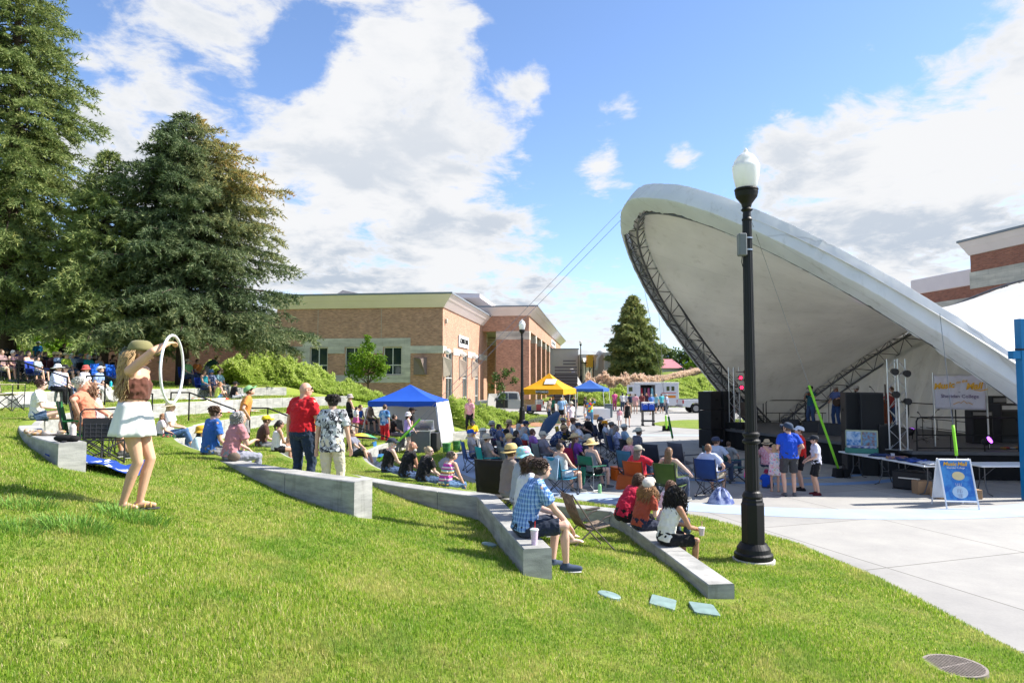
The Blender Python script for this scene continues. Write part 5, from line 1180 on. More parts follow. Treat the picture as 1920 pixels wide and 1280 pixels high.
# ---------------------------------------------------------------- who is there
def onwall(px, Rw, far=False):
    u = (px-960)/1280; a = u*u+1; b = -2*(8*u+24); c = 64+576-Rw*Rw; q = math.sqrt(max(0, b*b-4*a*c)); t = (-b+(q if far else -q))/(2*a); return u*t, t
def sitw(px, Rw, top, lb, far=False, turn=0, pose='sit', **k):
    x, y = onwall(px, Rw-.02, far); return person((x, y, top), face(x, y, CX, CY)+R(turn), lb, pose, **k)
def gp(px, D, lb, yaw=None, turn=0, z=None, pose='stand', **k):
    q = at(px, 713, D=D); zz = max(gz(q.x, D), 0) if z is None else z
    return person((q.x, D, zz), (face(q.x, D, SX, SY) if yaw is None else R(yaw))+R(turn), lb, pose, **k)
DEN = (.06, .10, .20); BLK = (.012, .012, .014); WHT = (.72, .71, .70); NAV = (.02, .035, .09); KHA = (.42, .36, .26); GRY = (.20, .20, .21); JN = (.05, .09, .17)
# near figures on the lawn
gp(252, 7.0, 'woman in brown crop top, white skirt and olive cap lifting a white hoop overhead', yaw=-84, pose='walk', h=1.76, lod=0, skin=(.60, .35, .23), hair='wavy', hc=(.40, .26, .12), long=.38, hat='cap', hatc=(.22, .20, .09), shirt=(.12, .045, .03), sleeve='strap', crop=1, skirt=.40, pants=(.72, .72, .70), shoe='sandal', wide=1.12,
   ph=.915, lean=4, hands=[(-.05, .30, 1.68), (-.02, -.16, .98)], elp=[(1, .5, .3), (-.8, -.8, 0)], feet=[(.03, -.06, .075), (-.07, .06, .075)], kneep=[(.0, 1, 0), (0, .6, 0)], hy=8, hp_=8, curl=.9)
t_ = at(323, 692, D=7.12); c_, s_ = math.cos(R(99)), math.sin(R(99)); pts = [(.352*math.cos(a)*c_*1., .352*math.cos(a)*s_, .352*math.sin(a)) for a in np.linspace(0, 2*PI, 49)]
tag(MB().tube(pts, .014, 8, cap=False).build('hoop', mat('hoop_plastic', (.75, .76, .80), .25, spec=.7), smooth=True, loc=t_), 'white plastic hoop held up by the woman in the brown crop top', 'hoop')
gp(568, 10.95, 'bald man in bright red shirt and dark jeans, standing behind the wall', yaw=-22, pose='stand', h=1.86, lod=0, skin=(.60, .34, .24), hair='bald', shirt=(.52, .012, .02), pants=(.02, .035, .065), wide=1.22, shades=True, hy=-38, hands=[(.29, .10, .86), (-.31, .06, .84)], shoe=(.03, .03, .03), tuck=True)
gp(624, 10.55, 'dark haired woman in black and white printed blouse and cream trousers, standing', yaw=-8, pose='stand', h=1.70, lod=0, skin=SK, hair='short', hc=HD, smat=M_PRINT, pants=(.62, .55, .42), wide=1.15, shades=True, hy=48, hands=[(.26, .12, .86), (-.28, .04, .80)], hem=-.12, sleeve='short')
sitw(398, 17.85, 1.47, 'man in blue T-shirt and sunglasses on the wall, head tipped up to the sun', turn=8, pose='sit', lod=0, h=1.76, hair='short', hc=HB, shirt=(.03, .12, .40), pants=GRY, leg='shorts', shades=True, wide=1.12, lean=6, hp_=14, hy=-25, hands=[(.15, .25, .12), (-.14, .34, .2)])
sitw(436, 17.85, 1.47, 'grey haired woman in dusty pink T-shirt sitting on the wall beside the blue shirted man', turn=4, pose='slouch', lod=0, h=1.66, hair='bob', hc=HG, shirt=(.50, .22, .24), pants=(.26, .27, .33), leg='crop', wide=1.1, lean=16, hands=[(.10, .40, .34), (-.12, .40, .16)], hy=-30)
person((.14, 8.2, .97), R(-78), 'man in blue plaid shirt and navy shorts sitting on the end of the bench wall', 'slouch', lod=0, h=1.86, hair='short', hc=(.07, .04, .03), smat=M_PLAID, shirt=WHT, pants=(.02, .028, .05), leg='shorts', shoe=(.05, .07, .12), lean=22, wide=1.12, hands=[(.13, .50, .10), (-.10, .42, .20)], feet=[(.16, .44, -.30), (-.10, .36, -.32)], hy=12, hp_=-6, skin=(.62, .38, .29))
person((.13, 9.3, .97), R(-75), 'barefoot woman in white shirt with wavy brown hair sitting behind the man in plaid', 'sit', lod=0, h=1.66, hair='wavy', hc=(.11, .06, .04), long=.12, shirt=(.70, .68, .70), pants=(.35, .3, .3), leg='crop', barefoot=True, lean=14, feet=[(.10, .72, -.32), (-.10, .74, -.30)], skin=SKP)
person((.10, 10.1, .97), R(-70), 'person in grey top and pastel print sun hat on the bench wall', 'sit', lod=1, h=1.68, hair='short', hc=HB, hat='bucket', hmat=M_PASTEL, shirt=(.40, .42, .46), sleeve='cap', leg='shorts', pants=GRY)
person((-.08, 10.9, .97), R(-70), 'person in wide straw hat furthest along the bench wall from the man in plaid', 'sit', lod=1, h=1.6, hair='short', hat='straw', hatc=(.62, .45, .18), shirt=(.25, .2, .18), leg='shorts', pants=GRY)
person((2.21, 9.95, .45), R(-72), 'woman with black curly hair, white sleeveless top and black shorts, sitting on the low wall', 'slouch', lod=0, h=1.66, skin=(.42, .22, .14), hair='curly', hc=(.012, .009, .009), long=1.0, shirt=(.74, .72, .66), sleeve='none', pants=BLK, leg='shorts', lean=22, hands=[(.13, .50, .22), (-.05, .46, .24)], feet=[(.12, .42, -.36), (-.12, .36, -.36)], hy=-12, hp_=-12)
person((2.02, 10.95, .45), R(-62), 'girl in white and tan cap and rust sleeved shirt looking down at her hands', 'phone', lod=0, h=1.62, skin=SKP, hair='wavy', hc=(.34, .17, .07), long=.16, hat='cap', hatc=(.66, .60, .52), shirt=(.36, .07, .04), pants=(.02, .025, .05), leg='long', lean=24, hp_=-26, hy=35)
person((2.50, 11.35, .45), R(-65), 'curly brown haired child in white shirt beyond the girl in the cap', 'phone', lod=0, h=1.45, hair='curly', hc=(.16, .08, .045), long=.0, shirt=(.66, .66, .74), lean=20, hp_=-20)
person((1.86, 11.6, .45), R(-60), 'young man in crimson polo leaning forward over the others on the low wall', 'slouch', lod=0, h=1.78, skin=SKP, hair='curly', hc=(.10, .05, .03), long=0., shirt=(.48, .015, .05), pants=BLK, lean=44, hp_=-16, hy=-10, hands=[(.14, .46, .20), (-.10, .48, .24)])
# seated on the lowest wall
sitw(728, 12.95, .45, 'grey bearded man in black tank top and dark cap on the low wall', pose='slouch', lod=0, h=1.76, hair='short', hc=HW, beard=HW, hat='cap', hatc=(.03, .04, .06), shirt=BLK, sleeve='none', pants=DEN, wide=1.15, lean=12, hy=-35, skin=SKP)
sitw(762, 12.95, .45, 'bald man with white beard in black cut off shirt on the low wall', pose='slouch', lod=0, h=1.80, hair='bald', hc=HW, beard=HW, shirt=BLK, sleeve='cap', pants=DEN, wide=1.22, lean=18, hy=-32, skin=(.45, .22, .14))
sitw(794, 12.95, .45, 'woman with blonde bun and patterned headband in black T-shirt on the low wall', pose='slouch', lod=0, h=1.68, hair='bun', hc=(.42, .32, .20), shirt=BLK, pants=JN, wide=1.22, lean=18, hy=-55, shades=True, skin=SKP)
sitw(836, 12.95, .45, 'short haired woman in striped magenta and yellow top on the low wall', pose='slouch', lod=0, h=1.62, hair='short', hc=(.14, .12, .11), smat=M_STRIPE, shirt=WHT, sleeve='none', pants=(.10, .18, .32), wide=1.15, lean=24, hy=-30, hp_=-22, hands=[(.24, .42, -.02), (-.14, .40, .2)])
# left group
q = at(163, 713, D=11.0); GZL = gz(q.x, 11.0)
person((q.x, 11.0, GZL+.43), R(-62), 'grey haired man in orange shirt leaning back in the folding chair', 'chair', lod=0, h=1.80, hair='short', hc=HW, shirt=(.62, .22, .13), pants=KHA, leg='shorts', wide=1.15, skin=(.60, .32, .22), hy=-12, lean=-10, hands=[(.34, -.06, .30), (-.2, .3, .25)], feet=[(.14, .62, -.33), (-.12, .50, -.33)], el=(1, -.3, 0))
q2 = at(184, 713, D=11.7)
person((q2.x, 11.7, gz(q2.x, 11.7)+.43), R(-70), 'brown haired woman in pink tank top beside the man in the orange shirt', 'chair', lod=0, h=1.66, hair='wavy', hc=(.20, .10, .05), long=.18, shirt=(.70, .50, .52), sleeve='none', pants=WHT, leg='long', shades=True, skin=SKT, hands=[(.2, .35, .2), (-.2, .3, .2)])
sitw(72, 20.35, 1.99, 'woman in white T-shirt, denim shorts and sunglasses sitting on the upper wall', far=True, turn=-6, lod=0, h=1.68, hair='pony', hc=(.07, .03, .025), shirt=(.76, .74, .68), pants=(.08, .13, .22), leg='brief', shades=True, pose='cross', skin=SKP, lean=6)
# the terraces behind the couple
sitw(318, 17.85, 1.47, 'woman in white shirt, jeans and cream sun hat sitting by the handrail', far=True, turn=-15, lod=1, h=1.66, hair='bob', hc=HBL, hat='sun', hatc=(.62, .52, .36), shirt=WHT, pants=(.07, .14, .28), leg='crop', pose='cross')
sitw(303, 17.85, 1.47, 'small girl with long light brown hair sitting on the wall edge, back turned', turn=10, lod=1, h=1.15, hair='long', hc=(.26, .13, .06), long=.16, shirt=(.7, .6, .62), pmat=M_AQUA, pants=(.1, .1, .1))
gp(368, 14.6, 'person in pale blue shirt and mustard bucket hat sitting on the grass behind the wall', pose='floor', lod=1, h=1.66, hair='long', hc=HD, long=.05, hat='bucket', hatc=(.62, .36, .03), shirt=(.42, .56, .60), sleeve='long', pants=(.5, .4, .32), leg='shorts', turn=-20, shades=True)
gp(458, 16.6, 'man in orange T-shirt and green cap standing with a blue bag over his arm', yaw=-70, pose='hips', lod=1, h=1.74, hair='short', hat='cap', hatc=(.20, .40, .18), shirt=(.62, .24, .05), pants=(.18, .17, .17), leg='shorts', lean=14, hp_=-30, z=.97, shades=True)
sitw(492, 15.45, .97, 'man in dark brown T-shirt and yellow cap sitting beside the lime green bottle', far=False, lod=1, h=1.76, hair='short', hat='cap', hatc=(.75, .55, .02), shirt=(.085, .04, .03), pants=GRY, leg='shorts', wide=1.15, turn=10, lean=14)
sitw(521, 15.45, .97, 'dark haired woman in white tank top and sunglasses beside the man in the yellow cap', lod=1, h=1.64, hair='pony', hc=HD, shirt=WHT, sleeve='none', pants=BLK, leg='brief', shades=True, turn=10, skin=SKT)
sitw(668, 13., .45, 'person in black patterned shorts half hidden behind the printed blouse, sitting on the wall', lod=1, far=False, shirt=(.2, .2, .25), pants=(.03, .035, .04), leg='shorts', lean=-15, turn=-25, barefoot=True, feet=[(.12, .5, -.12), (-.12, .6, -.3)])
gp(655, 27.5, 'woman in black dress and grey bucket hat standing left of the blue tent', yaw=-60, lod=1, h=1.68, hair='long', hc=HBL, hat='bucket', hatc=(.40, .34, .32), shirt=BLK, sleeve='none', skirt=.45, pants=BLK, z=.6, hands=[(.1, .34, 1.1), (-.1, .34, 1.1)])
gp(668, 27.3, 'child in rainbow printed shirt beside the woman in the grey hat', yaw=-60, lod=2, h=1.2, hair='long', hc=HD, smat=M_MULTI, skirt=.4, pants=(.6, .1, .3), z=.6)
sitw(674, 15.45, .97, 'woman in blue tank top with a red towel sitting left of the blue tent', far=True, lod=1, h=1.62, hair='pony', hc=HB, shirt=(.03, .12, .45), sleeve='none', pants=(.6, .06, .07), leg='shorts')
sitw(692, 15.45, .97, 'bearded man in camouflage tank top and blue cap by the blue tent', far=True, lod=1, h=1.78, hair='short', beard=HB, hat='cap', hatc=(.08, .20, .42), smat=patmat('camo', _vor([(.30, .24, .14), (.12, .11, .07), (.4, .34, .22), (.2, .2, .12)], 14.)), shirt=WHT, sleeve='none', pants=(.06, .06, .06), leg='shorts', wide=1.15)
gp(721, 26.5, 'person in blue tie-dye shirt and bright red trousers standing under the blue tent', yaw=-30, lod=1, h=1.72, smat=patmat('blue_dye', _vor([(.1, .25, .5), (.4, .5, .65), (.05, .12, .3), (.2, .4, .6)], 9., .6)), pants=(.55, .02, .03), z=.2, shoe=(.3, .04, .04))
gp(736, 27.2, 'man in black T-shirt sitting in the shade behind the tent corner', yaw=-70, pose='sit', lod=1, shirt=BLK, pants=GRY, z=.6, hc=HD)
gp(764, 26.2, 'woman in purple top, green shorts and pink headscarf standing at the mixing desk', yaw=-75, lod=1, h=1.62, hair='long', hc=HD, hat='bucket', hmat=M_MULTI, shirt=(.42, .30, .62), sleeve='none', pants=(.02, .12, .09), leg='brief', skin=SKP, z=0, hands=[(.2, .3, .95), (-.15, .35, .95)])
gp(771, 27.0, 'man in black with black cap and bag behind the woman in the headscarf', yaw=-75, lod=1, h=1.78, hair='short', hat='cap', hatc=BLK, shirt=BLK, pants=BLK, wide=1.2, z=0, beard=True)
gp(881, 32, 'woman in pink patterned T-shirt standing in front of the planting bed', yaw=-200, lod=1, h=1.66, hair='long', hc=(.12, .04, .02), long=.2, smat=M_PINKF, pants=BLK, z=.35, shades=True)
gp(884, 27.5, 'woman in bright yellow T-shirt and dark cap sitting below the woman in pink', yaw=-150, pose='phone', lod=1, h=1.62, hair='long', hc=HD, hat='visor', hatc=(.03, .03, .05), shirt=(.80, .52, .01), pants=(.6, .56, .5), z=.42)
# ---------------------------------------------------------------- camp chairs
M_STEEL = mat('chair_steel', (.35, .36, .38), .35, metal=.7); M_DKST = mat('dark_chair_tube', (.03, .03, .035), .4)
def sag(m, x0, x1, rows, sagf, th=0):
    g = []
    for (y, z) in rows: g.append([(x0+(x1-x0)*k/6, y+sagf[0]*math.sin(PI*k/6), z+sagf[1]*math.sin(PI*k/6)) for k in range(7)])
    m.sheet(g)
def mk_chair(kind='quad'):
    t = thing('camp_chair', (0, 0, 0)); w = .27 if kind != 'double' else .55; f = MB()
    def part(mb, nm, m, **k): o = mb.build(nm, m, t, **k); o['tint'] = 1; return o
    if kind == 'director':
        for s in (1, -1): f.tube([(s*w, .22, 0), (s*w, .22, .62)], .012, 6); f.tube([(s*w, -.22, 0), (s*w, -.22, .62), (s*w, -.27, .9)], .012, 6); f.tube([(s*w, .24, .03), (s*w, -.24, .03)], .011, 6)
        for y in (.2, -.2): f.tube([(w, y, .05), (-w, y, .44)], .011, 6); f.tube([(-w, y, .05), (w, y, .44)], .011, 6)
        f.build('frame', M_STEEL, t)
        m = MB(); sag(m, -w, w, [(-.245, .66), (-.26, .76), (-.27, .88)], (-.03, 0)); part(m, 'backrest', M_CLOTH, smooth=True, solid=.008)
    else:
        for s in (1, -1):
            f.tube([(s*w, .26, .02), (s*w*.98, -.24, .40)], .010, 6); f.tube([(s*w, -.26, .02), (s*w*.98, .22, .40)], .010, 6); f.tube([(s*w, -.25, .38), (s*w, -.36, .95)], .011, 6); f.tube([(s*w, .24, .05), (s*w, .25, .62)], .010, 6)
            f.box((s*w, .26, .015), (.05, .05, .03)); f.box((s*w, -.26, .015), (.05, .05, .03))
        for y in (.25, -.26): f.tube([(w, y, .02), (-w, y, .40)], .010, 6); f.tube([(-w, y, .02), (w, y, .40)], .010, 6)
        f.build('frame', M_DKST if kind != 'steel' else M_STEEL, t)
        m = MB(); sag(m, -w, w, [(-.25, .46), (-.29, .66), (-.33, .82), (-.355, .93)], (-.05, -.0)); part(m, 'backrest', M_CLOTH, smooth=True, solid=.012)
    m = MB(); sag(m, -w, w, [(-.25, .43), (-.05, .40), (.12, .41), (.24, .43)], (0, -.03)); part(m, 'seat', M_CLOTH, smooth=True, solid=.012)
    for s in (1, -1): part(MB().box((s*w, -.02, .63), (.06, .52, .025)), 'armrest', M_CLOTH, bevel=.008)
    return t
CH = {k: mk_chair(k) for k in ('quad', 'director', 'double', 'steel')}; USED = set()
CG = 'folding camp chairs of the seated audience'
def chair(x, y, yaw, col, lb, kind='quad', z=0., sc_=1.):
    o = CH[kind]
    if kind in USED: o = copy_tree(o)
    USED.add(kind); o.location = (x, y, z); o.rotation_euler = (0, 0, yaw); o.scale = (sc_,)*3; tag(o, lb, 'folding chair', CG)
    for ch in o.children:
        if ch.get('tint'): ch.color = (*col, 1)
    return o
def ac(px, D, lb, chl=None, ccol=NAV, kind='quad', turn=0, pose='chair', z=0., lod=1, **k):
    q = at(px, 713, D=D); yaw = face(q.x, D, SX, SY)+R(turn)
    if chl: chair(q.x, D, yaw, ccol, chl, kind, z)
    return person((q.x, D, z+.42), yaw, lb, pose, lod=lod, **k)
GCH = (.20, .23, .22); TEAL = (.01, .16, .17)
ac(888, 21.3, 'grey haired man in blue cap and pale shirt at the left end of the audience', 'blue camp chair at the left end of the audience', (.03, .10, .33), hair='short', hc=HW, hat='cap', hatc=(.01, .09, .50), shirt=(.50, .44, .42))
ac(911, 21.8, 'person in white straw hat between the blue cap and the beige hat', 'dark brown camp chair second from the left end', (.06, .04, .03), hair='bob', hc=HG, hat='fedora', hatc=(.68, .66, .56), shirt=(.66, .6, .5))
ac(918, 19.6, 'person in beige floppy hat in the black and turquoise chair', 'black and turquoise camp chair behind the beige hat', (.01, .30, .33), hair='short', hat='sun', hatc=(.52, .46, .36), shirt=(.35, .3, .28))
ac(927, 25.6, 'man in grey brimmed hat and navy floral shirt pointing forward', 'maroon camp chair of the man in navy floral shirt', (.25, .02, .05), hat='straw', hatc=(.46, .46, .40), smat=M_NAVYF, hands=[(.2, .5, .45), (-.26, .2, .24)])
ac(940, 24.2, 'dark haired person seated beside the navy floral shirt', 'black camp chair beside the navy floral shirt', BLK, hair='short', hc=HD, shirt=(.10, .12, .2), skin=SKT)
ac(959, 26.4, 'woman in straw hat and pale blue top in the back row of the left half', 'bright blue camp chair in the back row of the left half', (.02, .2, .6), hair='bob', hat='straw', hatc=(.6, .45, .25), shirt=(.35, .5, .68), sleeve='none')
ac(955, 21.5, 'man in black cap and sunglasses looking back towards the camera', 'grey camp chair under the man in black cap', GCH, hat='cap', hatc=BLK, shirt=(.3, .3, .3), shades=True, hy=70)
ac(960, 19.6, 'woman in wide golden straw hat and blue and white top looking sideways', 'grey green camp chair left of the purple shirt', GCH, hair='short', hc=HBL, hat='sun', hmat=M_STRAW, hatc=(.66, .48, .22), smat=M_BLUEW, shades=True, hy=-70)
ac(973, 21.2, 'dark brown haired woman in front of the purple shirted man', 'black camp chair of the dark brown haired woman', BLK, hair='bob', hc=HD, shirt=(.04, .05, .1))
ac(977, 24.4, 'grey haired woman in grey top in the middle of the left half', 'dark blue camp chair of the grey haired woman', NAV, hair='bob', hc=HG, shirt=(.35, .38, .42))
ac(987, 22.8, 'grey haired woman in pale blue T-shirt with folded arms', 'maroon camp chair under the pale blue T-shirt', (.28, .02, .04), hair='bob', hc=HG, shirt=(.30, .46, .62))
ac(990, 25.9, 'person in navy cap seated behind the grey haired women', 'red camp chair under the navy cap', (.5, .02, .05), hat='cap', hatc=NAV, shirt=(.12, .2, .3))
ac(1003, 21.8, 'man with short brown hair in a purple T-shirt', 'red camp chair beside the purple T-shirt', (.45, .02, .02), hc=(.12, .05, .03), shirt=(.36, .17, .50), wide=1.1, skin=(.62, .36, .28))
ac(1022, 20.6, 'large man in grey T-shirt, tan cap and sunglasses', 'grey camp chair under the large man in grey', GCH, hat='cap', hatc=(.50, .46, .38), hc=HG, shirt=(.24, .22, .26), wide=1.3, shades=True, hy=-30)
ac(1036, 25.2, 'person in blue floral shirt bending down beside the open umbrella', 'navy camp chair beside the open umbrella', NAV, smat=M_NAVYF, hat='straw', hatc=(.6, .4, .2), pose='slouch', lean=50)
ac(1059, 28.0, 'man in grey cap and black jacket in the yellow chair', 'yellow and purple camp chair in the back row', (.70, .50, .01), hat='cap', hatc=(.28, .28, .3), shirt=BLK)
ac(1078, 27.4, 'man in brown cowboy hat and white T-shirt in the back row', 'black camp chair under the brown cowboy hat', BLK, hat='cowboy', hatc=(.24, .13, .08), shirt=WHT)
ac(1088, 24.8, 'man in navy cap and white T-shirt seen from behind', 'navy camp chair under the man in white T-shirt', NAV, hat='cap', hatc=(.04, .06, .1), shirt=(.68, .7, .8), wide=1.2)
ac(1054, 17.0, 'dark haired woman in the teal chair with a pale jacket over its back', 'teal camp chair with a pale blue jacket over its back', (.02, .22, .36), hair='short', hc=(.05, .03, .025), shirt=(.6, .6, .6), sleeve='none', pants=(.5, .55, .65), leg='brief', hy=-25)
ac(1082, 19.4, 'woman in woven cowboy hat and purple and teal top', 'maroon camp chair with pale logo, right of the teal chair', (.30, .01, .05), hair='long', hc=HB, hat='cowboy', hatc=(.60, .46, .26), shirt=(.20, .06, .36), hy=-35)
ac(1106, 19.4, 'person in grey hat hidden behind the yellow straw hat', 'dark camp chair just beyond the green director chair', BLK, hat='bucket', hatc=(.30, .30, .28), shirt=(.1, .1, .12))
ac(1109, 17.7, 'woman in yellow straw hat and grey racerback top in the green chair', 'green folding director chair with steel frame', (.01, .12, .07), kind='director', pose='lap', hair='short', hc=HB, hat='sun', hmat=M_STRAW, hatc=(.75, .55, .24), shirt=(.20, .22, .26), sleeve='none', pants=BLK, leg='brief', band=(.2, .4, .7), skin=SKP)
ac(1105, 29.4, 'man in black polo, navy shorts and white fronted cap sitting with crossed legs', 'black camp chair of the man in the black polo', BLK, hat='cap', hatc=(.55, .6, .75), shirt=BLK, pants=NAV, leg='shorts', wide=1.2, turn=-15)
ac(1129, 28.6, 'woman in denim blue cap shading her eyes with one arm', 'navy camp chair of the woman shading her eyes', NAV, hat='cap', hatc=(.08, .16, .30), hair='pony', hc=HD, shirt=BLK, hands=[(.20, .30, .75), (-.2, .3, .2)])
ac(1138, 26.0, 'bearded man in orange cap and pale shirt', 'blue camp chair of the bearded man in the orange cap', NAV, hat='cap', hatc=(.80, .32, .01), beard=(.06, .03, .02), shirt=(.55, .6, .72), hy=-20)
ac(1150, 25.2, 'person in charcoal cap right of the orange cap', 'grey camp chair right of the orange cap', GCH, hat='cap', hatc=(.13, .13, .13), shirt=(.3, .32, .36))
ac(1159, 23.5, 'woman with grey brown bob and blue floral blouse', 'navy camp chair with crossed legs behind the floral blouse', (.015, .04, .13), hair='bob', hc=(.24, .20, .17), smat=M_BLUEW)
ac(1174, 23.8, 'person in white hat with black band and light blue shirt', 'maroon camp chair under the white banded hat', (.12, .015, .05), hat='fedora', hatc=(.70, .70, .66), shirt=(.36, .52, .66), band=(.01, .01, .01))
ac(1186, 22.0, 'man in large cream cowboy hat and dark checked shirt bending forward', 'black camp chair of the man in the cream cowboy hat', BLK, hat='cowboy', hatc=(.60, .58, .48), smat=M_PLAID2, pose='phone', lean=24, wide=1.15)
ac(1184, 18.6, 'blonde person with pink and white shawl', 'blue grey camp chair under the pink and white shawl', (.05, .16, .25), hair='short', hc=(.58, .44, .24), smat=M_PINKF)
ac(1199, 16.2, 'person in grey cap and red shirt in the rust coloured chair', 'rust orange camp chair near the low wall', (.38, .06, .01), hair='bob', hc=(.16, .13, .11), hat='cap', hatc=(.34, .32, .27), shirt=(.55, .03, .06), hands=[(.34, .34, .35), (-.26, .2, .24)])
ac(1256, 15.8, 'woman with very long straight brown hair in the olive chair', 'olive green camp chair of the woman with long hair', (.06, .10, .02), hair='long', hc=(.20, .11, .06), long=.42, shirt=(.15, .18, .08), sleeve='none', skin=SKP, hands=[(.34, .3, .25), (-.26, .2, .24)])
ac(1329, 16.7, 'brown haired person in white T-shirt in the big navy chair', 'big navy camp chair with a white tag on its back', (.015, .045, .17), kind='quad', hair='short', hc=(.20, .10, .05), shirt=(.56, .6, .74), pants=KHA, leg='shorts', hp_=-20, wide=1.2)
ac(1343, 18.6, 'person in navy cap and light blue shirt at the left of the double seat', None, hat='cap', hatc=(.04, .05, .09), shirt=(.45, .52, .66), hy=-30)
q = at(1356, 713, D=19.4); chair(q.x, 19.4, face(q.x, 19.4, SX, SY)+R(-25), (.03, .11, .11), 'wide two person camp chair in grey and teal', 'double')
ac(1366, 19.7, 'brown haired child at the right end of the two person chair', None, hair='short', h=1.3, hc=HB, shirt=(.3, .3, .3))
# empty reclining chairs
q = at(1232, 713, D=19.5); chair(q.x, 19.5, R(-50), (.03, .035, .05), 'empty dark blue grey lounge chair, left of the pair in mid audience', 'steel', sc_=1.1)
q = at(1282, 713, D=19.8); chair(q.x, 19.8, R(-60), (.08, .08, .10), 'empty charcoal chair, right of the pair in mid audience', 'steel', sc_=1.1)
q = at(942, 713, D=13.4); chair(q.x, 13.4, R(-20), (.02, .016, .014), 'large black camp chair at the wall by the straw hat', 'quad', z=.03, sc_=1.38)
q = at(163, 713, D=11.0); chair(q.x, 11.0, R(-62), (.02, .16, .04), 'folding chair with green back under the man in orange', 'quad', z=GZL); chair(q2.x, 11.7, R(-70), (.03, .03, .03), 'dark folding chair under the woman in the pink tank top', 'quad', z=gz(q2.x, 11.7))
q = at(14, 713, D=17.5); chair(q.x, 17.5, R(-80), (.45, .40, .25), 'black framed folding chair with towels at the left edge', 'quad', z=gz(q.x, 17.5), sc_=1.1)
# ---------------------------------------------------------------- on the topmost wall, and behind it in the shade
TG = 'people in the shade under the spruces'
sitw(104, 22.85, 2.45, 'woman in white floppy sun hat and blue printed blouse on the topmost wall', far=True, lod=1, hair='short', hat='sun', hatc=(.74, .74, .76), smat=M_BLUEW, pants=BLK, wide=1.2, shades=True, sleeve='long')
sitw(117, 22.85, 2.45, 'woman in black cap and grey tank top on the topmost wall', far=True, lod=1, hair='long', hc=HB, hat='cap', hatc=BLK, shirt=(.30, .32, .42), sleeve='none', pants=DEN, skin=SKP)
sitw(157, 22.85, 2.45, 'person in coral red bucket hat and white shirt on the topmost wall', far=True, lod=1, hair='bob', hc=HR, hat='bucket', hatc=(.75, .12, .10), shirt=(.64, .62, .70), pants=WHT)
sitw(180, 22.85, 2.45, 'man in white cap, light blue shirt and white trousers on the topmost wall', far=True, lod=1, hat='cap', hatc=(.74, .74, .76), shirt=(.28, .38, .62), pants=(.62, .60, .56), lean=20, hp_=-25, feet=[(.12, .62, -.36), (-.1, .4, -.38)])
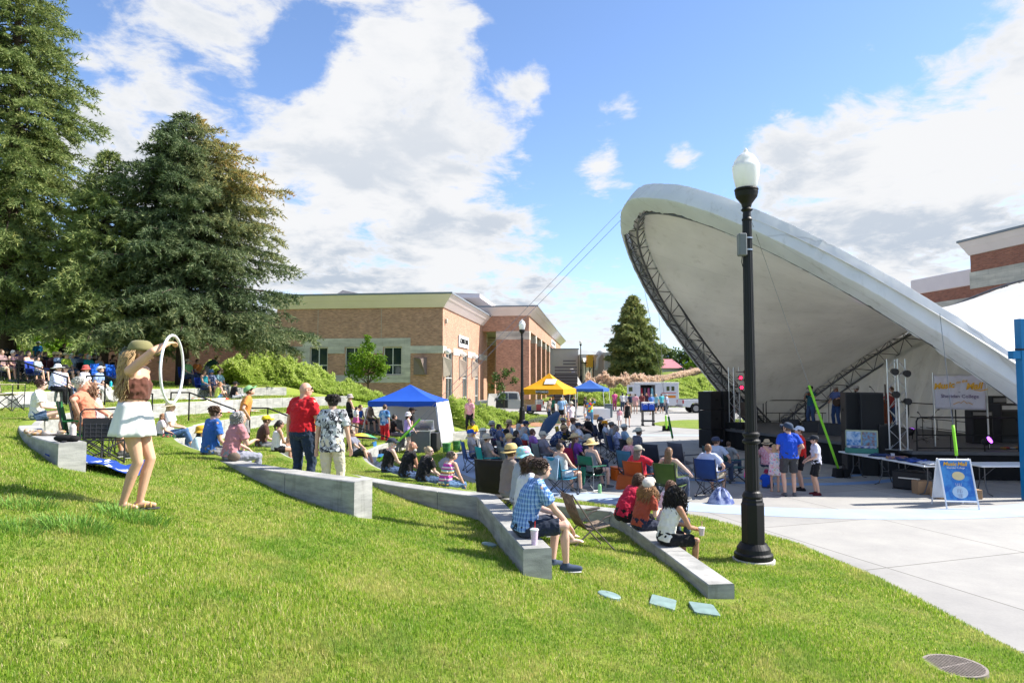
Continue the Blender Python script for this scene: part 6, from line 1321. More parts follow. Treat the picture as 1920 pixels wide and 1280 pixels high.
sh_ = [(2, 26.8, 'person in khaki shorts at the very left edge of the front shaded row', dict(shirt=(.3, .2, .2), pants=KHA, leg='shorts')),
 (24, 27.2, 'grey haired woman in sleeveless pink top in the front shaded row', dict(hair='short', hc=HW, shirt=(.45, .25, .28), sleeve='none', shades=True, pants=NAV, leg='shorts')),
 (40, 28.6, 'woman with brown hair seated just behind the grey haired woman', dict(hair='bob', hc=HB, shirt=(.4, .2, .2))),
 (53, 27.0, 'woman in blue print strapless top looking down in the shaded row', dict(hair='long', hc=HD, smat=M_BLUEW, sleeve='strap', leg='brief', hp_=-20)),
 (70, 26.5, 'dark haired boy in grey shirt between two women in the shaded row', dict(h=1.35, hc=HD, shirt=(.3, .34, .38), leg='shorts')),
 (72, 28.8, 'woman in yellow top behind the dark haired boy', dict(hair='bob', hc=HD, shirt=(.6, .4, .1), sleeve='none')),
 (31, 31.0, 'man in royal blue shirt further back, left of the first trunk', dict(shirt=(.02, .05, .42), wide=1.15)),
 (12, 30.5, 'person in black cap at the left edge further back', dict(hat='cap', hatc=BLK, shirt=BLK)),
 (52, 33.0, 'person in pale shirt leaning in the deep shade', dict(shirt=(.45, .5, .7))),
 (68, 35.0, 'man in white cap and blue shirt highest in the shaded crowd', dict(hat='cap', hatc=(.65, .65, .68), shirt=(.02, .20, .50), pose='stand')),
 (84, 30.4, 'person in dark clothes just left of the dark trunk', dict(shirt=(.04, .04, .05))),
 (104, 31.6, 'dark haired person just right of the dark trunk', dict(hc=HD, shirt=(.05, .03, .05))),
 (110, 28.2, 'man in wide straw hat and pale blue shirt in the shaded row', dict(hat='sun', hmat=M_STRAW, hatc=(.60, .45, .22), shirt=(.35, .45, .6), leg='shorts', pants=KHA)),
 (112, 29.8, 'person in cream cap behind the wide straw hat', dict(hat='cap', hatc=(.6, .5, .35), shirt=(.3, .25, .2))),
 (124, 27.8, 'person in lime green shirt behind the black cap', dict(hat='straw', hatc=(.6, .5, .3), shirt=(.40, .50, .05), leg='shorts')),
 (135, 29.0, 'grey haired woman in pale blue T-shirt and dark trousers in the shade', dict(hair='bob', hc=HW, shirt=(.40, .50, .58), shades=True)),
 (117, 34.0, 'person standing in black deep in the shade', dict(shirt=BLK, pose='stand')),
 (144, 33.5, 'person in navy shirt deep in the shade, behind the pale blue T-shirt', dict(shirt=(.05, .08, .2))),
 (152, 31.0, 'person in grey blue shirt behind the teal shirt', dict(hat='cap', hatc=(.2, .25, .3), shirt=(.2, .25, .35))),
 (166, 29.0, 'man in teal T-shirt in the shade', dict(shirt=(.01, .26, .24), hc=HG, wide=1.2)),
 (176, 32.0, 'person in black behind the teal T-shirt', dict(shirt=BLK)),
 (186, 30.0, 'woman in grey tank top beside the empty blue chair', dict(hair='bob', hc=HB, shirt=(.4, .42, .45), sleeve='none')),
 (203, 31.5, 'person in black tank top leaning forward between the two blue chairs', dict(shirt=BLK, sleeve='none', pose='slouch')),
 (212, 33.2, 'person in dark red shirt behind the blue chairs', dict(shirt=(.25, .04, .04))),
 (92, 28.6, 'person in tan hat leaning forward beside the first trunk', dict(hat='straw', hatc=(.5, .38, .2), shirt=(.2, .1, .08), pose='slouch')),
 (240, 32, 'person in white T-shirt half hidden behind the long blonde hair', dict(shirt=(.5, .5, .5)))]
for px, D, lb, k in sh_:
    pose = k.pop('pose', 'lap'); q = at(px, 713, D=D); z = gz(q.x, D); yaw = face(q.x, D, CX, CY)
    if pose != 'stand': chair(q.x, D, yaw, random.Random(px).choice([(.02, .05, .3), BLK, (.03, .06, .1), (.1, .02, .02)]), 'chair under the '+' '.join(lb.split()[:13]), 'quad', z); z += .42
    person((q.x, D, z), yaw, lb, pose, lod=1 if D < 28 else 2, group=TG, **k)
for px, D, lb in ((191, 28.0, 'empty bright blue camp chair, left of the two in the shade'), (219, 28.2, 'empty bright blue camp chair, right of the two in the shade')): q = at(px, 713, D=D); chair(q.x, D, face(q.x, D, CX, CY), (.01, .11, .55), lb, 'quad', gz(q.x, D))
for px, D, lb, pose, k in [(384, 30.5, 'woman in teal top in a blue chair right of the broad spruce trunk', 'lap', dict(hair='bob', shirt=(.02, .25, .3), sleeve='none', leg='shorts', skin=SKT)),
 (397, 31, 'person in blue hat and blue floral shirt in the shade of the broad spruce', 'lap', dict(hat='bucket', hatc=(.08, .16, .3), smat=M_NAVYF, leg='shorts')),
 (412, 31.5, 'man in grey trousers reclining right of the blue floral shirt', 'lap', dict(pants=(.35, .34, .31), shirt=(.2, .35, .4))),
 (352, 31.5, 'person in tan cap behind the white hoop', 'lap', dict(hat='cap', hatc=(.5, .42, .3), shirt=(.2, .4, .15))),
 (370, 33, 'person in orange shirt behind the others right of the spruce trunk', 'lap', dict(shirt=(.6, .2, .05)))]:
    q = at(px, 713, D=D); z = gz(q.x, D); chair(q.x, D, face(q.x, D, CX, CY), (.01, .04, .3), 'chair under the '+' '.join(lb.split()[:13]), 'quad', z); person((q.x, D, z+.42), face(q.x, D, CX, CY), lb, pose, lod=2, group=TG, **k)
gp(388, 32.5, 'man in dark green shirt and straw hat bending over in the shade', yaw=-80, lod=1, shirt=(.02, .06, .04), hat='straw', hatc=(.62, .45, .2), lean=60, hp_=-20, pants=GRY, leg='shorts', hands=[(.1, .75, .8), (-.1, .7, .7)])
gp(408, 29.0, 'girl with long brown hair in yellow green top sitting on the picnic blanket', lod=1, h=1.5, pose='floor', turn=60, hair='long', hc=(.3, .15, .06), shirt=(.50, .60, .10), sleeve='none', pants=(.15, .3, .5), leg='brief')
gp(436, 29.2, 'boy in black T-shirt and cap sitting on the picnic blanket', lod=1, h=1.5, pose='indian', turn=60, hat='cap', hatc=BLK, shirt=BLK, pants=(.4, .4, .42))
# ---------------------------------------------------------------- plaza: standing groups
gp(1476, 16.75, 'man in royal blue T-shirt, charcoal shorts and dark cap standing with his back turned', yaw=-8, lod=0, h=1.80, hair='short', hat='cap', hatc=(.03, .05, .09), shirt=(.012, .07, .50), pants=(.05, .05, .055), leg='shorts', wide=1.28, hy=40, hp_=-14, hands=[(.20, .18, 1.08), (-.12, .26, 1.05)], shoe=(.1, .1, .11), z=0)
gp(1499, 17.6, 'boy in red T-shirt, black shorts and white cap', yaw=70, lod=0, h=1.66, hair='short', hat='cap', hatc=(.62, .66, .74), shirt=(.62, .02, .015), pants=BLK, leg='shorts', shades=True, hands=[(.15, .26, 1.0), (-.2, .1, .85)], z=0, shoe=BLK, hy=20, hp_=-10)
gp(1527, 16.9, 'boy in white T-shirt, black shorts and black cap holding a cup', yaw=80, lod=0, h=1.48, hair='short', hat='cap', hatc=(.02, .025, .035), shirt=(.64, .63, .72), pants=BLK, leg='shorts', shades=True, hands=[(.10, .28, 1.0), (-.14, .28, 1.0)], z=0, shoe=(.1, .01, .015), hy=0)
gp(1449, 17.4, 'small girl in floral sundress standing with her arms raised to her head', yaw=-20, lod=1, h=1.22, hair='bob', hc=HBL, smat=M_MULTI, sleeve='none', skirt=.75, pants=WHT, pmat=M_MULTI, hands=[(.14, .04, 1.5), (-.14, .04, 1.5)], el=(1, 0, .3), z=0, shoe='sandal')
gp(1433, 19.6, 'person in straw hat with purple band and floral shirt, sitting beyond the lamp post', lod=1, pose='floor', hat='straw', hatc=(.6, .45, .28), smat=M_PINKF, z=.35, h=1.5)
gp(1432, 18.0, 'small child in blue shirt and maroon hat sitting on the ground by the lamp post', lod=1, h=.95, pose='floor', hat='bucket', hatc=(.3, .03, .08), shirt=(.01, .08, .5), z=0)
gp(1404, 16.9, 'girl in hot pink dress mostly hidden behind the lamp post', yaw=60, lod=1, h=1.3, hair='long', hc=HBL, shirt=(.75, .04, .30), sleeve='none', skirt=.8, pants=(.75, .04, .30), z=0, shoe=(.5, .2, .5))
gp(1069, 34.5, 'man in white shirt, salmon shorts and cap walking away from the yellow tent', yaw=-150, pose='walk', lod=1, h=1.80, hat='cap', hatc=(.55, .5, .4), shirt=(.72, .62, .68), pants=(.60, .26, .16), leg='shorts', wide=1.1, z=0)
far_ = [(1028, 46, 'red haired woman in patterned top at the table under the yellow tent', -120, dict(hair='long', hc=HR, shirt=(.4, .3, .25), lean=18)),
 (1036, 48, 'woman in teal top under the yellow tent', -60, dict(hair='long', hc=HBL, shirt=(.05, .3, .3))),
 (1052, 45, 'man in light blue T-shirt and dark shorts, back turned, under the yellow tent', -5, dict(hair='short', hc=HBL, shirt=(.25, .42, .65), pants=BLK, leg='shorts')),
 (1056, 47, 'woman in pale top beside the man in light blue under the yellow tent', -10, dict(hair='bob', hc=HBL, shirt=(.45, .6, .7), leg='shorts', pants=WHT)),
 (1077, 50, 'man in dark shirt between the yellow and the far blue tent', 150, dict(hc=HD, shirt=(.04, .05, .07))),
 (1106, 41.5, 'woman in orange and rainbow tie-dye shirt and jeans, arm on her head', -10, dict(hair='bun', hc=HBL, smat=M_TIEDYE, pants=(.10, .20, .34), hands=[(.14, .1, 1.75), (-.2, .05, .8)], el=(1, 0, .5))),
 (1098, 47, 'man in black T-shirt and white shorts under the far blue tent', 60, dict(shirt=BLK, pants=WHT, leg='shorts')),
 (1161, 41, 'small girl in white dress walking towards the audience', 180, dict(h=1.15, hair='long', hc=HB, smat=M_PINKF, skirt=.7, pants=(.7, .6, .6))),
 (1176, 41.5, 'woman in short black dress walking towards the audience', 175, dict(hair='long', hc=HD, shirt=BLK, sleeve='none', skirt=.75, pants=BLK, pose='walk', h=1.62)),
 (1174, 60, 'woman in white shirt by the white trailer', -60, dict(shirt=WHT, pants=BLK, hc=HD)),
 (1182, 59, 'man in navy polo and khaki trousers at the white trailer', 20, dict(shirt=(.02, .03, .06), pants=(.30, .27, .22))),
 (1191, 58, 'woman in pink patterned dress at the white trailer', -20, dict(hair='bun', hc=HD, smat=M_PINKF, skirt=.5, pants=(.6, .35, .3))),
 (1203, 60, 'woman with red hair in the trailer doorway', 170, dict(hair='long', hc=HR, shirt=(.2, .05, .05))),
 (1212, 61, 'woman in dark top beside the trailer doorway', 150, dict(hair='long', hc=HR, shirt=(.08, .03, .04))),
 (1221, 56, 'man in blue polo and beige shorts in front of the trailer', 10, dict(shirt=(.10, .22, .55), pants=(.5, .45, .36), leg='shorts', hc=HG)),
 (1229, 58, 'woman with long hair walking right of the blue polo', -40, dict(hair='long', hc=HBL, shirt=(.25, .5, .55), leg='shorts', pose='walk')),
 (1250, 57, 'man in pale blue shirt by the right end of the trailer', 60, dict(shirt=(.35, .4, .55), pants=(.08, .09, .12), hc=HG)),
 (1167, 62, 'person in white top left of the trailer', 0, dict(shirt=WHT, hair='long', hc=HD)),
 (1152, 64, 'tall person in pink jacket at the left of the trailer', 0, dict(shirt=(.75, .12, .3), pants=(.6, .1, .2), h=1.8)),
 (1240, 59, 'person in turquoise shirt in front of the trailer stripes', 0, dict(shirt=(.1, .5, .55), leg='shorts'))]
for px, D, lb, yw, k in far_:
    pose = k.pop('pose', 'stand'); gp(px, D, lb, yaw=yw, pose=pose, lod=2, z=0, **k)
# ---------------------------------------------------------------- the band
gp(1520, 29.5, 'fiddle player in teal striped shirt, jeans and cap on the stage', yaw=120, lod=1, h=1.80, hat='cap', hatc=(.03, .02, .02), shirt=(.03, .13, .16), pants=DEN, z=SZ, hands=[(.04, .30, 1.36), (-.18, .38, 1.34)], shades=True)
gp(1567, 29.2, 'long haired guitarist in blue shirt and pale cap singing at a microphone', yaw=115, lod=1, h=1.80, hair='long', hc=HR, hat='cap', hatc=(.40, .36, .32), shirt=(.12, .16, .36), pants=(.04, .08, .2), z=SZ, hands=[(.16, .24, 1.08), (-.36, .30, 1.22)])
gp(1607, 29.4, 'musician in white shirt and pale fronted cap behind the right speaker stack', yaw=100, lod=1, h=1.80, hat='cap', hatc=(.5, .45, .4), shirt=WHT, pants=DEN, z=SZ, hp_=8, beard=True)
gp(1672, 27.2, 'bass player in red shirt behind the silver light truss', yaw=110, lod=1, h=1.80, shirt=(.4, .06, .05), pants=DEN, z=SZ, hands=[(.2, .4, 1.1), (-.12, .42, 1.45)])
# ---------------------------------------------------------------- tents, vehicles, stage gear and small things
WHM = mat('white_plastic', (.76, .76, .77), .5, var=.04); M_BKP = mat('black_plastic', (.018, .018, .02), .55, var=.2, bump=.1); M_SIL = mat('aluminium', (.62, .63, .65), .3, metal=.85, var=.05)
def tent(c, rz, w, d, eave, peak, base, col, lb, val=.22, wall=False, parent_txt=None):
    t = thing('pop_up_tent', c, rz, lb, 'tent', 'pop up canopy tents'); m_ = mat('tent_fabric_'+lb.split()[0], col, .6, var=.1, vs=2, bump=.3, bs=8, trans=.25); hw, hd = w/2, d/2
    cs = [(-hw, -hd), (hw, -hd), (hw, hd), (-hw, hd)]; m = MB(); n = 7
    for i in range(4):
        a, b = Vector((*cs[i], eave)), Vector((*cs[(i+1) % 4], eave)); g = []
        for r_ in range(n+1):
            s = r_/n; row = []
            for k in range(9): p = a.lerp(b, k/8).lerp(Vector((0, 0, peak)), s); p.z -= .09*math.sin(PI*s)*(peak-eave)*(1+.3*math.sin(k*PI/8)); row.append(p)
            g.append(row)
        m.sheet(g)
    m.build('canopy', m_, t, solid=.006, smooth=False)
    for i in range(4):
        a, b = Vector((*cs[i], eave)), Vector((*cs[(i+1) % 4], eave)); g = [[a.lerp(b, k/12)*1.003-Vector((0, 0, z_+(.02*math.sin(k*PI/3) if z_ else 0))) for k in range(13)] for z_ in (0, val)]
        MB().sheet(g).build('valance', m_, t, solid=.005)
    for x, y in cs: MB().tube([(x*base, y*base, 0), (x*.97, y*.97, eave-.02)], .022, 6).build('leg', WHM if 'yellow' in lb or 'far' in lb else M_SIL, t); 
    f = MB()
    for x, y in cs: f.tube([(x*.97, y*.97, eave-.25), (0, 0, peak-.35)], .012, 5)
    f.build('frame', M_SIL, t)
    if wall:
        wm = mat('white_wall_cloth', (.70, .70, .72), .7, var=.06, vs=1.2, bump=.5, bs=5, trans=.3)
        for (i, s0) in ((2, 1), (1, 1)):
            (x0, y0), (x1, y1) = cs[i], cs[(i+1) % 4]; g = []
            for r_ in range(9):
                s = r_/8; kk = 1+(base-1)*s; g.append([((x0+(x1-x0)*k/14)*kk*1.0+.03*math.sin(k*1.3+r_)*s, (y0+(y1-y0)*k/14)*kk+.03*math.cos(k*1.7)*s, eave-.02-(eave-.04)*s) for k in range(15)])
            MB().sheet(g).build('side_wall', wm, t, smooth=True, solid=.004)
    return t
p = at(768, 713, D=30.0); tent((p.x, 30.2, 0), R(-5), 2.9, 2.9, 1.92, 2.62, 1.22, (.015, .10, .55), 'blue tent with white side walls in front of the ACTIVITIES CENTER', wall=True)
p = at(1030, 713, D=47.8); yt = tent((p.x, 48, 0), R(-22), 3.0, 3.0, 2.2, 3.3, 1., (.85, .42, .005), 'yellow tent with a dark WYOMING panel on its valance', .36)
sg = MB().box((0, -1.525, 2.02), (.85, .012, .24)).build('name_panel', mat('brown_panel', (.06, .03, .02), .6), yt); text('WYOMING', .19, WHM, sg, (0, -1.535, 2.02), (PI/2, 0, 0), .002, bold=.004)
m = MB().box((.35, -.75, 2.72), (.8, .012, .55), rx=-R(52)); m.build('white_panel', WHM, yt)
p = at(1106, 713, D=54); tent((p.x, 54, 0), R(-18), 2.6, 2.6, 2.15, 2.85, 1.12, (.05, .15, .50), 'far blue tent between the yellow tent and the trailer')
# --- pickups
M_GL2 = mat('car_glass', (.015, .018, .02), .05, spec=.9); M_TYRE = mat('tyre', (.015, .015, .016), .9, bump=.3); M_RIM = mat('rim', (.30, .30, .31), .35, metal=.7); M_RED = mat('tail_lamp', (.45, .01, .01), .3)
def pickup(x, y, rz, col, lb, open_door=False):
    t = thing('pickup_truck', (x, y, 0), rz, lb, 'pickup truck'); pm = mat('paint_'+lb.split()[0], col, .25, var=.03, spec=.6); hw = .98
    def prof(pts, w0, w1, nm, m_, par=t, bev=.03, z0=None):
        m = MB(); n = len(pts); zs_ = [p_[1] for p_ in pts]; zl, zh = min(zs_), max(zs_)
        v = []; 
        for s in (-1, 1):
            for p_ in pts: ww = w0+(w1-w0)*(p_[1]-zl)/(zh-zl); v.append((p_[0], s*ww, p_[1]))
        m.add(v, [tuple(range(n)), tuple(range(2*n-1, n-1, -1))]+[(i, n+i, n+(i+1) % n, (i+1) % n) for i in range(n)]); return m.build(nm, m_, par, bevel=bev, seg=2)
    def arch_(cx): return [(cx+.50*math.cos(a), .42+.50*math.sin(a)) for a in np.linspace(PI-.15, .15, 9)]
    body = [(-2.9, .55), (-2.85, 1.16), (-.95, 1.18), (1.15, 1.20), (2.55, 1.12), (2.85, .95), (2.9, .5), (2.4, .42)]+[(q[0], q[1]) for q in reversed(arch_(1.85))]+[(-1.25, .42)]+[(q[0], q[1]) for q in reversed(arch_(-1.75))]+[(-2.35, .5)]
    prof(body, hw, hw-.04, 'body', pm)
    cab = [(-.92, 1.181), (-.80, 1.80), (-.5, 1.86), (.55, 1.86), (.75, 1.80), (1.35, 1.201)]; cb = prof(cab, hw-.05, .74, 'cab', pm, bev=.04)
    gl = [(-.72, 1.26), (-.66, 1.72), (.02, 1.76), (.02, 1.26)]; gl2 = [(.12, 1.26), (.12, 1.76), (.55, 1.76), (1.05, 1.26)]
    for s in (-1, 1):
        for g_ in (gl, gl2): m = MB(); m.add([(a, s*(hw-.05+.012-(b-1.18)/.68*(hw-.05-.74)), b) for a, b in g_], [(0, 1, 2, 3)]); m.build('side_window', M_GL2, cb, solid=.01)
    MB().add([(1.30, -.8, 1.25), (1.30, .8, 1.25), (.80, .68, 1.79), (.80, -.68, 1.79)], [(0, 1, 2, 3)]).build('windscreen', M_GL2, cb, solid=.02)
    MB().add([(-.925, -.75, 1.28), (-.925, .75, 1.28), (-.83, .66, 1.74), (-.83, -.66, 1.74)], [(0, 1, 2, 3)]).build('rear_window', M_GL2, cb, solid=.02)
    MB().bx(-2.78, -1., -.85, .85, 1.165, 1.20).build('bed', M_BKP, t)
    for cx in (-1.75, 1.85):
        for s in (-1, 1):
            M = Matrix.Rotation(PI/2, 4, 'X'); wv = MB().lathe([(.25, -.13), (.38, -.13), (.40, -.09), (.40, .09), (.38, .13), (.25, .13)], c=(cx, s*.85, .40), n=28, M=M).build('wheel', M_TYRE, t)
            r_ = MB().lathe([(.24, -.06), (.24, .06)], c=(cx, s*.93, .40), n=20, M=M)
            for k in range(6): r_.box((cx+.14*math.cos(k*PI/3), s*1.0, .40+.14*math.sin(k*PI/3)), (.24, .02, .05), ry=-k*PI/3)
            r_.build('rim', M_RIM, wv)
    MB().bx(-3.02, -2.88, -.92, .92, .48, .66).build('rear_bumper', M_RIM, t, bevel=.03); MB().bx(2.86, 3.0, -.94, .94, .42, .62).build('front_bumper', M_RIM, t, bevel=.03)
    for s in (-1, 1): MB().bx(-2.89, -2.80, s*.80, s*.97, .82, 1.12).build('tail_light', M_RED, t); MB().bx(2.74, 2.86, s*.60, s*.93, .80, .98).build('headlight', M_SIL, t); MB().box((1.05, s*1.08, 1.30), (.10, .2, .16)).build('mirror', M_BKP, t, bevel=.02)
    m = MB(); m.bx(2.80, 2.885, -.58, .58, .68, 1.0); m.build('grille', M_BKP, t)
    for s in (-1, 1): MB().box((.02, s*.99, 1.08), (.18, .03, .03)).build('door_handle', M_RIM, t)
    if open_door:
        d = thing('x', (0, 0, 0)); bpy.data.objects.remove(d)
        dr = MB().add([(1.12, 1.0, .5), (1.12, 1.0, 1.22), (1.0, 1.0, 1.72), (1.65, 1.85, 1.72), (1.75, 1.95, 1.2), (1.75, 1.95, .5)], [(0, 1, 2, 3, 4, 5)]).build('open_door', pm, t, solid=.09); MB().bx(.1, 1.1, .985, .995, .55, 1.2).build('door_opening', M_BKP, t)
    return t
p = at(950, 713, D=57); pickup(p.x+.2, 57.5, R(180), (.42, .40, .38), 'silver pickup with its front door open beside the columned hall', True)
p = at(1335, 713, D=60); pickup(p.x, 60, R(2), (.66, .67, .68), 'white pickup facing right between trailer and canopy truss')
# --- trailer
def trailer():
    p = at(1231, 713, D=63); t = thing('horse_trailer', (p.x, 63, 0), R(1), 'white horse trailer with an open side door full of clothes for sale', 'trailer'); w, h = 2.05, 2.55
    pm = mat('trailer_white', (.70, .70, .71), .35, var=.05)
    m = MB(); m.bx(-1.45, -.02, 0, .06, .5, h) if False else None
    m = MB(); m.bx(-w, -1.5, 0, .06, .5, h); m.bx(-.15, w, 0, .06, .5, h); m.bx(-1.5, -.15, 0, .06, 2.4, h); m.bx(-w, w, 2., 2.06, .5, h); m.bx(-w, -w+.06, .06, 2., .5, h); m.bx(w-.06, w, .06, 2., .5, h); m.bx(-w, w, .06, 2., .45, .5); m.build('body', pm, t, bevel=.02)
    MB().bx(-w-.05, w+.05, -.05, 2.1, h+.001, h+.08).build('roof', pm, t, bevel=.03)
    MB().bx(-1.45, -.2, 1.2, 1.25, .5, 2.35).build('interior', M_BKP, t)
    for i, c in enumerate([(.4, .03, .05), (.1, .1, .14), (.45, .1, .2), (.3, .6, .7)]): MB().box((-1.35+.33*i, .35, 1.7), (.22, .3, .8), taper=.7).build('hanging_clothes', mat('clothes_%d' % i, c, .9), t)
    for x in (.25, 1.05, 1.5): o = MB().bx(x-.14, x+.14, -.02, -.001, 1.85, 2.25).build('window', M_GL2, t, bevel=.0)
    dr = MB().bx(-2.75, -2.07, -.1, -.05, 1.55, 2.4).build('open_door', pm, t); MB().bx(-2.6, -2.25, -.12, -.101, 1.8, 2.2).build('pane', M_GL2, dr)
    d2 = MB().bx(-.14, .42, -.12, -.07, .55, 2.4).build('open_door', pm, t)
    MB().bx(.75, 1.75, -.02, -.002, 1.2, 1.42).build('stripe', mat('orange_paint', (.75, .25, .02), .5), t); MB().bx(.45, 1.8, -.02, -.002, 1.62, 1.68).build('stripe', mat('red_paint', (.6, .08, .05), .5), t)
    for x in (-.1, .75): MB().lathe([(.2, -.1), (.34, -.1), (.34, .1), (.2, .1)], c=(x, .1, .34), n=20, M=Matrix.Rotation(PI/2, 4, 'X')).build('wheel', M_TYRE, t)
trailer()
def obox(name, px, D, z0, sz, m_, lb, cat, rz=0, bev=.01, par=None, y=None):
    q = at(px, 713, D=D); o = MB().box((0, 0, sz[2]/2), sz).build(name, m_, None, bevel=bev, loc=(q.x, D, z0)); o.rotation_euler = (0, 0, R(rz)); return tag(o, lb, cat)
# --- cart with two coolers
q = at(1214, 713, D=42.5); t = thing('cart', (q.x, 42.5, 0), 0, 'dark wheeled cart standing on the plaza under two blue coolers', 'cart')
for s in (-1, 1):
    for s2 in (-1, 1): MB().bx(s*.33-.03, s*.33+.03, s2*.2-.03, s2*.2+.03, .12, .88).build('post', M_BKP, t); MB().lathe([(.06, -.02), (.06, .02)], c=(s*.33, s2*.2, .06), n=12, M=Matrix.Rotation(PI/2, 4, 'X')).build('wheel', M_TYRE, t)
for z_ in (.26, .88): MB().bx(-.38, .38, -.26, .26, z_, z_+.09).build('shelf', M_BKP, t, bevel=.01)
MBL = mat('cooler_blue', (.01, .07, .5), .4, var=.04)
def cooler(x, y, z, lb, cm=None, sz=(.33, .4, .38), rz=0, group=None):
    t = thing('cooler', (x, y, z), R(rz), lb, 'cooler', group); MB().box((0, 0, sz[2]*.41), (sz[0], sz[1], sz[2]*.82), taper=1.04).build('tub', cm or MBL, t, bevel=.02); MB().box((0, 0, sz[2]*.91), (sz[0]*1.07, sz[1]*1.07, sz[2]*.16)).build('lid', WHM if cm is None else cm, t, bevel=.02)
    MB().tube([(-sz[0]*.3, -sz[1]*.55, sz[2]*.6), (-sz[0]*.3, -sz[1]*.62, sz[2]*.75), (sz[0]*.3, -sz[1]*.62, sz[2]*.75), (sz[0]*.3, -sz[1]*.55, sz[2]*.6)], .012, 6).build('handle', WHM, t)
cooler(q.x-.19, 42.5, .97, 'left of the two blue coolers on the cart', sz=(.34, .4, .5)); cooler(q.x+.19, 42.5, .97, 'right of the two blue coolers on the cart', sz=(.34, .4, .5))
q = at(1163, 713, D=19.5); cooler(q.x, 19.5, 0, 'bright orange cooler on the ground beyond the green director chair', mat('cooler_orange', (.85, .16, .01), .5, var=.05), (.5, .35, .38), 20)
q = at(994, 713, D=47); cooler(q.x, 47, .75, 'small blue and white cooler on the table under the yellow tent', sz=(.45, .35, .38))
# --- tables
def table(a, b, wd, lb, zt_=.75, top=WHM, legs=True):
    a, b = Vector(a), Vector(b); c = (a+b)/2; L = (b-a).length; rz = math.atan2((b-a).y, (b-a).x); t = thing('folding_table', (c.x, c.y, 0), rz, lb, 'table', 'white folding tables')
    MB().box((0, 0, zt_-.022), (L, wd, .044)).build('table_top', top, t, bevel=.015)
    for s in (-1, 1):
        m = MB(); x = s*(L/2-.3)
        m.tube([(x, -wd*.4, .012), (x+s*.03, -wd*.25, .05), (x+s*.03, -wd*.12, .3), (x+s*.03, -wd*.12, zt_-.05)], .014, 6); m.tube([(x, wd*.4, .012), (x+s*.03, wd*.25, .05), (x+s*.03, wd*.12, .3), (x+s*.03, wd*.12, zt_-.05)], .014, 6); m.tube([(x+s*.03, -wd*.12, .35), (x+s*.03, wd*.12, .35)], .012, 6); m.tube([(x+s*.03, 0, .40), (x-s*.35, 0, zt_-.05)], .009, 6); m.build('leg', mat('grey_tube', (.10, .10, .105), .4, metal=.5), t)
    return t
T1a, T1b = at(1590, 713, D=20.1), at(1668, 713, D=18.3); T2b = at(1752, 713, D=16.7)
table((T1a.x, 20.1), (T1b.x+.02, 18.35), .76, 'white folding table with a painted suitcase, beside the right speaker stack'); table((T1b.x+.05, 18.25), (T2b.x, 16.65), .76, 'white folding table with folded shirts behind the A-frame sign')
a_ = at(1822, 713, D=17.0); table((a_.x-.1, 17.0), (a_.x+1.75, 17.05), .76, 'bare white folding table at the right, partly behind the blue steel frame')
q = at(1123, 713, D=50); table((q.x-.6, 50), (q.x+.7, 50), .7, 'white draped table under the far blue tent'); q2_ = at(1123, 713, D=49.6)
tag(MB().bx(-.66, .76, -.36, -.34, .02, .76).build('tablecloth', WHM, loc=(q.x, 50, 0.003)), 'white cloth hanging down the table under the far blue tent', 'tablecloth')
q = at(1018, 713, D=46.5); table((q.x-1.6, 46.7), (q.x+.9, 46.0), .7, 'long dark table of merchandise under the yellow tent', top=M_BKP)
obox('cardboard_box', 1117, 49.2, 0, (.4, .35, .36), mat('cardboard', (.36, .22, .12), .9, var=.1), 'brown cardboard box on the ground before the white draped table', 'box')
obox('display_board', 990, 48, .74, (1.0, .05, .75), mat('tan_board', (.72, .46, .25), .8), 'tan display board standing on the table under the yellow tent', 'board')
for i, (px, c) in enumerate(((983, (.35, .22, .15)), (1001, (.55, .42, .3)), (1010, (.6, .1, .1)))): obox('merchandise_bag', px, 46.4, .76, (.35, .2, .42), mat('bag_%d' % i, c, .8), ['brown box at the left end of the merchandise table', 'tan tote bag on the merchandise table', 'red bag on the merchandise table'][i], 'bag')
obox('storage_tote', 975, 45.2, .0, (.75, .45, .42), M_BKP, 'black storage tote with yellow lid beside the second lamp post', 'tote'); obox('tote_lid', 975, 45.2, .42, (.79, .49, .05), MATS['yellow_paint'], 'yellow lid lying on the black storage tote', 'lid')
q = at(1141, 713, D=52); t = thing('litter_bin', (q.x, 52, 0), 0, 'grey wheeled litter bin beside the far blue tent', 'bin'); MB().box((0, 0, .48), (.5, .5, .95), taper=1.12).build('tub', mat('bin_grey', (.16, .2, .22), .6), t, bevel=.03); MB().box((0, 0, 1.0), (.62, .62, .06)).build('lid', mat('bin_grey2', (.12, .14, .16), .6), t, bevel=.02)
# --- speakers
M_GRL = mat('speaker_grille', (.012, .012, .013), .75, var=.4, vs=160)
def speaker(x, y, z, w, d, h, rz, lb, group='stacked black loudspeakers'):
    t = thing('loudspeaker', (x, y, z), rz, lb, 'loudspeaker', group); MB().box((0, 0, h/2), (w, d, h-.006)).build('cabinet', M_BKP, t, bevel=.012); MB().box((0, -d/2-.006, h/2), (w*.92, .012, h*.92)).build('grille', M_GRL, t, bevel=.005)
    for s in (-1, 1): MB().box((s*(w/2+.004), .05, h*.55), (.012, .16, .09)).build('handle', M_GRL, t)
q = at(1331, 713, D=28.3); yl = face(q.x, 28.3, -1, 20)+PI
for k in range(3): speaker(q.x-.0, 28.4, .02+k*.78, .62, .7, .77, R(-52), ['bottom', 'middle', 'top'][k]+' loudspeaker of the near column in the left stack')
q = at(1351, 713, D=28.9)
for k in range(3): speaker(q.x+.1, 29.0, .02+k*.78, .62, .7, .77, R(-52), ['bottom', 'middle', 'top'][k]+' loudspeaker of the far column in the left stack')
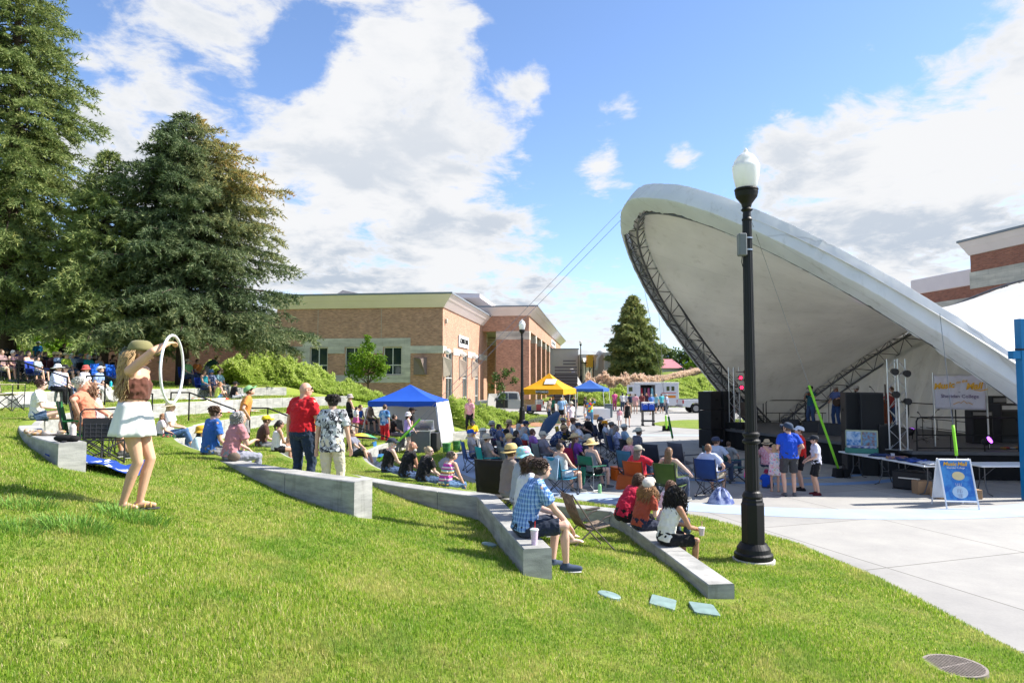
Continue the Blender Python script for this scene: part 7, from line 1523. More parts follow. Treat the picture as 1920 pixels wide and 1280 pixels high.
speaker(q.x+.55, 28.6, .02, .8, .6, 1.05, R(-52), 'low wide subwoofer at the foot of the left speaker stack, by the stage')
q = at(1601, 713, D=20.8)
for i, (px, D) in enumerate(((1598, 21.0), (1628, 20.6))):
    q = at(px, 713, D=D)
    for k, h in enumerate((1.22, 1.2)): speaker(q.x, D, .01+k*1.23, .56 if i == 0 else .62, .75, h, R(-14), ['lower', 'upper'][k]+[' left', ' right'][i]+' loudspeaker of the big stack behind the suitcase table')
q = at(1668, 713, D=20.3); speaker(q.x-.12, 20.4, .01, .6, .7, 1.5, R(-8), 'shorter loudspeaker at the right of the big stack')
def monitor(px, D, lb, rz):
    q = at(px, 713, D=D); t = thing('stage_monitor', (q.x, D, SZ), R(rz), lb, 'stage monitor', 'wedge monitors on the stage'); m = MB(); w = .34
    m.add([(-w, -.22, 0), (w, -.22, 0), (w, .25, 0), (-w, .25, 0), (-w, -.26, .12), (w, -.26, .12), (w, .10, .42), (-w, .10, .42)], [(3, 2, 1, 0), (0, 1, 5, 4), (4, 5, 6, 7), (1, 2, 6, 5), (2, 3, 7, 6), (3, 0, 4, 7)]); m.build('cabinet', M_BKP, t, bevel=.015)
    MB().add([(-w*.9, -.235, .15), (w*.9, -.235, .15), (w*.9, .07, .415), (-w*.9, .07, .415)], [(0, 1, 2, 3)]).build('grille', M_GRL, t, solid=.01)
for i, (px, D, rz) in enumerate(((1522, 26.8, 150), (1552, 25.5, 140), (1572, 25.0, 140), (1482, 28.2, 140))): monitor(px, D, ['wedge monitor in front of the fiddle player', 'left of two wedge monitors by the guitarist', 'right wedge monitor beside the big speaker stack', 'small wedge monitor near the front left corner of the stage'][i], rz)
# --- light trusses
def truss(px, D, z0, H, lb, heads, W_=.29, glow=None, three=False):
    q = at(px, 713, D=D); t = thing('light_truss', (q.x, D, z0), R(25), lb, 'truss', 'upright aluminium light trusses'); m = MB(); cs = [(-W_/2, -W_/2), (W_/2, -W_/2), (W_/2, W_/2), (-W_/2, W_/2)]
    for x, y in cs: m.tube([(x, y, 0), (x, y, H)], .024, 8)
    m.build('chords', M_SIL, t); m = MB(); n = int(H/.27)
    for i in range(n):
        for k in range(4): a, b = cs[k], cs[(k+1) % 4]; a, b = (a, b) if (i+k) % 2 else (b, a); m.tube([(*a, i*H/n), (*b, (i+1)*H/n)], .009, 5, cap=False)
    m.build('lacing', M_SIL, t); MB().box((0, 0, .01), (.5, .5, .02)).build('base_plate', M_SIL, t)
    for (dx, dz, on) in heads:
        p_ = Vector((dx, -.25, dz)); M = Matrix.Rotation(R(-28), 4, 'Z') @ Matrix.Rotation(R(100), 4, 'X')
        o = MB().lathe([(.04, -.12), (.075, -.10), (.085, .0), (.10, .02), (.10, .06), (.092, .06)], c=p_, n=18, M=M).build('lamp_head', M_BKP, t, smooth=False); MB().tube([p_, (0 if dx > 0 else -.1, -.12, dz)], .015, 6).build('bracket', M_BKP, o)
        if on:
            e = MB(); 
            for k in range(7): a = k*PI/3; rr = 0 if k == 6 else .058; e.lathe([(.022, 0), (.022, .012), (.012, .018)], c=p_+(M @ Vector((rr*math.cos(a), rr*math.sin(a), .055))), n=8, M=M)
            e.build('led_lens', mat('red_led', (.5, .01, .03), .3, emit=((1, .03, .10), 2.2)), o)
truss(1376, 28.6, SZ, 2.55, 'silver truss with five red stage lights beside the left speaker stack', [(.42, 2.35, 1), (.12, 2.12, 1), (.42, 2.0, 1), (.16, 1.72, 1), (.40, 1.50, 0)])
truss(1681, 19.9, SZ, 2.62, 'silver truss with black lamps right of the big speaker stack', [(-.42, 2.25, 0), (-.40, 1.60, 0), (.10, 2.2, 0), (.1, 1.4, 0)], W_=.33)
# --- stage lights on the deck
M_PUR = mat('purple_led', (.3, .05, .6), .3, emit=((.45, .08, 1.), 3.))
for i, (px, D) in enumerate(((1704, 23.5), (1845, 19.9))):
    q = at(px, 713, D=D); t = thing('uplight', (q.x, D, SZ), R(30), ['purple uplight left of the banner', 'purple uplight below the right end of the banner'][i], 'stage light'); M = Matrix.Rotation(R(42), 4, 'Y') if i == 0 else Matrix.Rotation(R(60), 4, 'X')
    MB().tube([(-.1, 0, 0), (-.12, 0, .2), (.12, 0, .2), (.1, 0, 0)], .015, 6).build('yoke', M_BKP, t); MB().lathe([(.05, -.12), (.10, -.08), (.11, .10)], c=(0, 0, .24), n=18, M=M).build('housing', M_BKP, t); MB().lathe([(.10, .101), (.10, .11)], c=(0, 0, .24), n=18, M=M).build('lens', M_PUR, t)
    ld = bpy.data.lights.new('uplight_glow', 'SPOT'); ld.energy = 260 if i == 0 else 40; ld.color = (.55, .15, 1); ld.spot_size = R(38); ld.spot_blend = .8; ld.shadow_soft_size = .1; lo = bpy.data.objects.new('uplight_beam', ld); C.objects.link(lo); lo.parent = t; lo.location = (0, -.15, .4); lo.rotation_euler = (Vector((-.35, -.15, .9)) if i == 0 else Vector((0, -.3, .9))).normalized().to_track_quat('-Z', 'Y').to_euler()
# --- guard rails round the stage
def guard(a, b, z, lb, h=1.05, mid=True):
    a, b = Vector((*a, z)), Vector((*b, z)); t = thing('guard_rail', a, 0, lb, 'railing', 'black guard rails round the stage'); d = (b-a); u = d.normalized(); H = Vector((0, 0, h)); m = MB(); r_ = .12
    m.tube([Vector(), H-Vector((0, 0, r_)), H-Vector((0, 0, r_*.3))+u*r_*.3, H+u*r_, H+d-u*r_, H+d-u*r_*.3-Vector((0, 0, r_*.3)), H+d-Vector((0, 0, r_)), d], .022, 7); m.build('hoop', M_BLK, t)
    MB().tube([Vector((0, 0, .45)), d+Vector((0, 0, .45))], .018, 6).build('mid_rail', M_BLK, t)
    for k in (1, 2): MB().tube([d*k/3, d*k/3+Vector((0, 0, .45))], .016, 6).build('post', M_BLK, t)
    MB().tube([Vector((0, 0, .08)), d+Vector((0, 0, .08))], .016, 6).build('bottom_rail', M_BLK, t)
xs_ = [10.1, 12.1, 14.1, 16.1]
for i in range(3): guard((xs_[i]+.06, 32.9-.1*i), (xs_[i+1]-.06, 32.85-.1*i), SZ, ['left', 'second', 'third'][i]+' section of black guard rail along the back of the stage')
guard((16.95, 32.3), (16.95, 29.5), SZ, 'black guard rail section at the back right corner of the stage'); guard((16.95, 29.3), (16.95, 26.4), SZ, 'middle section of black guard rail on the right side of the stage'); guard((16.95, 26.2), (16.95, 23.3), SZ, 'front section of black guard rail on the right side of the stage')
guard((8.95, 29.3), (9.8, 32.7), SZ, 'black guard rail section beside the left light truss')
guard((11.55, 19.6), (14.3, 19.4), SZ-.0, 'black guard rail section below the banner, nearest the tables', .95); guard((14.5, 19.35), (17., 19.1), SZ, 'black guard rail section at the right edge of the stage front', .95)
# --- banner
b0, b1 = at(1749, 702, D=21.), at(1849, 702, D=20.2); t = thing('banner', ((b0.x+b1.x)/2, 20.6, SZ), math.atan2(-.8, b1.x-b0.x), 'white banner reading Music on the Mall at Sheridan College', 'banner'); W2 = math.hypot(b1.x-b0.x, .8)/2; zt0 = at(1800, 702, D=20.6).z-SZ; zb0 = at(1800, 766, D=20.6).z-SZ
for s in (-1, 1): MB().tube([(s*W2, 0, 0), (s*W2, 0, zt0+.06)], .022, 8).build('post', M_SIL, t)
MB().tube([(-W2, 0, zt0), (W2, 0, zt0)], .014, 6).build('top_bar', M_SIL, t)
g = []
for r_ in range(13):
    s = r_/12; g.append([(-W2+.03+(2*W2-.06)*k/24, -.03-.02*math.sin(k*.9)*(1-s)-.012*math.sin(k*2.1+r_), zt0-.02-(.03*(1-s)*abs(math.sin(k*PI/6)))-(zt0-zb0)*s) for k in range(25)])
bn = MB().sheet(g).build('cloth', mat('banner_cloth', (.80, .76, .82), .7, var=.05, trans=.3), t, smooth=True, solid=.004)
M_GOLD = mat('gold_print', (.78, .40, .03), .6); M_PURT = mat('purple_print', (.12, .07, .18), .6); zc = (zt0+zb0)/2
text('Music', .25, M_GOLD, bn, (-.40, -.075, zc+.17), (PI/2, R(-6), 0), .003, bold=.009, sx=.92, shear=.3); text('Mall', .26, M_GOLD, bn, (.36, -.075, zc+.16), (PI/2, R(-4), 0), .003, bold=.009, sx=.95, shear=.3); text('on the', .11, M_GOLD, bn, (.06, -.075, zc+.30), (PI/2, R(-12), 0), .003, bold=.003, shear=.3)
text('at', .07, M_PURT, bn, (.0, -.075, zc-.01), (PI/2, 0, 0), .003); text('Sheridan College', .14, M_PURT, bn, (.0, -.075, zc-.14), (PI/2, 0, 0), .003, bold=.001)
MB().tube([(.36, -.075, zc+.05), (.52, -.075, zc+.03), (.64, -.075, zc+.06), (.70, -.075, zc+.10), (.68, -.075, zc+.03)], [.008, .014, .016, .012, .004], 6).build('swash', M_GOLD, bn)
MB().tube([(-.17, -.075, zc-.38), (-.02, -.075, zc-.31), (.03, -.075, zc-.34), (.10, -.075, zc-.27), (.18, -.075, zc-.35), (.22, -.075, zc-.32), (.32, -.075, zc-.38)], .010, 5).build('mountain_mark', M_GOLD, bn)
# --- A-frame sign
q = at(1782, 713, D=15.35); t = thing('a_frame_sign', (q.x, 15.35, 0), R(-6), 'white A-frame sign with a blue Music on the Mall poster', 'sign'); hw = .33; H = 1.06
def aframe(s, nm):
    m = MB(); lean = .33
    for x in (-hw, hw): m.tube([(x, s*lean, 0), (x, s*.03, H)], .018, 6)
    for z_ in (.17, H-.02): y_ = s*(lean-(lean-.03)*z_/H); m.tube([(-hw, y_, z_), (hw, y_, z_)], .018, 6)
    f = m.build('frame', WHM, t); v = []
    for z_ in (.185, H-.04):
        y_ = s*(lean-(lean-.03)*z_/H); v += [(-hw+.02, y_, z_), (hw-.02, y_, z_)]
    MB().add(v, [(0, 1, 3, 2)]).build(nm, mat('poster_blue', (.02, .12, .42), .5, col2=(.06, .26, .55), vs=5) if s < 0 else WHM, t, solid=.006); return f
aframe(-1, 'poster'); aframe(1, 'back_panel'); an = math.atan2(H, .30); rot = (an, 0, 0)
def onp(x, z_): return (x, -(.33-.30*z_/H)-.008, z_)
text('Music', .12, M_GOLD, t, onp(-.12, .95), rot, .002, bold=.003, shear=.3); text('Mall', .12, M_GOLD, t, onp(.14, .95), rot, .002, bold=.003, shear=.3); text('Sheridan College', .055, WHM, t, onp(0, .87), rot, .002)
m = MB(); pz = Matrix.Rotation(-(PI/2-an), 4, 'X')
for (x, z_, rx_, rz_, m_) in ((.02, .70, .13, .09, 'p'), (0, .36, .16, .13, 'w')):
    o = MB().lathe([(1, 0), (1, .004)], n=24); o.v = [(x+v[0]*rx_, onp(0, z_+v[1]*rz_)[1]-v[2], z_+v[1]*rz_) for v in o.v]; o.build('poster_art', mat('pale_gold', (.62, .50, .26), .6) if m_ == 'p' else mat('pale_print', (.45, .58, .68), .6), t)
for z_, w_ in ((.53, .3), (.50, .22), (.41, .24), (.37, .28), (.31, .26), (.27, .2)): text('| | || | ||| | |'[:9], .05, WHM if z_ > .45 else M_PURT, t, (0, onp(0, z_)[1]-.006, z_), rot, .001, sx=w_*4)
# --- suitcase and merchandise
def tz(a, b, s): return a.x+(b.x-a.x)*s, (a.y+(b.y-a.y)*s)
x_, y_ = tz(T1a, T1b, .30); t = thing('suitcase', (x_, y_, .752), R(-28), 'open green vintage suitcase with painted lid panels on the table', 'suitcase'); ms_ = mat('suitcase_green', (.05, .20, .15), .6)
MB().bx(-.42, .42, -.25, .25, 0, .14).build('base', ms_, t, bevel=.02); ld_ = MB().bx(-.42, .42, .24, .36, .14, .62).build('lid', mat('suitcase_edge', (.40, .42, .28), .6), t, bevel=.02)
MB().bx(-.39, -.02, .225, .238, .17, .58).build('print', mat('blue_art', (.03, .18, .45), .6, col2=(.5, .6, .7), vs=7), ld_); MB().bx(.02, .38, .225, .238, .18, .57).build('print', mat('mixed_art', (.25, .12, .10), .6, col2=(.15, .35, .5), vs=9), ld_); MB().bx(-.38, .38, -.21, .2, .141, .19).build('papers', mat('papers', (.6, .62, .65), .8, col2=(.1, .12, .3), vs=9), t, bevel=.02)
M_NVC = mat('navy_cloth', (.015, .04, .13), .9, bump=.3, bs=20); M_WHC = mat('white_cloth', (.66, .66, .70), .9, bump=.3, bs=20)
for i, (sg_, s, c, lb) in enumerate([(1, .75, M_NVC, 'folded navy shirt at the right end of the suitcase table'), (2, .12, mat('purple_gold', (.5, .3, .02), .8, col2=(.1, .02, .3), vs=14), 'purple and gold cloth on the second table'), (2, .35, M_NVC, 'folded navy shirts on the second table'), (2, .6, mat('royal_cloth', (.02, .07, .35), .9, bump=.3), 'royal blue shirts on the second table'), (2, .88, M_WHC, 'crumpled white shirt beside the A-frame sign')]):
    a, b = (T1a, T1b) if sg_ == 1 else (T1b, T2b); x_, y_ = tz(a, b, s); m = MB(); rnd = random.Random(i); g = [[(-.25+.5*k/6, -.3+.6*j/6, .012+.035*abs(math.sin(k*1.9+i)*math.cos(j*1.3+i))) for k in range(7)] for j in range(7)]; o = m.sheet(g).build('folded_shirts', c, smooth=True, solid=.02, loc=(x_, y_, .756)); o.rotation_euler = (0, 0, R(-40+i*9)); tag(o, lb, 'shirts')
x_, y_ = tz(T1b, T2b, .02); tag(MB().lathe([(.04, 0), (.05, .12)], n=14).build('jar', mat('clear_jar', (.6, .6, .65), .2), loc=(x_, y_, .752)), 'small tip jar standing where the two tables meet', 'jar')
x_, y_ = tz(T1b, T2b, .42); t = thing('flight_case', (x_+.15, y_+.2, 0), R(-45), 'black flight case on the ground under the second table', 'case'); MB().box((0, 0, .24), (.8, .5, .46)).build('case', M_BKP, t, bevel=.03); MB().box((0, -.255, .30), (.5, .02, .03)).build('latch', M_SIL, t)
MCB = MATS['cardboard']
x_, y_ = tz(T1b, T2b, .80); o = tag(MB().box((0, 0, .16), (.35, .3, .32)).build('cardboard_box', MCB, loc=(x_-.1, y_+.1, 0), bevel=.01), 'upright brown box beside the flight case under the table', 'box'); q = at(1790, 713, D=16.4); tag(MB().box((0, 0, .11), (1.0, .4, .22)).build('cardboard_box', MCB, loc=(q.x, 16.5, 0), bevel=.01), 'long brown cardboard box on the ground behind the A-frame sign', 'box')
# --- amps, cases, pedals and stands
for i, (px, D, w, d, h, lb) in enumerate([(1832, 22.0, .6, .5, 1.05, 'tall black equipment case right of the banner'), (1856, 23.2, .7, .5, .95, 'black amplifier case behind the banner post'), (1882, 22.4, .75, .55, 1.25, 'widest black amplifier at the right of the stage'), (1905, 23.4, .6, .5, 1.1, 'black amplifier at the far right beside the blue frame'), (1860, 24.5, .7, .5, 1.45, 'rack of black equipment standing behind the amplifiers')]):
    q = at(px, 713, D=D); t = thing('amplifier', (q.x, D, SZ), R(-10+i*7), lb, 'amplifier', 'black amplifiers and cases on the stage'); MB().box((0, 0, h/2), (w, d, h)).build('cabinet', M_BKP, t, bevel=.02); MB().box((0, -d/2-.005, h*.45), (w*.88, .012, h*.7)).build('grille', M_GRL, t); MB().box((0, -d/2-.006, h*.9), (w*.88, .014, h*.1)).build('control_panel', M_SIL if i % 2 else M_RIM, t)
rnd = random.Random(4)
for k in range(7):
    q = at(1876+k*6, 713, D=20.0+.12*(k % 3)); o = MB().box((0, 0, .03), (.09, .13, .055)).build('effects_pedal', mat('pedal_%d' % (k % 4), [(.5, .3, .05), (.5, .04, .03), (.1, .1, .12), (.5, .5, .5)][k % 4], .4), loc=(q.x, 20.0+.12*(k % 3), SZ), bevel=.006); tag(o, '%s effects pedal on the deck, %s' % (['orange', 'red', 'black', 'silver'][k % 4], ['leftmost of the row', 'second in the row', 'third in the row', 'in the middle of the row', 'just right of the row middle', 'second last in the row', 'last in the row beside the blue frame'][k]), 'pedal', 'effects pedals on the stage deck')
def mic(px, D, lb, top=1.5, dx=-.3):
    q = at(px, 713, D=D); t = thing('microphone_stand', (q.x, D, SZ), R(20), lb, 'microphone stand', 'microphone stands'); m = MB()
    for a in (0, 2.1, 4.2): m.tube([(0, 0, .12), (.28*math.cos(a), .28*math.sin(a), .01)], .009, 5)
    m.build('tripod', M_BLK, t); MB().tube([(0, 0, .05), (0, 0, top-.15)], .010, 6).build('pole', M_BLK, t); MB().tube([(-dx*.4, 0, top-.25), (dx, -.05, top+.05)], .008, 6).build('boom', M_BLK, t); MB().tube([(dx, -.05, top+.05), (dx*1.35, -.06, top+.08)], [.012, .026], 8).build('microphone', M_BLK, t)
mic(1508, 29., 'mic stand in front of the fiddle player', 1.35, .25); mic(1552, 28.6, 'mic stand of the long haired guitarist', 1.5, .2); mic(1596, 28.2, 'mic stand of the musician in the white shirt', 1.68, -.25); mic(1640, 27, 'mic stand at the right end of the speaker stack', 1.68, -.25); mic(1727, 22.2, 'low microphone stand left of the banner', .9, -.2); mic(1745, 23.2, 'low microphone stand at the banner post', .95, .2)
# --- instruments
M_WD = mat('red_wood', (.22, .05, .02), .25, var=.3, vs=8, spec=.6); M_WD2 = mat('dark_wood', (.05, .02, .012), .3); 
def fiddle_body(m, w, h, th):
    v = []; n = 30
    for s in (-1, 1):
        for k in range(n): a = 2*PI*k/n; r_ = 1-.22*math.exp(-((abs(math.sin(a/1))-.0)**2)*8)*(1 if abs(math.cos(a)) > .6 else 1); v.append((w*math.cos(a)*r_*(1.05 if math.sin(a) < 0 else .85), s*th, h*math.sin(a)))
    m.add(v, [tuple(range(n-1, -1, -1)), tuple(range(n, 2*n))]+[(k, (k+1) % n, n+(k+1) % n, n+k) for k in range(n)])
q = at(1656, 713, D=27.0); t = thing('double_bass', (q.x, 27.0, SZ), R(15), 'red brown double bass seen between the speaker stack and silver truss', 'double bass'); m = MB(); fiddle_body(m, .33, .55, .1); o = m.build('body', M_WD, t, bevel=.02); o.location = (0, 0, .70); MB().tube([(0, -.10, 1.1), (0, -.08, 1.85)], .03, 6).build('neck', M_WD2, t); MB().tube([(0, 0, 0), (0, 0, .15)], .008, 5).build('endpin', M_SIL, t)
q = at(1571, 713, D=28.85); t = thing('acoustic_guitar', (q.x, 28.85, SZ+1.12), R(120-180), 'dark acoustic guitar held by the long haired guitarist', 'guitar'); m = MB(); fiddle_body(m, .2, .26, .05); o = m.build('body', M_WD2, t, bevel=.01); o.rotation_euler = (0, R(65), 0); MB().tube([(.2, 0, .08), (.75, 0, .3)], .02, 6).build('neck', M_WD2, t)
q = at(1517, 713, D=29.2); t = thing('fiddle', (q.x, 29.15, SZ+1.42), R(120-180), 'fiddle held under the chin of the player in teal', 'fiddle'); m = MB(); fiddle_body(m, .10, .17, .025); o = m.build('body', M_WD, t, bevel=.005); o.rotation_euler = (R(80), R(70), 0); MB().tube([(.15, 0, .03), (.38, 0, .05)], .012, 5).build('neck', M_WD2, t)
q = at(1396, 713, D=29.4); t = thing('patio_chair', (q.x, 29.4, SZ), R(150), 'brown mesh chair standing on the stage beside the light truss', 'chair'); mm_ = mat('brown_mesh', (.14, .11, .09), .8); MB().box((0, 0, .44), (.5, .5, .03)).build('seat', mm_, t); MB().box((0, -.28, .75), (.5, .03, .6), rx=R(-12)).build('backrest', mm_, t)
for sx_ in (-.24, .24):
    for sy_ in (-.22, .22): MB().tube([(sx_, sy_, 0), (sx_, sy_, .44)], .014, 6).build('leg', M_STEEL, t)
# --- guy lines with foam noodles and weights
M_NOOD = mat('lime_foam', (.30, .75, .04), .7, var=.06); M_NOOD2 = mat('green_foam', (.01, .28, .04), .7); M_CABLE = mat('steel_cable', (.25, .26, .28), .4, metal=.6)
def guy(a, b, n0, n1, lb, nm=M_NOOD, r=.035, weight=None, lbw=None, two=False):
    a, b = Vector(a), Vector(b); t = thing('guy_line', b, 0, lb, 'guy line', 'guy lines of the canopy'); MB().tube([a-b, Vector()], .008, 5).build('cable', M_CABLE, t)
    if two: MB().tube([a-b+Vector((.25, 0, -.1)), Vector((.15, .1, 0))], .008, 5).build('cable', M_CABLE, t)
    if nm: d = a-b; MB().tube([d*(n0+(n1-n0)*k/6)+Vector((0, 0, .015*math.sin(k))) for k in range(7)], r, 10).build('foam_noodle', nm, t, smooth=True)
    if weight: tag(wbag(b, weight), lbw, 'weight bag', 'black weight bags')
def wbag(p, s): 
    m = MB(); m.box((-.11*s, 0, .13*s), (.19*s, .34*s, .26*s), taper=.8); m.box((.11*s, 0, .13*s), (.19*s, .34*s, .26*s), taper=.8); m.tube([(-.12*s, 0, .28*s), (-.08*s, 0, .38*s), (.08*s, 0, .38*s), (.12*s, 0, .28*s)], .015, 5); o = m.build('weight_bag', M_NVC if False else M_SKIRT, smooth=True); md = o.modifiers.new('r', 'REMESH'); md.voxel_size = .02; md.use_smooth_shade = True; o.location = (p.x, p.y, max(0, gz(p.x, p.y))-.005); return o
apex = archF(1.36)+Vector((0, 0, .15)); e1 = onwall(693, 12.6); e1 = Vector((e1[0], e1[1], .5)); q = at(693, 868, D=20.5); guy(apex, (q.x, 20.5, .1), .03, .17, 'long guy line from the canopy tip with lime noodle by the handrail', two=True)
q = at(700, 868, D=20.2); 
g1 = at(1577, 893, z=.02); guy(archF(2.07)+Vector((0, 0, -.2)), g1, .03, .36, 'guy line with lime green noodle left of the suitcase table', weight=1., lbw='black weight bag at the foot of the lime noodle by the suitcase table')
g2 = at(1803, 935, z=.02); guy(archF(2.5)+Vector((0, 0, .0)), g2, .22, .38, 'guy line with lime noodle rising behind the A-frame sign'); tag(MB().lathe([(.16, 0), (.16, .02), (.05, .03)], n=20).build('anchor_plate', M_BKP, loc=g2), 'flat black anchor plate on the ground behind the A-frame sign', 'anchor')
g3 = at(1262, 826, z=.0); guy(archF(1.0), g3, .02, .16, 'guy line with dark green noodle left of the left speaker stack', M_NOOD2, .05)
g4 = at(1250, 806, z=.05); guy(archF(.85), g4, .02, .14, 'thin guy line with pale lime noodle on the grass island', M_NOOD, .05, 1.1, 'black weight bag on the grass island edge')
# --- handheld and small objects
def bottle(p, h, r, m_, lb, cat='bottle', cap=M_BKP):
    t = thing('bottle', p, 0, lb, cat); MB().lathe([(r*.9, 0), (r, .01), (r, h*.72), (r*.55, h*.85), (r*.5, h*.9)], n=16).build('body', m_, t, smooth=False); MB().lathe([(r*.55, h*.9), (r*.55, h), (r*.4, h)], n=12).build('cap', cap, t)
def onw(px, Rw, z, far=False): x, y = onwall(px, Rw-.1, far); return (x, y, z)
bottle(onw(487, 15.42, .97), .27, .042, mat('lime_bottle', (.55, .75, .02), .4), 'lime green bottle standing on the wall beside the yellow cap', cap=mat('lime_cap', (.5, .7, .05), .4))
bottle(onw(803, 12.95, .452), .25, .035, mat('green_bottle', (.02, .32, .06), .2), 'green plastic bottle on the wall between two seated women', cap=mat('red_cap', (.5, .02, .02), .5))
wl = onwall(120, 20.2); bottle((-5.98, 9.35, 1.99), .25, .042, mat('ipa_bottle', (.62, .55, .52), .3), 'white labelled brown bottle on the upper wall end', cap=mat('brown_cap', (.06, .03, .02), .4))
q = at(208, 713, D=27.5); bottle((q.x, 27.5, gz(q.x, 27.5)), .28, .05, mat('cyan_bottle', (.02, .45, .6), .3), 'cyan water bottle on the grass in front of the blue chairs')
q = at(1123, 713, D=17.2); bottle((q.x, 17.2, 0), .26, .045, mat('mint_bottle', (.25, .55, .25), .4), 'tall mint green bottle under the green director chair')
def cup(p, lb, body, lidm, straw, h=.16):
    t = thing('drink_cup', p, 0, lb, 'cup'); MB().lathe([(.032, 0), (.045, h)], n=18).build('body', body, t, smooth=False); MB().lathe([(.049, h), (.049, h+.012), (.03, h+.02)], n=18).build('lid', lidm, t); MB().tube([(0, 0, .01), (.008, 0, h+.10)], .0045, 6).build('straw', straw, t)
cup((.25, 7.75, .97), 'clear patterned cup with red straw on the bench wall end', mat('pink_cup', (.62, .45, .60), .2, col2=(.75, .6, .75), vs=40), WHM, mat('red_straw', (.6, .02, .02), .4))
cup((.42, 9.75, 1.38), 'blue and green cup with blue straw held behind the plaid shirt', mat('blue_cup', (.02, .2, .5), .3, col2=(.05, .45, .4), vs=30), mat('blue_lid', (.05, .2, .5), .4), mat('blue_straw', (.05, .1, .6), .4), .14)
cup((2.70, 9.86, .60), 'small pale cup in the hands of the curly haired woman', mat('pale_cup', (.62, .5, .52), .3), WHM, mat('pink_straw', (.7, .2, .35), .4), .1)
# pouch on the upper wall end
m = MB(); m.ell((0, 0, .05), (.16, .07, .05)); m.ell((.12, 0, .045), (.07, .06, .045)); o = m.build('pouch_bag', M_SKIRT, smooth=True, loc=(-5.93, 9.12, 1.985)); tag(o, 'black pouch bag lying on the upper wall end', 'bag'); MB().add([(.02, -.08, .02), (.08, -.08, .02), (.09, -.16, -.0), (.10, -.17, -.22), (.04, -.17, -.22), (.03, -.16, -.0)], [(0, 1, 2, 5), (5, 2, 3, 4)]).build('strap', M_BKP, o, solid=.012)
# scarf / plush things on the wall
m = MB(); rnd = random.Random(9)
for k in range(16): m.ell((rnd.uniform(-.28, .28), rnd.uniform(-.07, .07), rnd.uniform(.02, .08)), (rnd.uniform(.03, .07), .04, rnd.uniform(.02, .04)), nu=7, nv=5)
m.ell((0, 0, .03), (.3, .08, .03)); tag(m.build('knitted_bag', mat('patch_knit', (.45, .25, .10), .9, col2=(.5, .45, .42), vs=12), smooth=True, loc=(-6.9, 10.15, 1.985)), 'brown and cream knitted bag lying on the upper wall', 'bag')
# folding side table of the near left chair
q = at(196, 713, D=10.5); zq = gz(q.x, 10.5); t = thing('side_table', (q.x, 10.5, zq), R(20), 'black folding side table with mesh pocket and cup holder', 'side table'); m = MB(); w = .30
for s in (-1, 1): m.tube([(s*w, 0, 0), (s*w, 0, .78), (s*(w-.05), 0, .83), (-s*(w-.05), 0, .83)], .013, 7)
m.tube([(-w, 0, .36), (w, 0, .36)], .012, 6); m.tube([(-w, 0, .02), (w, .3, .36)], .011, 6); m.tube([(w, 0, .02), (-w, .3, .36)], .011, 6); m.build('frame', M_DKST, t); pk = MB().bx(-w+.03, w-.03, -.012, .012, .38, .70).build('mesh_pocket', mat('grid_mesh', (.02, .02, .022), .7), t, bevel=.01)
m = MB()
for k in range(7): m.bx(-w+.06+k*.075, -.235+k*.075, -.017, -.013, .40, .62)
for k in range(4): m.bx(-w+.05, w-.05, -.017, -.013, .42+.06*k, .425+.06*k)
m.build('grid', mat('grid_line', (.07, .07, .08), .6), pk); MB().lathe([(.055, -.02), (.055, .02), (.035, .02)], c=(.18, -.02, .64), n=16, M=Matrix.Rotation(PI/2, 4, 'X')).build('cup_holder', M_DKST, pk)
# blankets and cloths on the ground
def blanket(px, D, sx_, sy_, lb, m_, rz=0, hgt=.05, seed=0, z=None):
    q = at(px, 713, D=D); g = []; 
    for j in range(19):
        row = []
        for k in range(25):
            x = (k/24-.5)*sx_; y = (j/18-.5)*sy_; xr = x*math.cos(R(rz))-y*math.sin(R(rz)); yr = x*math.sin(R(rz))+y*math.cos(R(rz)); e = mnoise.noise((x*3+seed, y*3, seed)); xr += .1*mnoise.noise((x*2, y*2, seed+5)); yr += .1*mnoise.noise((x*2, y*2, seed+9))
            row.append((xr, yr, max(0, gz(q.x+xr, D+yr))-(gz(q.x, D))+.035+hgt*(.5+e)+.4*hgt*abs(mnoise.noise((x*8, y*8, seed)))))
        g.append(row)
    o = MB().sheet(g).build('blanket', m_, smooth=True, solid=.01, loc=(q.x, D, gz(q.x, D))); return tag(o, lb, 'blanket')
blue_b = patmat('blue_white_blanket', lambda T, tc: T.mix(T.sm(T.node('ShaderNodeTexWave', {'Vector': tc, 'Scale': 1.3, 'Distortion': 5., 'Detail': 2.}).outputs[1], .93, .97), (.015, .05, .26), (.6, .65, .75)))
blanket(193, 9.6, 1.05, .8, 'crumpled dark blue and white blanket on the grass by the upper wall end', blue_b, 8, .12, 3)
blanket(405, 27.9, 3.1, 1.5, 'striped red, white and blue picnic blanket in front of the hedge', patmat('striped_blanket', lambda T, tc: T.ramp(T.math('FRACT', T.math('MULTIPLY', T.node('ShaderNodeSeparateXYZ', {0: tc}).outputs[0], 1.6)), [(0, (.7, .7, .72)), (.3, (.6, .05, .04)), (.45, (.7, .7, .7)), (.65, (.05, .2, .5)), (.8, (.7, .7, .7)), (.95, (.7, .4, .05))], 'CONSTANT')), -6, .03, 1)
blanket(200, 27.8, 1.4, .7, 'small white cloth on the grass by the cyan bottle', M_WHC, 10, .02, 6)
blanket(720, 24.6, .8, .5, 'blue cloth bundle beside the rainbow umbrella', mat('blue_bundle', (.02, .12, .28), .9, bump=.4), 0, .10, 8)
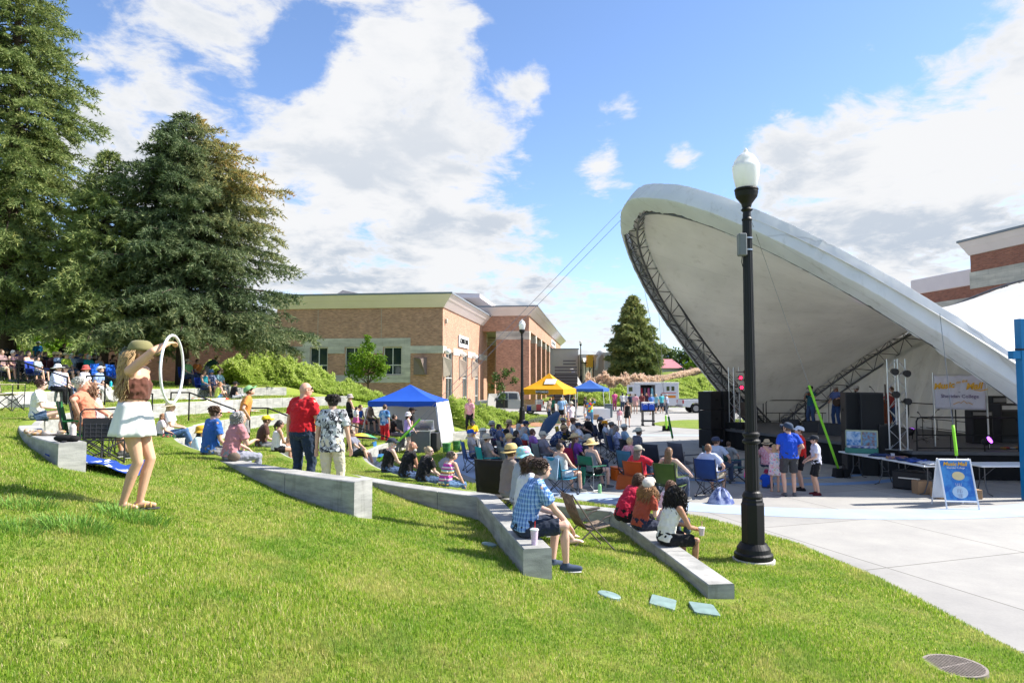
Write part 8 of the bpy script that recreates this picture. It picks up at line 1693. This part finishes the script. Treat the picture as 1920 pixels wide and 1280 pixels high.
m = MB(); g = [[(.30*math.cos(a)*r_*(1+.12*math.sin(3*a)), .26*math.sin(a)*r_, .30*(1-r_**2)*(1+.25*math.sin(5*a+1))) for a in np.linspace(0, 2*PI, 25)] for r_ in (0.02, .3, .6, .85, 1)]; q = at(1349, 713, D=15.8)
tag(m.sheet(g).build('crumpled_bag', mat('pale_blue_bag', (.42, .46, .62), .7, col2=(.03, .06, .22), vs=6, bump=.5, bs=12), smooth=True, loc=(q.x, 15.8, .005)), 'crumpled pale blue and navy bag on the ground by the navy chair', 'bag')
g = [[(-.28+.56*k/8, -.37-.02*math.sin(k)*s-.05*s, .94-.50*s+.03*math.sin(k*1.1)*s-.06*abs(k-4)/4*s) for k in range(9)] for s in np.linspace(0, 1, 7)]; q = at(1054, 713, D=17.0); o = MB().sheet(g).build('jacket', mat('pale_blue_jacket', (.30, .42, .58), .9, bump=.4, bs=10, var=.25), smooth=True, solid=.03, loc=(q.x, 17.0, 0)); o.rotation_euler = (0, 0, face(q.x, 17, SX, SY)); tag(o, 'pale blue jacket hanging over the back of the teal chair', 'jacket')
g = [[(.05+.25*k/6, -.31-.03*math.sin(k*1.5)-.05*s, .62-.42*s+.03*math.sin(k)*s) for k in range(7)] for s in np.linspace(0, 1, 6)]; q = at(1109, 713, D=17.7); o = MB().sheet(g).build('jacket', mat('green_jacket', (.01, .12, .08), .9, bump=.4, bs=10), smooth=True, solid=.03, loc=(q.x, 17.7, 0)); o.rotation_euler = (0, 0, face(q.x, 17.7, SX, SY)-R(18)); tag(o, 'green jacket hanging from the arm of the director chair', 'jacket')
g = [[(-.34+.68*k/10, -.40-.10*s-.05*math.sin(k*.9)*s, .60-.28*s-.05*abs(k-5)/5*s) for k in range(11)] for s in np.linspace(0, 1, 6)]; q = at(1199, 713, D=16.2); o = MB().sheet(g).build('chair_cover', mat('rust_cover', (.36, .07, .015), .9, bump=.3, bs=10), smooth=True, solid=.05, loc=(q.x, 16.2, 0)); o.rotation_euler = (0, 0, face(q.x, 16.2, SX, SY)); tag(o, 'rust coloured cover slung low behind the rust camp chair', 'cover')
# umbrellas
def umbrella(p, M, r, m_, lb, n=8, pole=.9, pitch=.35):
    t = thing('umbrella', p, 0, lb, 'umbrella'); t.rotation_euler = M; g = []
    for i in range(6): s = i/5; g.append([(r*s*math.cos(a)*(1-.03*math.cos(8*a)*s), r*s*math.sin(a)*(1-.03*math.cos(8*a)*s), pitch*r*(1-s**1.7)+pole-.3*0) for a in np.linspace(0, 2*PI, 65)])
    MB().sheet(g).build('canopy', m_, t, solid=.004); MB().tube([(0, 0, -.02), (0, 0, pole+pitch*r+.06)], .010, 7).build('pole', M_BLK, t); m = MB()
    for k in range(n): a = 2*PI*k/n; m.tube([(0, 0, pole+pitch*r*.5), (r*.6*math.cos(a), r*.6*math.sin(a), pole+pitch*r*.55), (r*math.cos(a), r*math.sin(a), pole)], .004, 4)
    m.build('ribs', M_CABLE, t)
q = at(1049, 800, D=27); umbrella((q.x+.02, 27.2, .75), (R(14), R(-52), 0), .62, mat('navy_umbrella', (.02, .06, .13), .7), 'open navy umbrella tilted on its side above the audience', pole=.55)
rb_ = patmat('rainbow_umbrella', lambda T, tc: T.ramp(T.math('FRACT', T.math('ADD', T.math('MULTIPLY', T.node('ShaderNodeTexGradient', {'Vector': tc}, gradient_type='RADIAL').outputs[1], 1.), .1)), [(0, (.6, .03, .05)), (.17, (.75, .3, .02)), (.33, (.75, .6, .05)), (.5, (.1, .5, .15)), (.67, (.05, .15, .6)), (.83, (.4, .08, .5))]))
q = at(681, 808, D=24.2); umbrella((q.x-.05, 24.2, .42), (R(-10), R(4), 0), .52, rb_, 'low rainbow coloured umbrella resting beside the lowest handrail', pole=.38, pitch=.28)
# buckets, mixing desk case, cable boxes
for px, D, lb in ((857, 27.2, 'green plastic bucket standing at the corner of the white tent wall'), (838, 26.3, 'second green bucket, half hidden behind the bald man')):
    q = at(px, 713, D=D); t = thing('bucket', (q.x, D, 0), 0, lb, 'bucket'); MB().lathe([(.13, 0), (.165, .37), (.175, .37), (.175, .41), (.165, .41)], n=22).build('tub', mat('bucket_green', (.05, .22, .05), .5), t); MB().tube([(.17, 0, .38), (.12, -.15, .25), (-.12, -.15, .25), (-.17, 0, .38)], .004, 5).build('handle', M_SIL, t)
q = at(795, 713, D=26.6); t = thing('mixing_desk_case', (q.x, 26.6, 0), R(-8), 'grey road case holding a mixing desk under the blue tent', 'road case'); MB().bx(-.42, .35, -.35, .35, .0, .85).build('case', mat('case_grey', (.13, .135, .14), .55, var=.1), t, bevel=.02)
m = MB(); m.bx(-.44, .37, -.37, .37, .851, .90); 
for s in (-.43, .34): m.bx(s, s+.03, -.37, -.352, 0, .85)
m.build('edging', M_SIL, t); MB().box((.1, .1, 1.08), (.55, .06, .36), rx=R(15)).build('lid', M_SIL, t); MB().box((-.05, -.05, .93), (.6, .45, .06), rx=R(6)).build('mixer', M_BKP, t); MB().bx(.36, .60, -.3, .3, .1, .80).build('rack', M_BKP, t, bevel=.02)
for i, (px, D, w) in enumerate(((706, 24.8, .4), (722, 25.3, .5))): obox('cable_box', px, D, .0 if i else .02, (w, .35, .3), M_BKP, ['black cable box behind the lowest handrail', 'second black cable box nearer the mixing desk'][i], 'box')
# camo lounge seat beside the man in plaid
t = thing('folding_recliner', (1.02, 9.9, gz(1.02, 9.9)), R(-70), 'brown camouflage folding recliner beside the man in plaid', 'chair'); cm_ = patmat('camo_seat', _vor([(.16, .12, .09), (.07, .05, .04), (.22, .18, .14), (.1, .1, .08)], 12.))
m = MB(); tb = mat('brown_tube', (.10, .08, .07), .4)
for s in (-1, 1): m.tube([(s*.27, .5, -.05), (s*.27, .1, .36), (s*.27, -.35, 1.0)], .014, 7); m.tube([(s*.27, -.38, 0.02), (s*.27, .30, .55), (s*.27, .42, .58)], .014, 7)
m.tube([(-.27, .1, .36), (.27, .1, .36)], .012, 6); m.build('frame', tb, t)
MB().sheet([[(-.25+.5*k/4, y_, z_) for k in range(5)] for y_, z_ in ((.42, .40), (.1, .34), (-.05, .36), (-.2, .6), (-.34, .98))]).build('seat', cm_, t, smooth=True, solid=.015); MB().tube([(-.29, .2, .60), (-.29, .48, .62)], .024, 8).build('armrest', tb, t)
t.scale = (.78,)*3
# shoulder bag of the grey haired woman
sx0, sy0 = onwall(455, 17.7); m = MB(); m.ell((0, 0, .07), (.11, .06, .075)); o = m.build('shoulder_bag', mat('brown_bag', (.16, .12, .09), .8, bump=.4), smooth=True, loc=(sx0-.05, sy0-.15, 1.475)); tag(o, 'small brown shoulder bag beside the woman in dusty pink', 'bag')
m = MB(); m.ell((0, 0, 0), (.2, .13, .28)); m.ell((.05, -.1, -.12), (.14, .1, .15)); q = at(448, 713, D=16.4); tag(m.build('backpack', mat('blue_bag', (.02, .10, .25), .8, col2=(.5, .4, .02), vs=3), smooth=True, loc=(q.x, 16.4, 1.75)), 'blue and yellow bag hanging from the arm of the man in orange', 'bag')
# --- blue steel frame at the right edge
q = at(1922, 713, D=16.2); t = thing('steel_frame', (q.x-.02, 16.2, 0), 0, 'bright blue square steel frame cut off by the right edge', 'frame'); bl = mat('blue_paint', (.0, .16, .38), .4, var=.05)
zz = at(1915, 598, D=16.2).z; MB().bx(-.11, .11, -.11, .11, 0, zz).build('post', bl, t, bevel=.006); z2 = at(1905, 664, D=16.2).z; MB().bx(-.30, -.112, -.09, .09, z2-.11, z2+.08).build('cross_bar', bl, t, bevel=.006); MB().bx(.112, 2.2, -.09, .09, z2-.11, z2+.08).build('cross_bar', bl, t, bevel=.006)
MB().bx(-.28, .4, -.118, -.114, z2+.09, z2+.13).build('bracket', M_BLK, t)
bake_all()
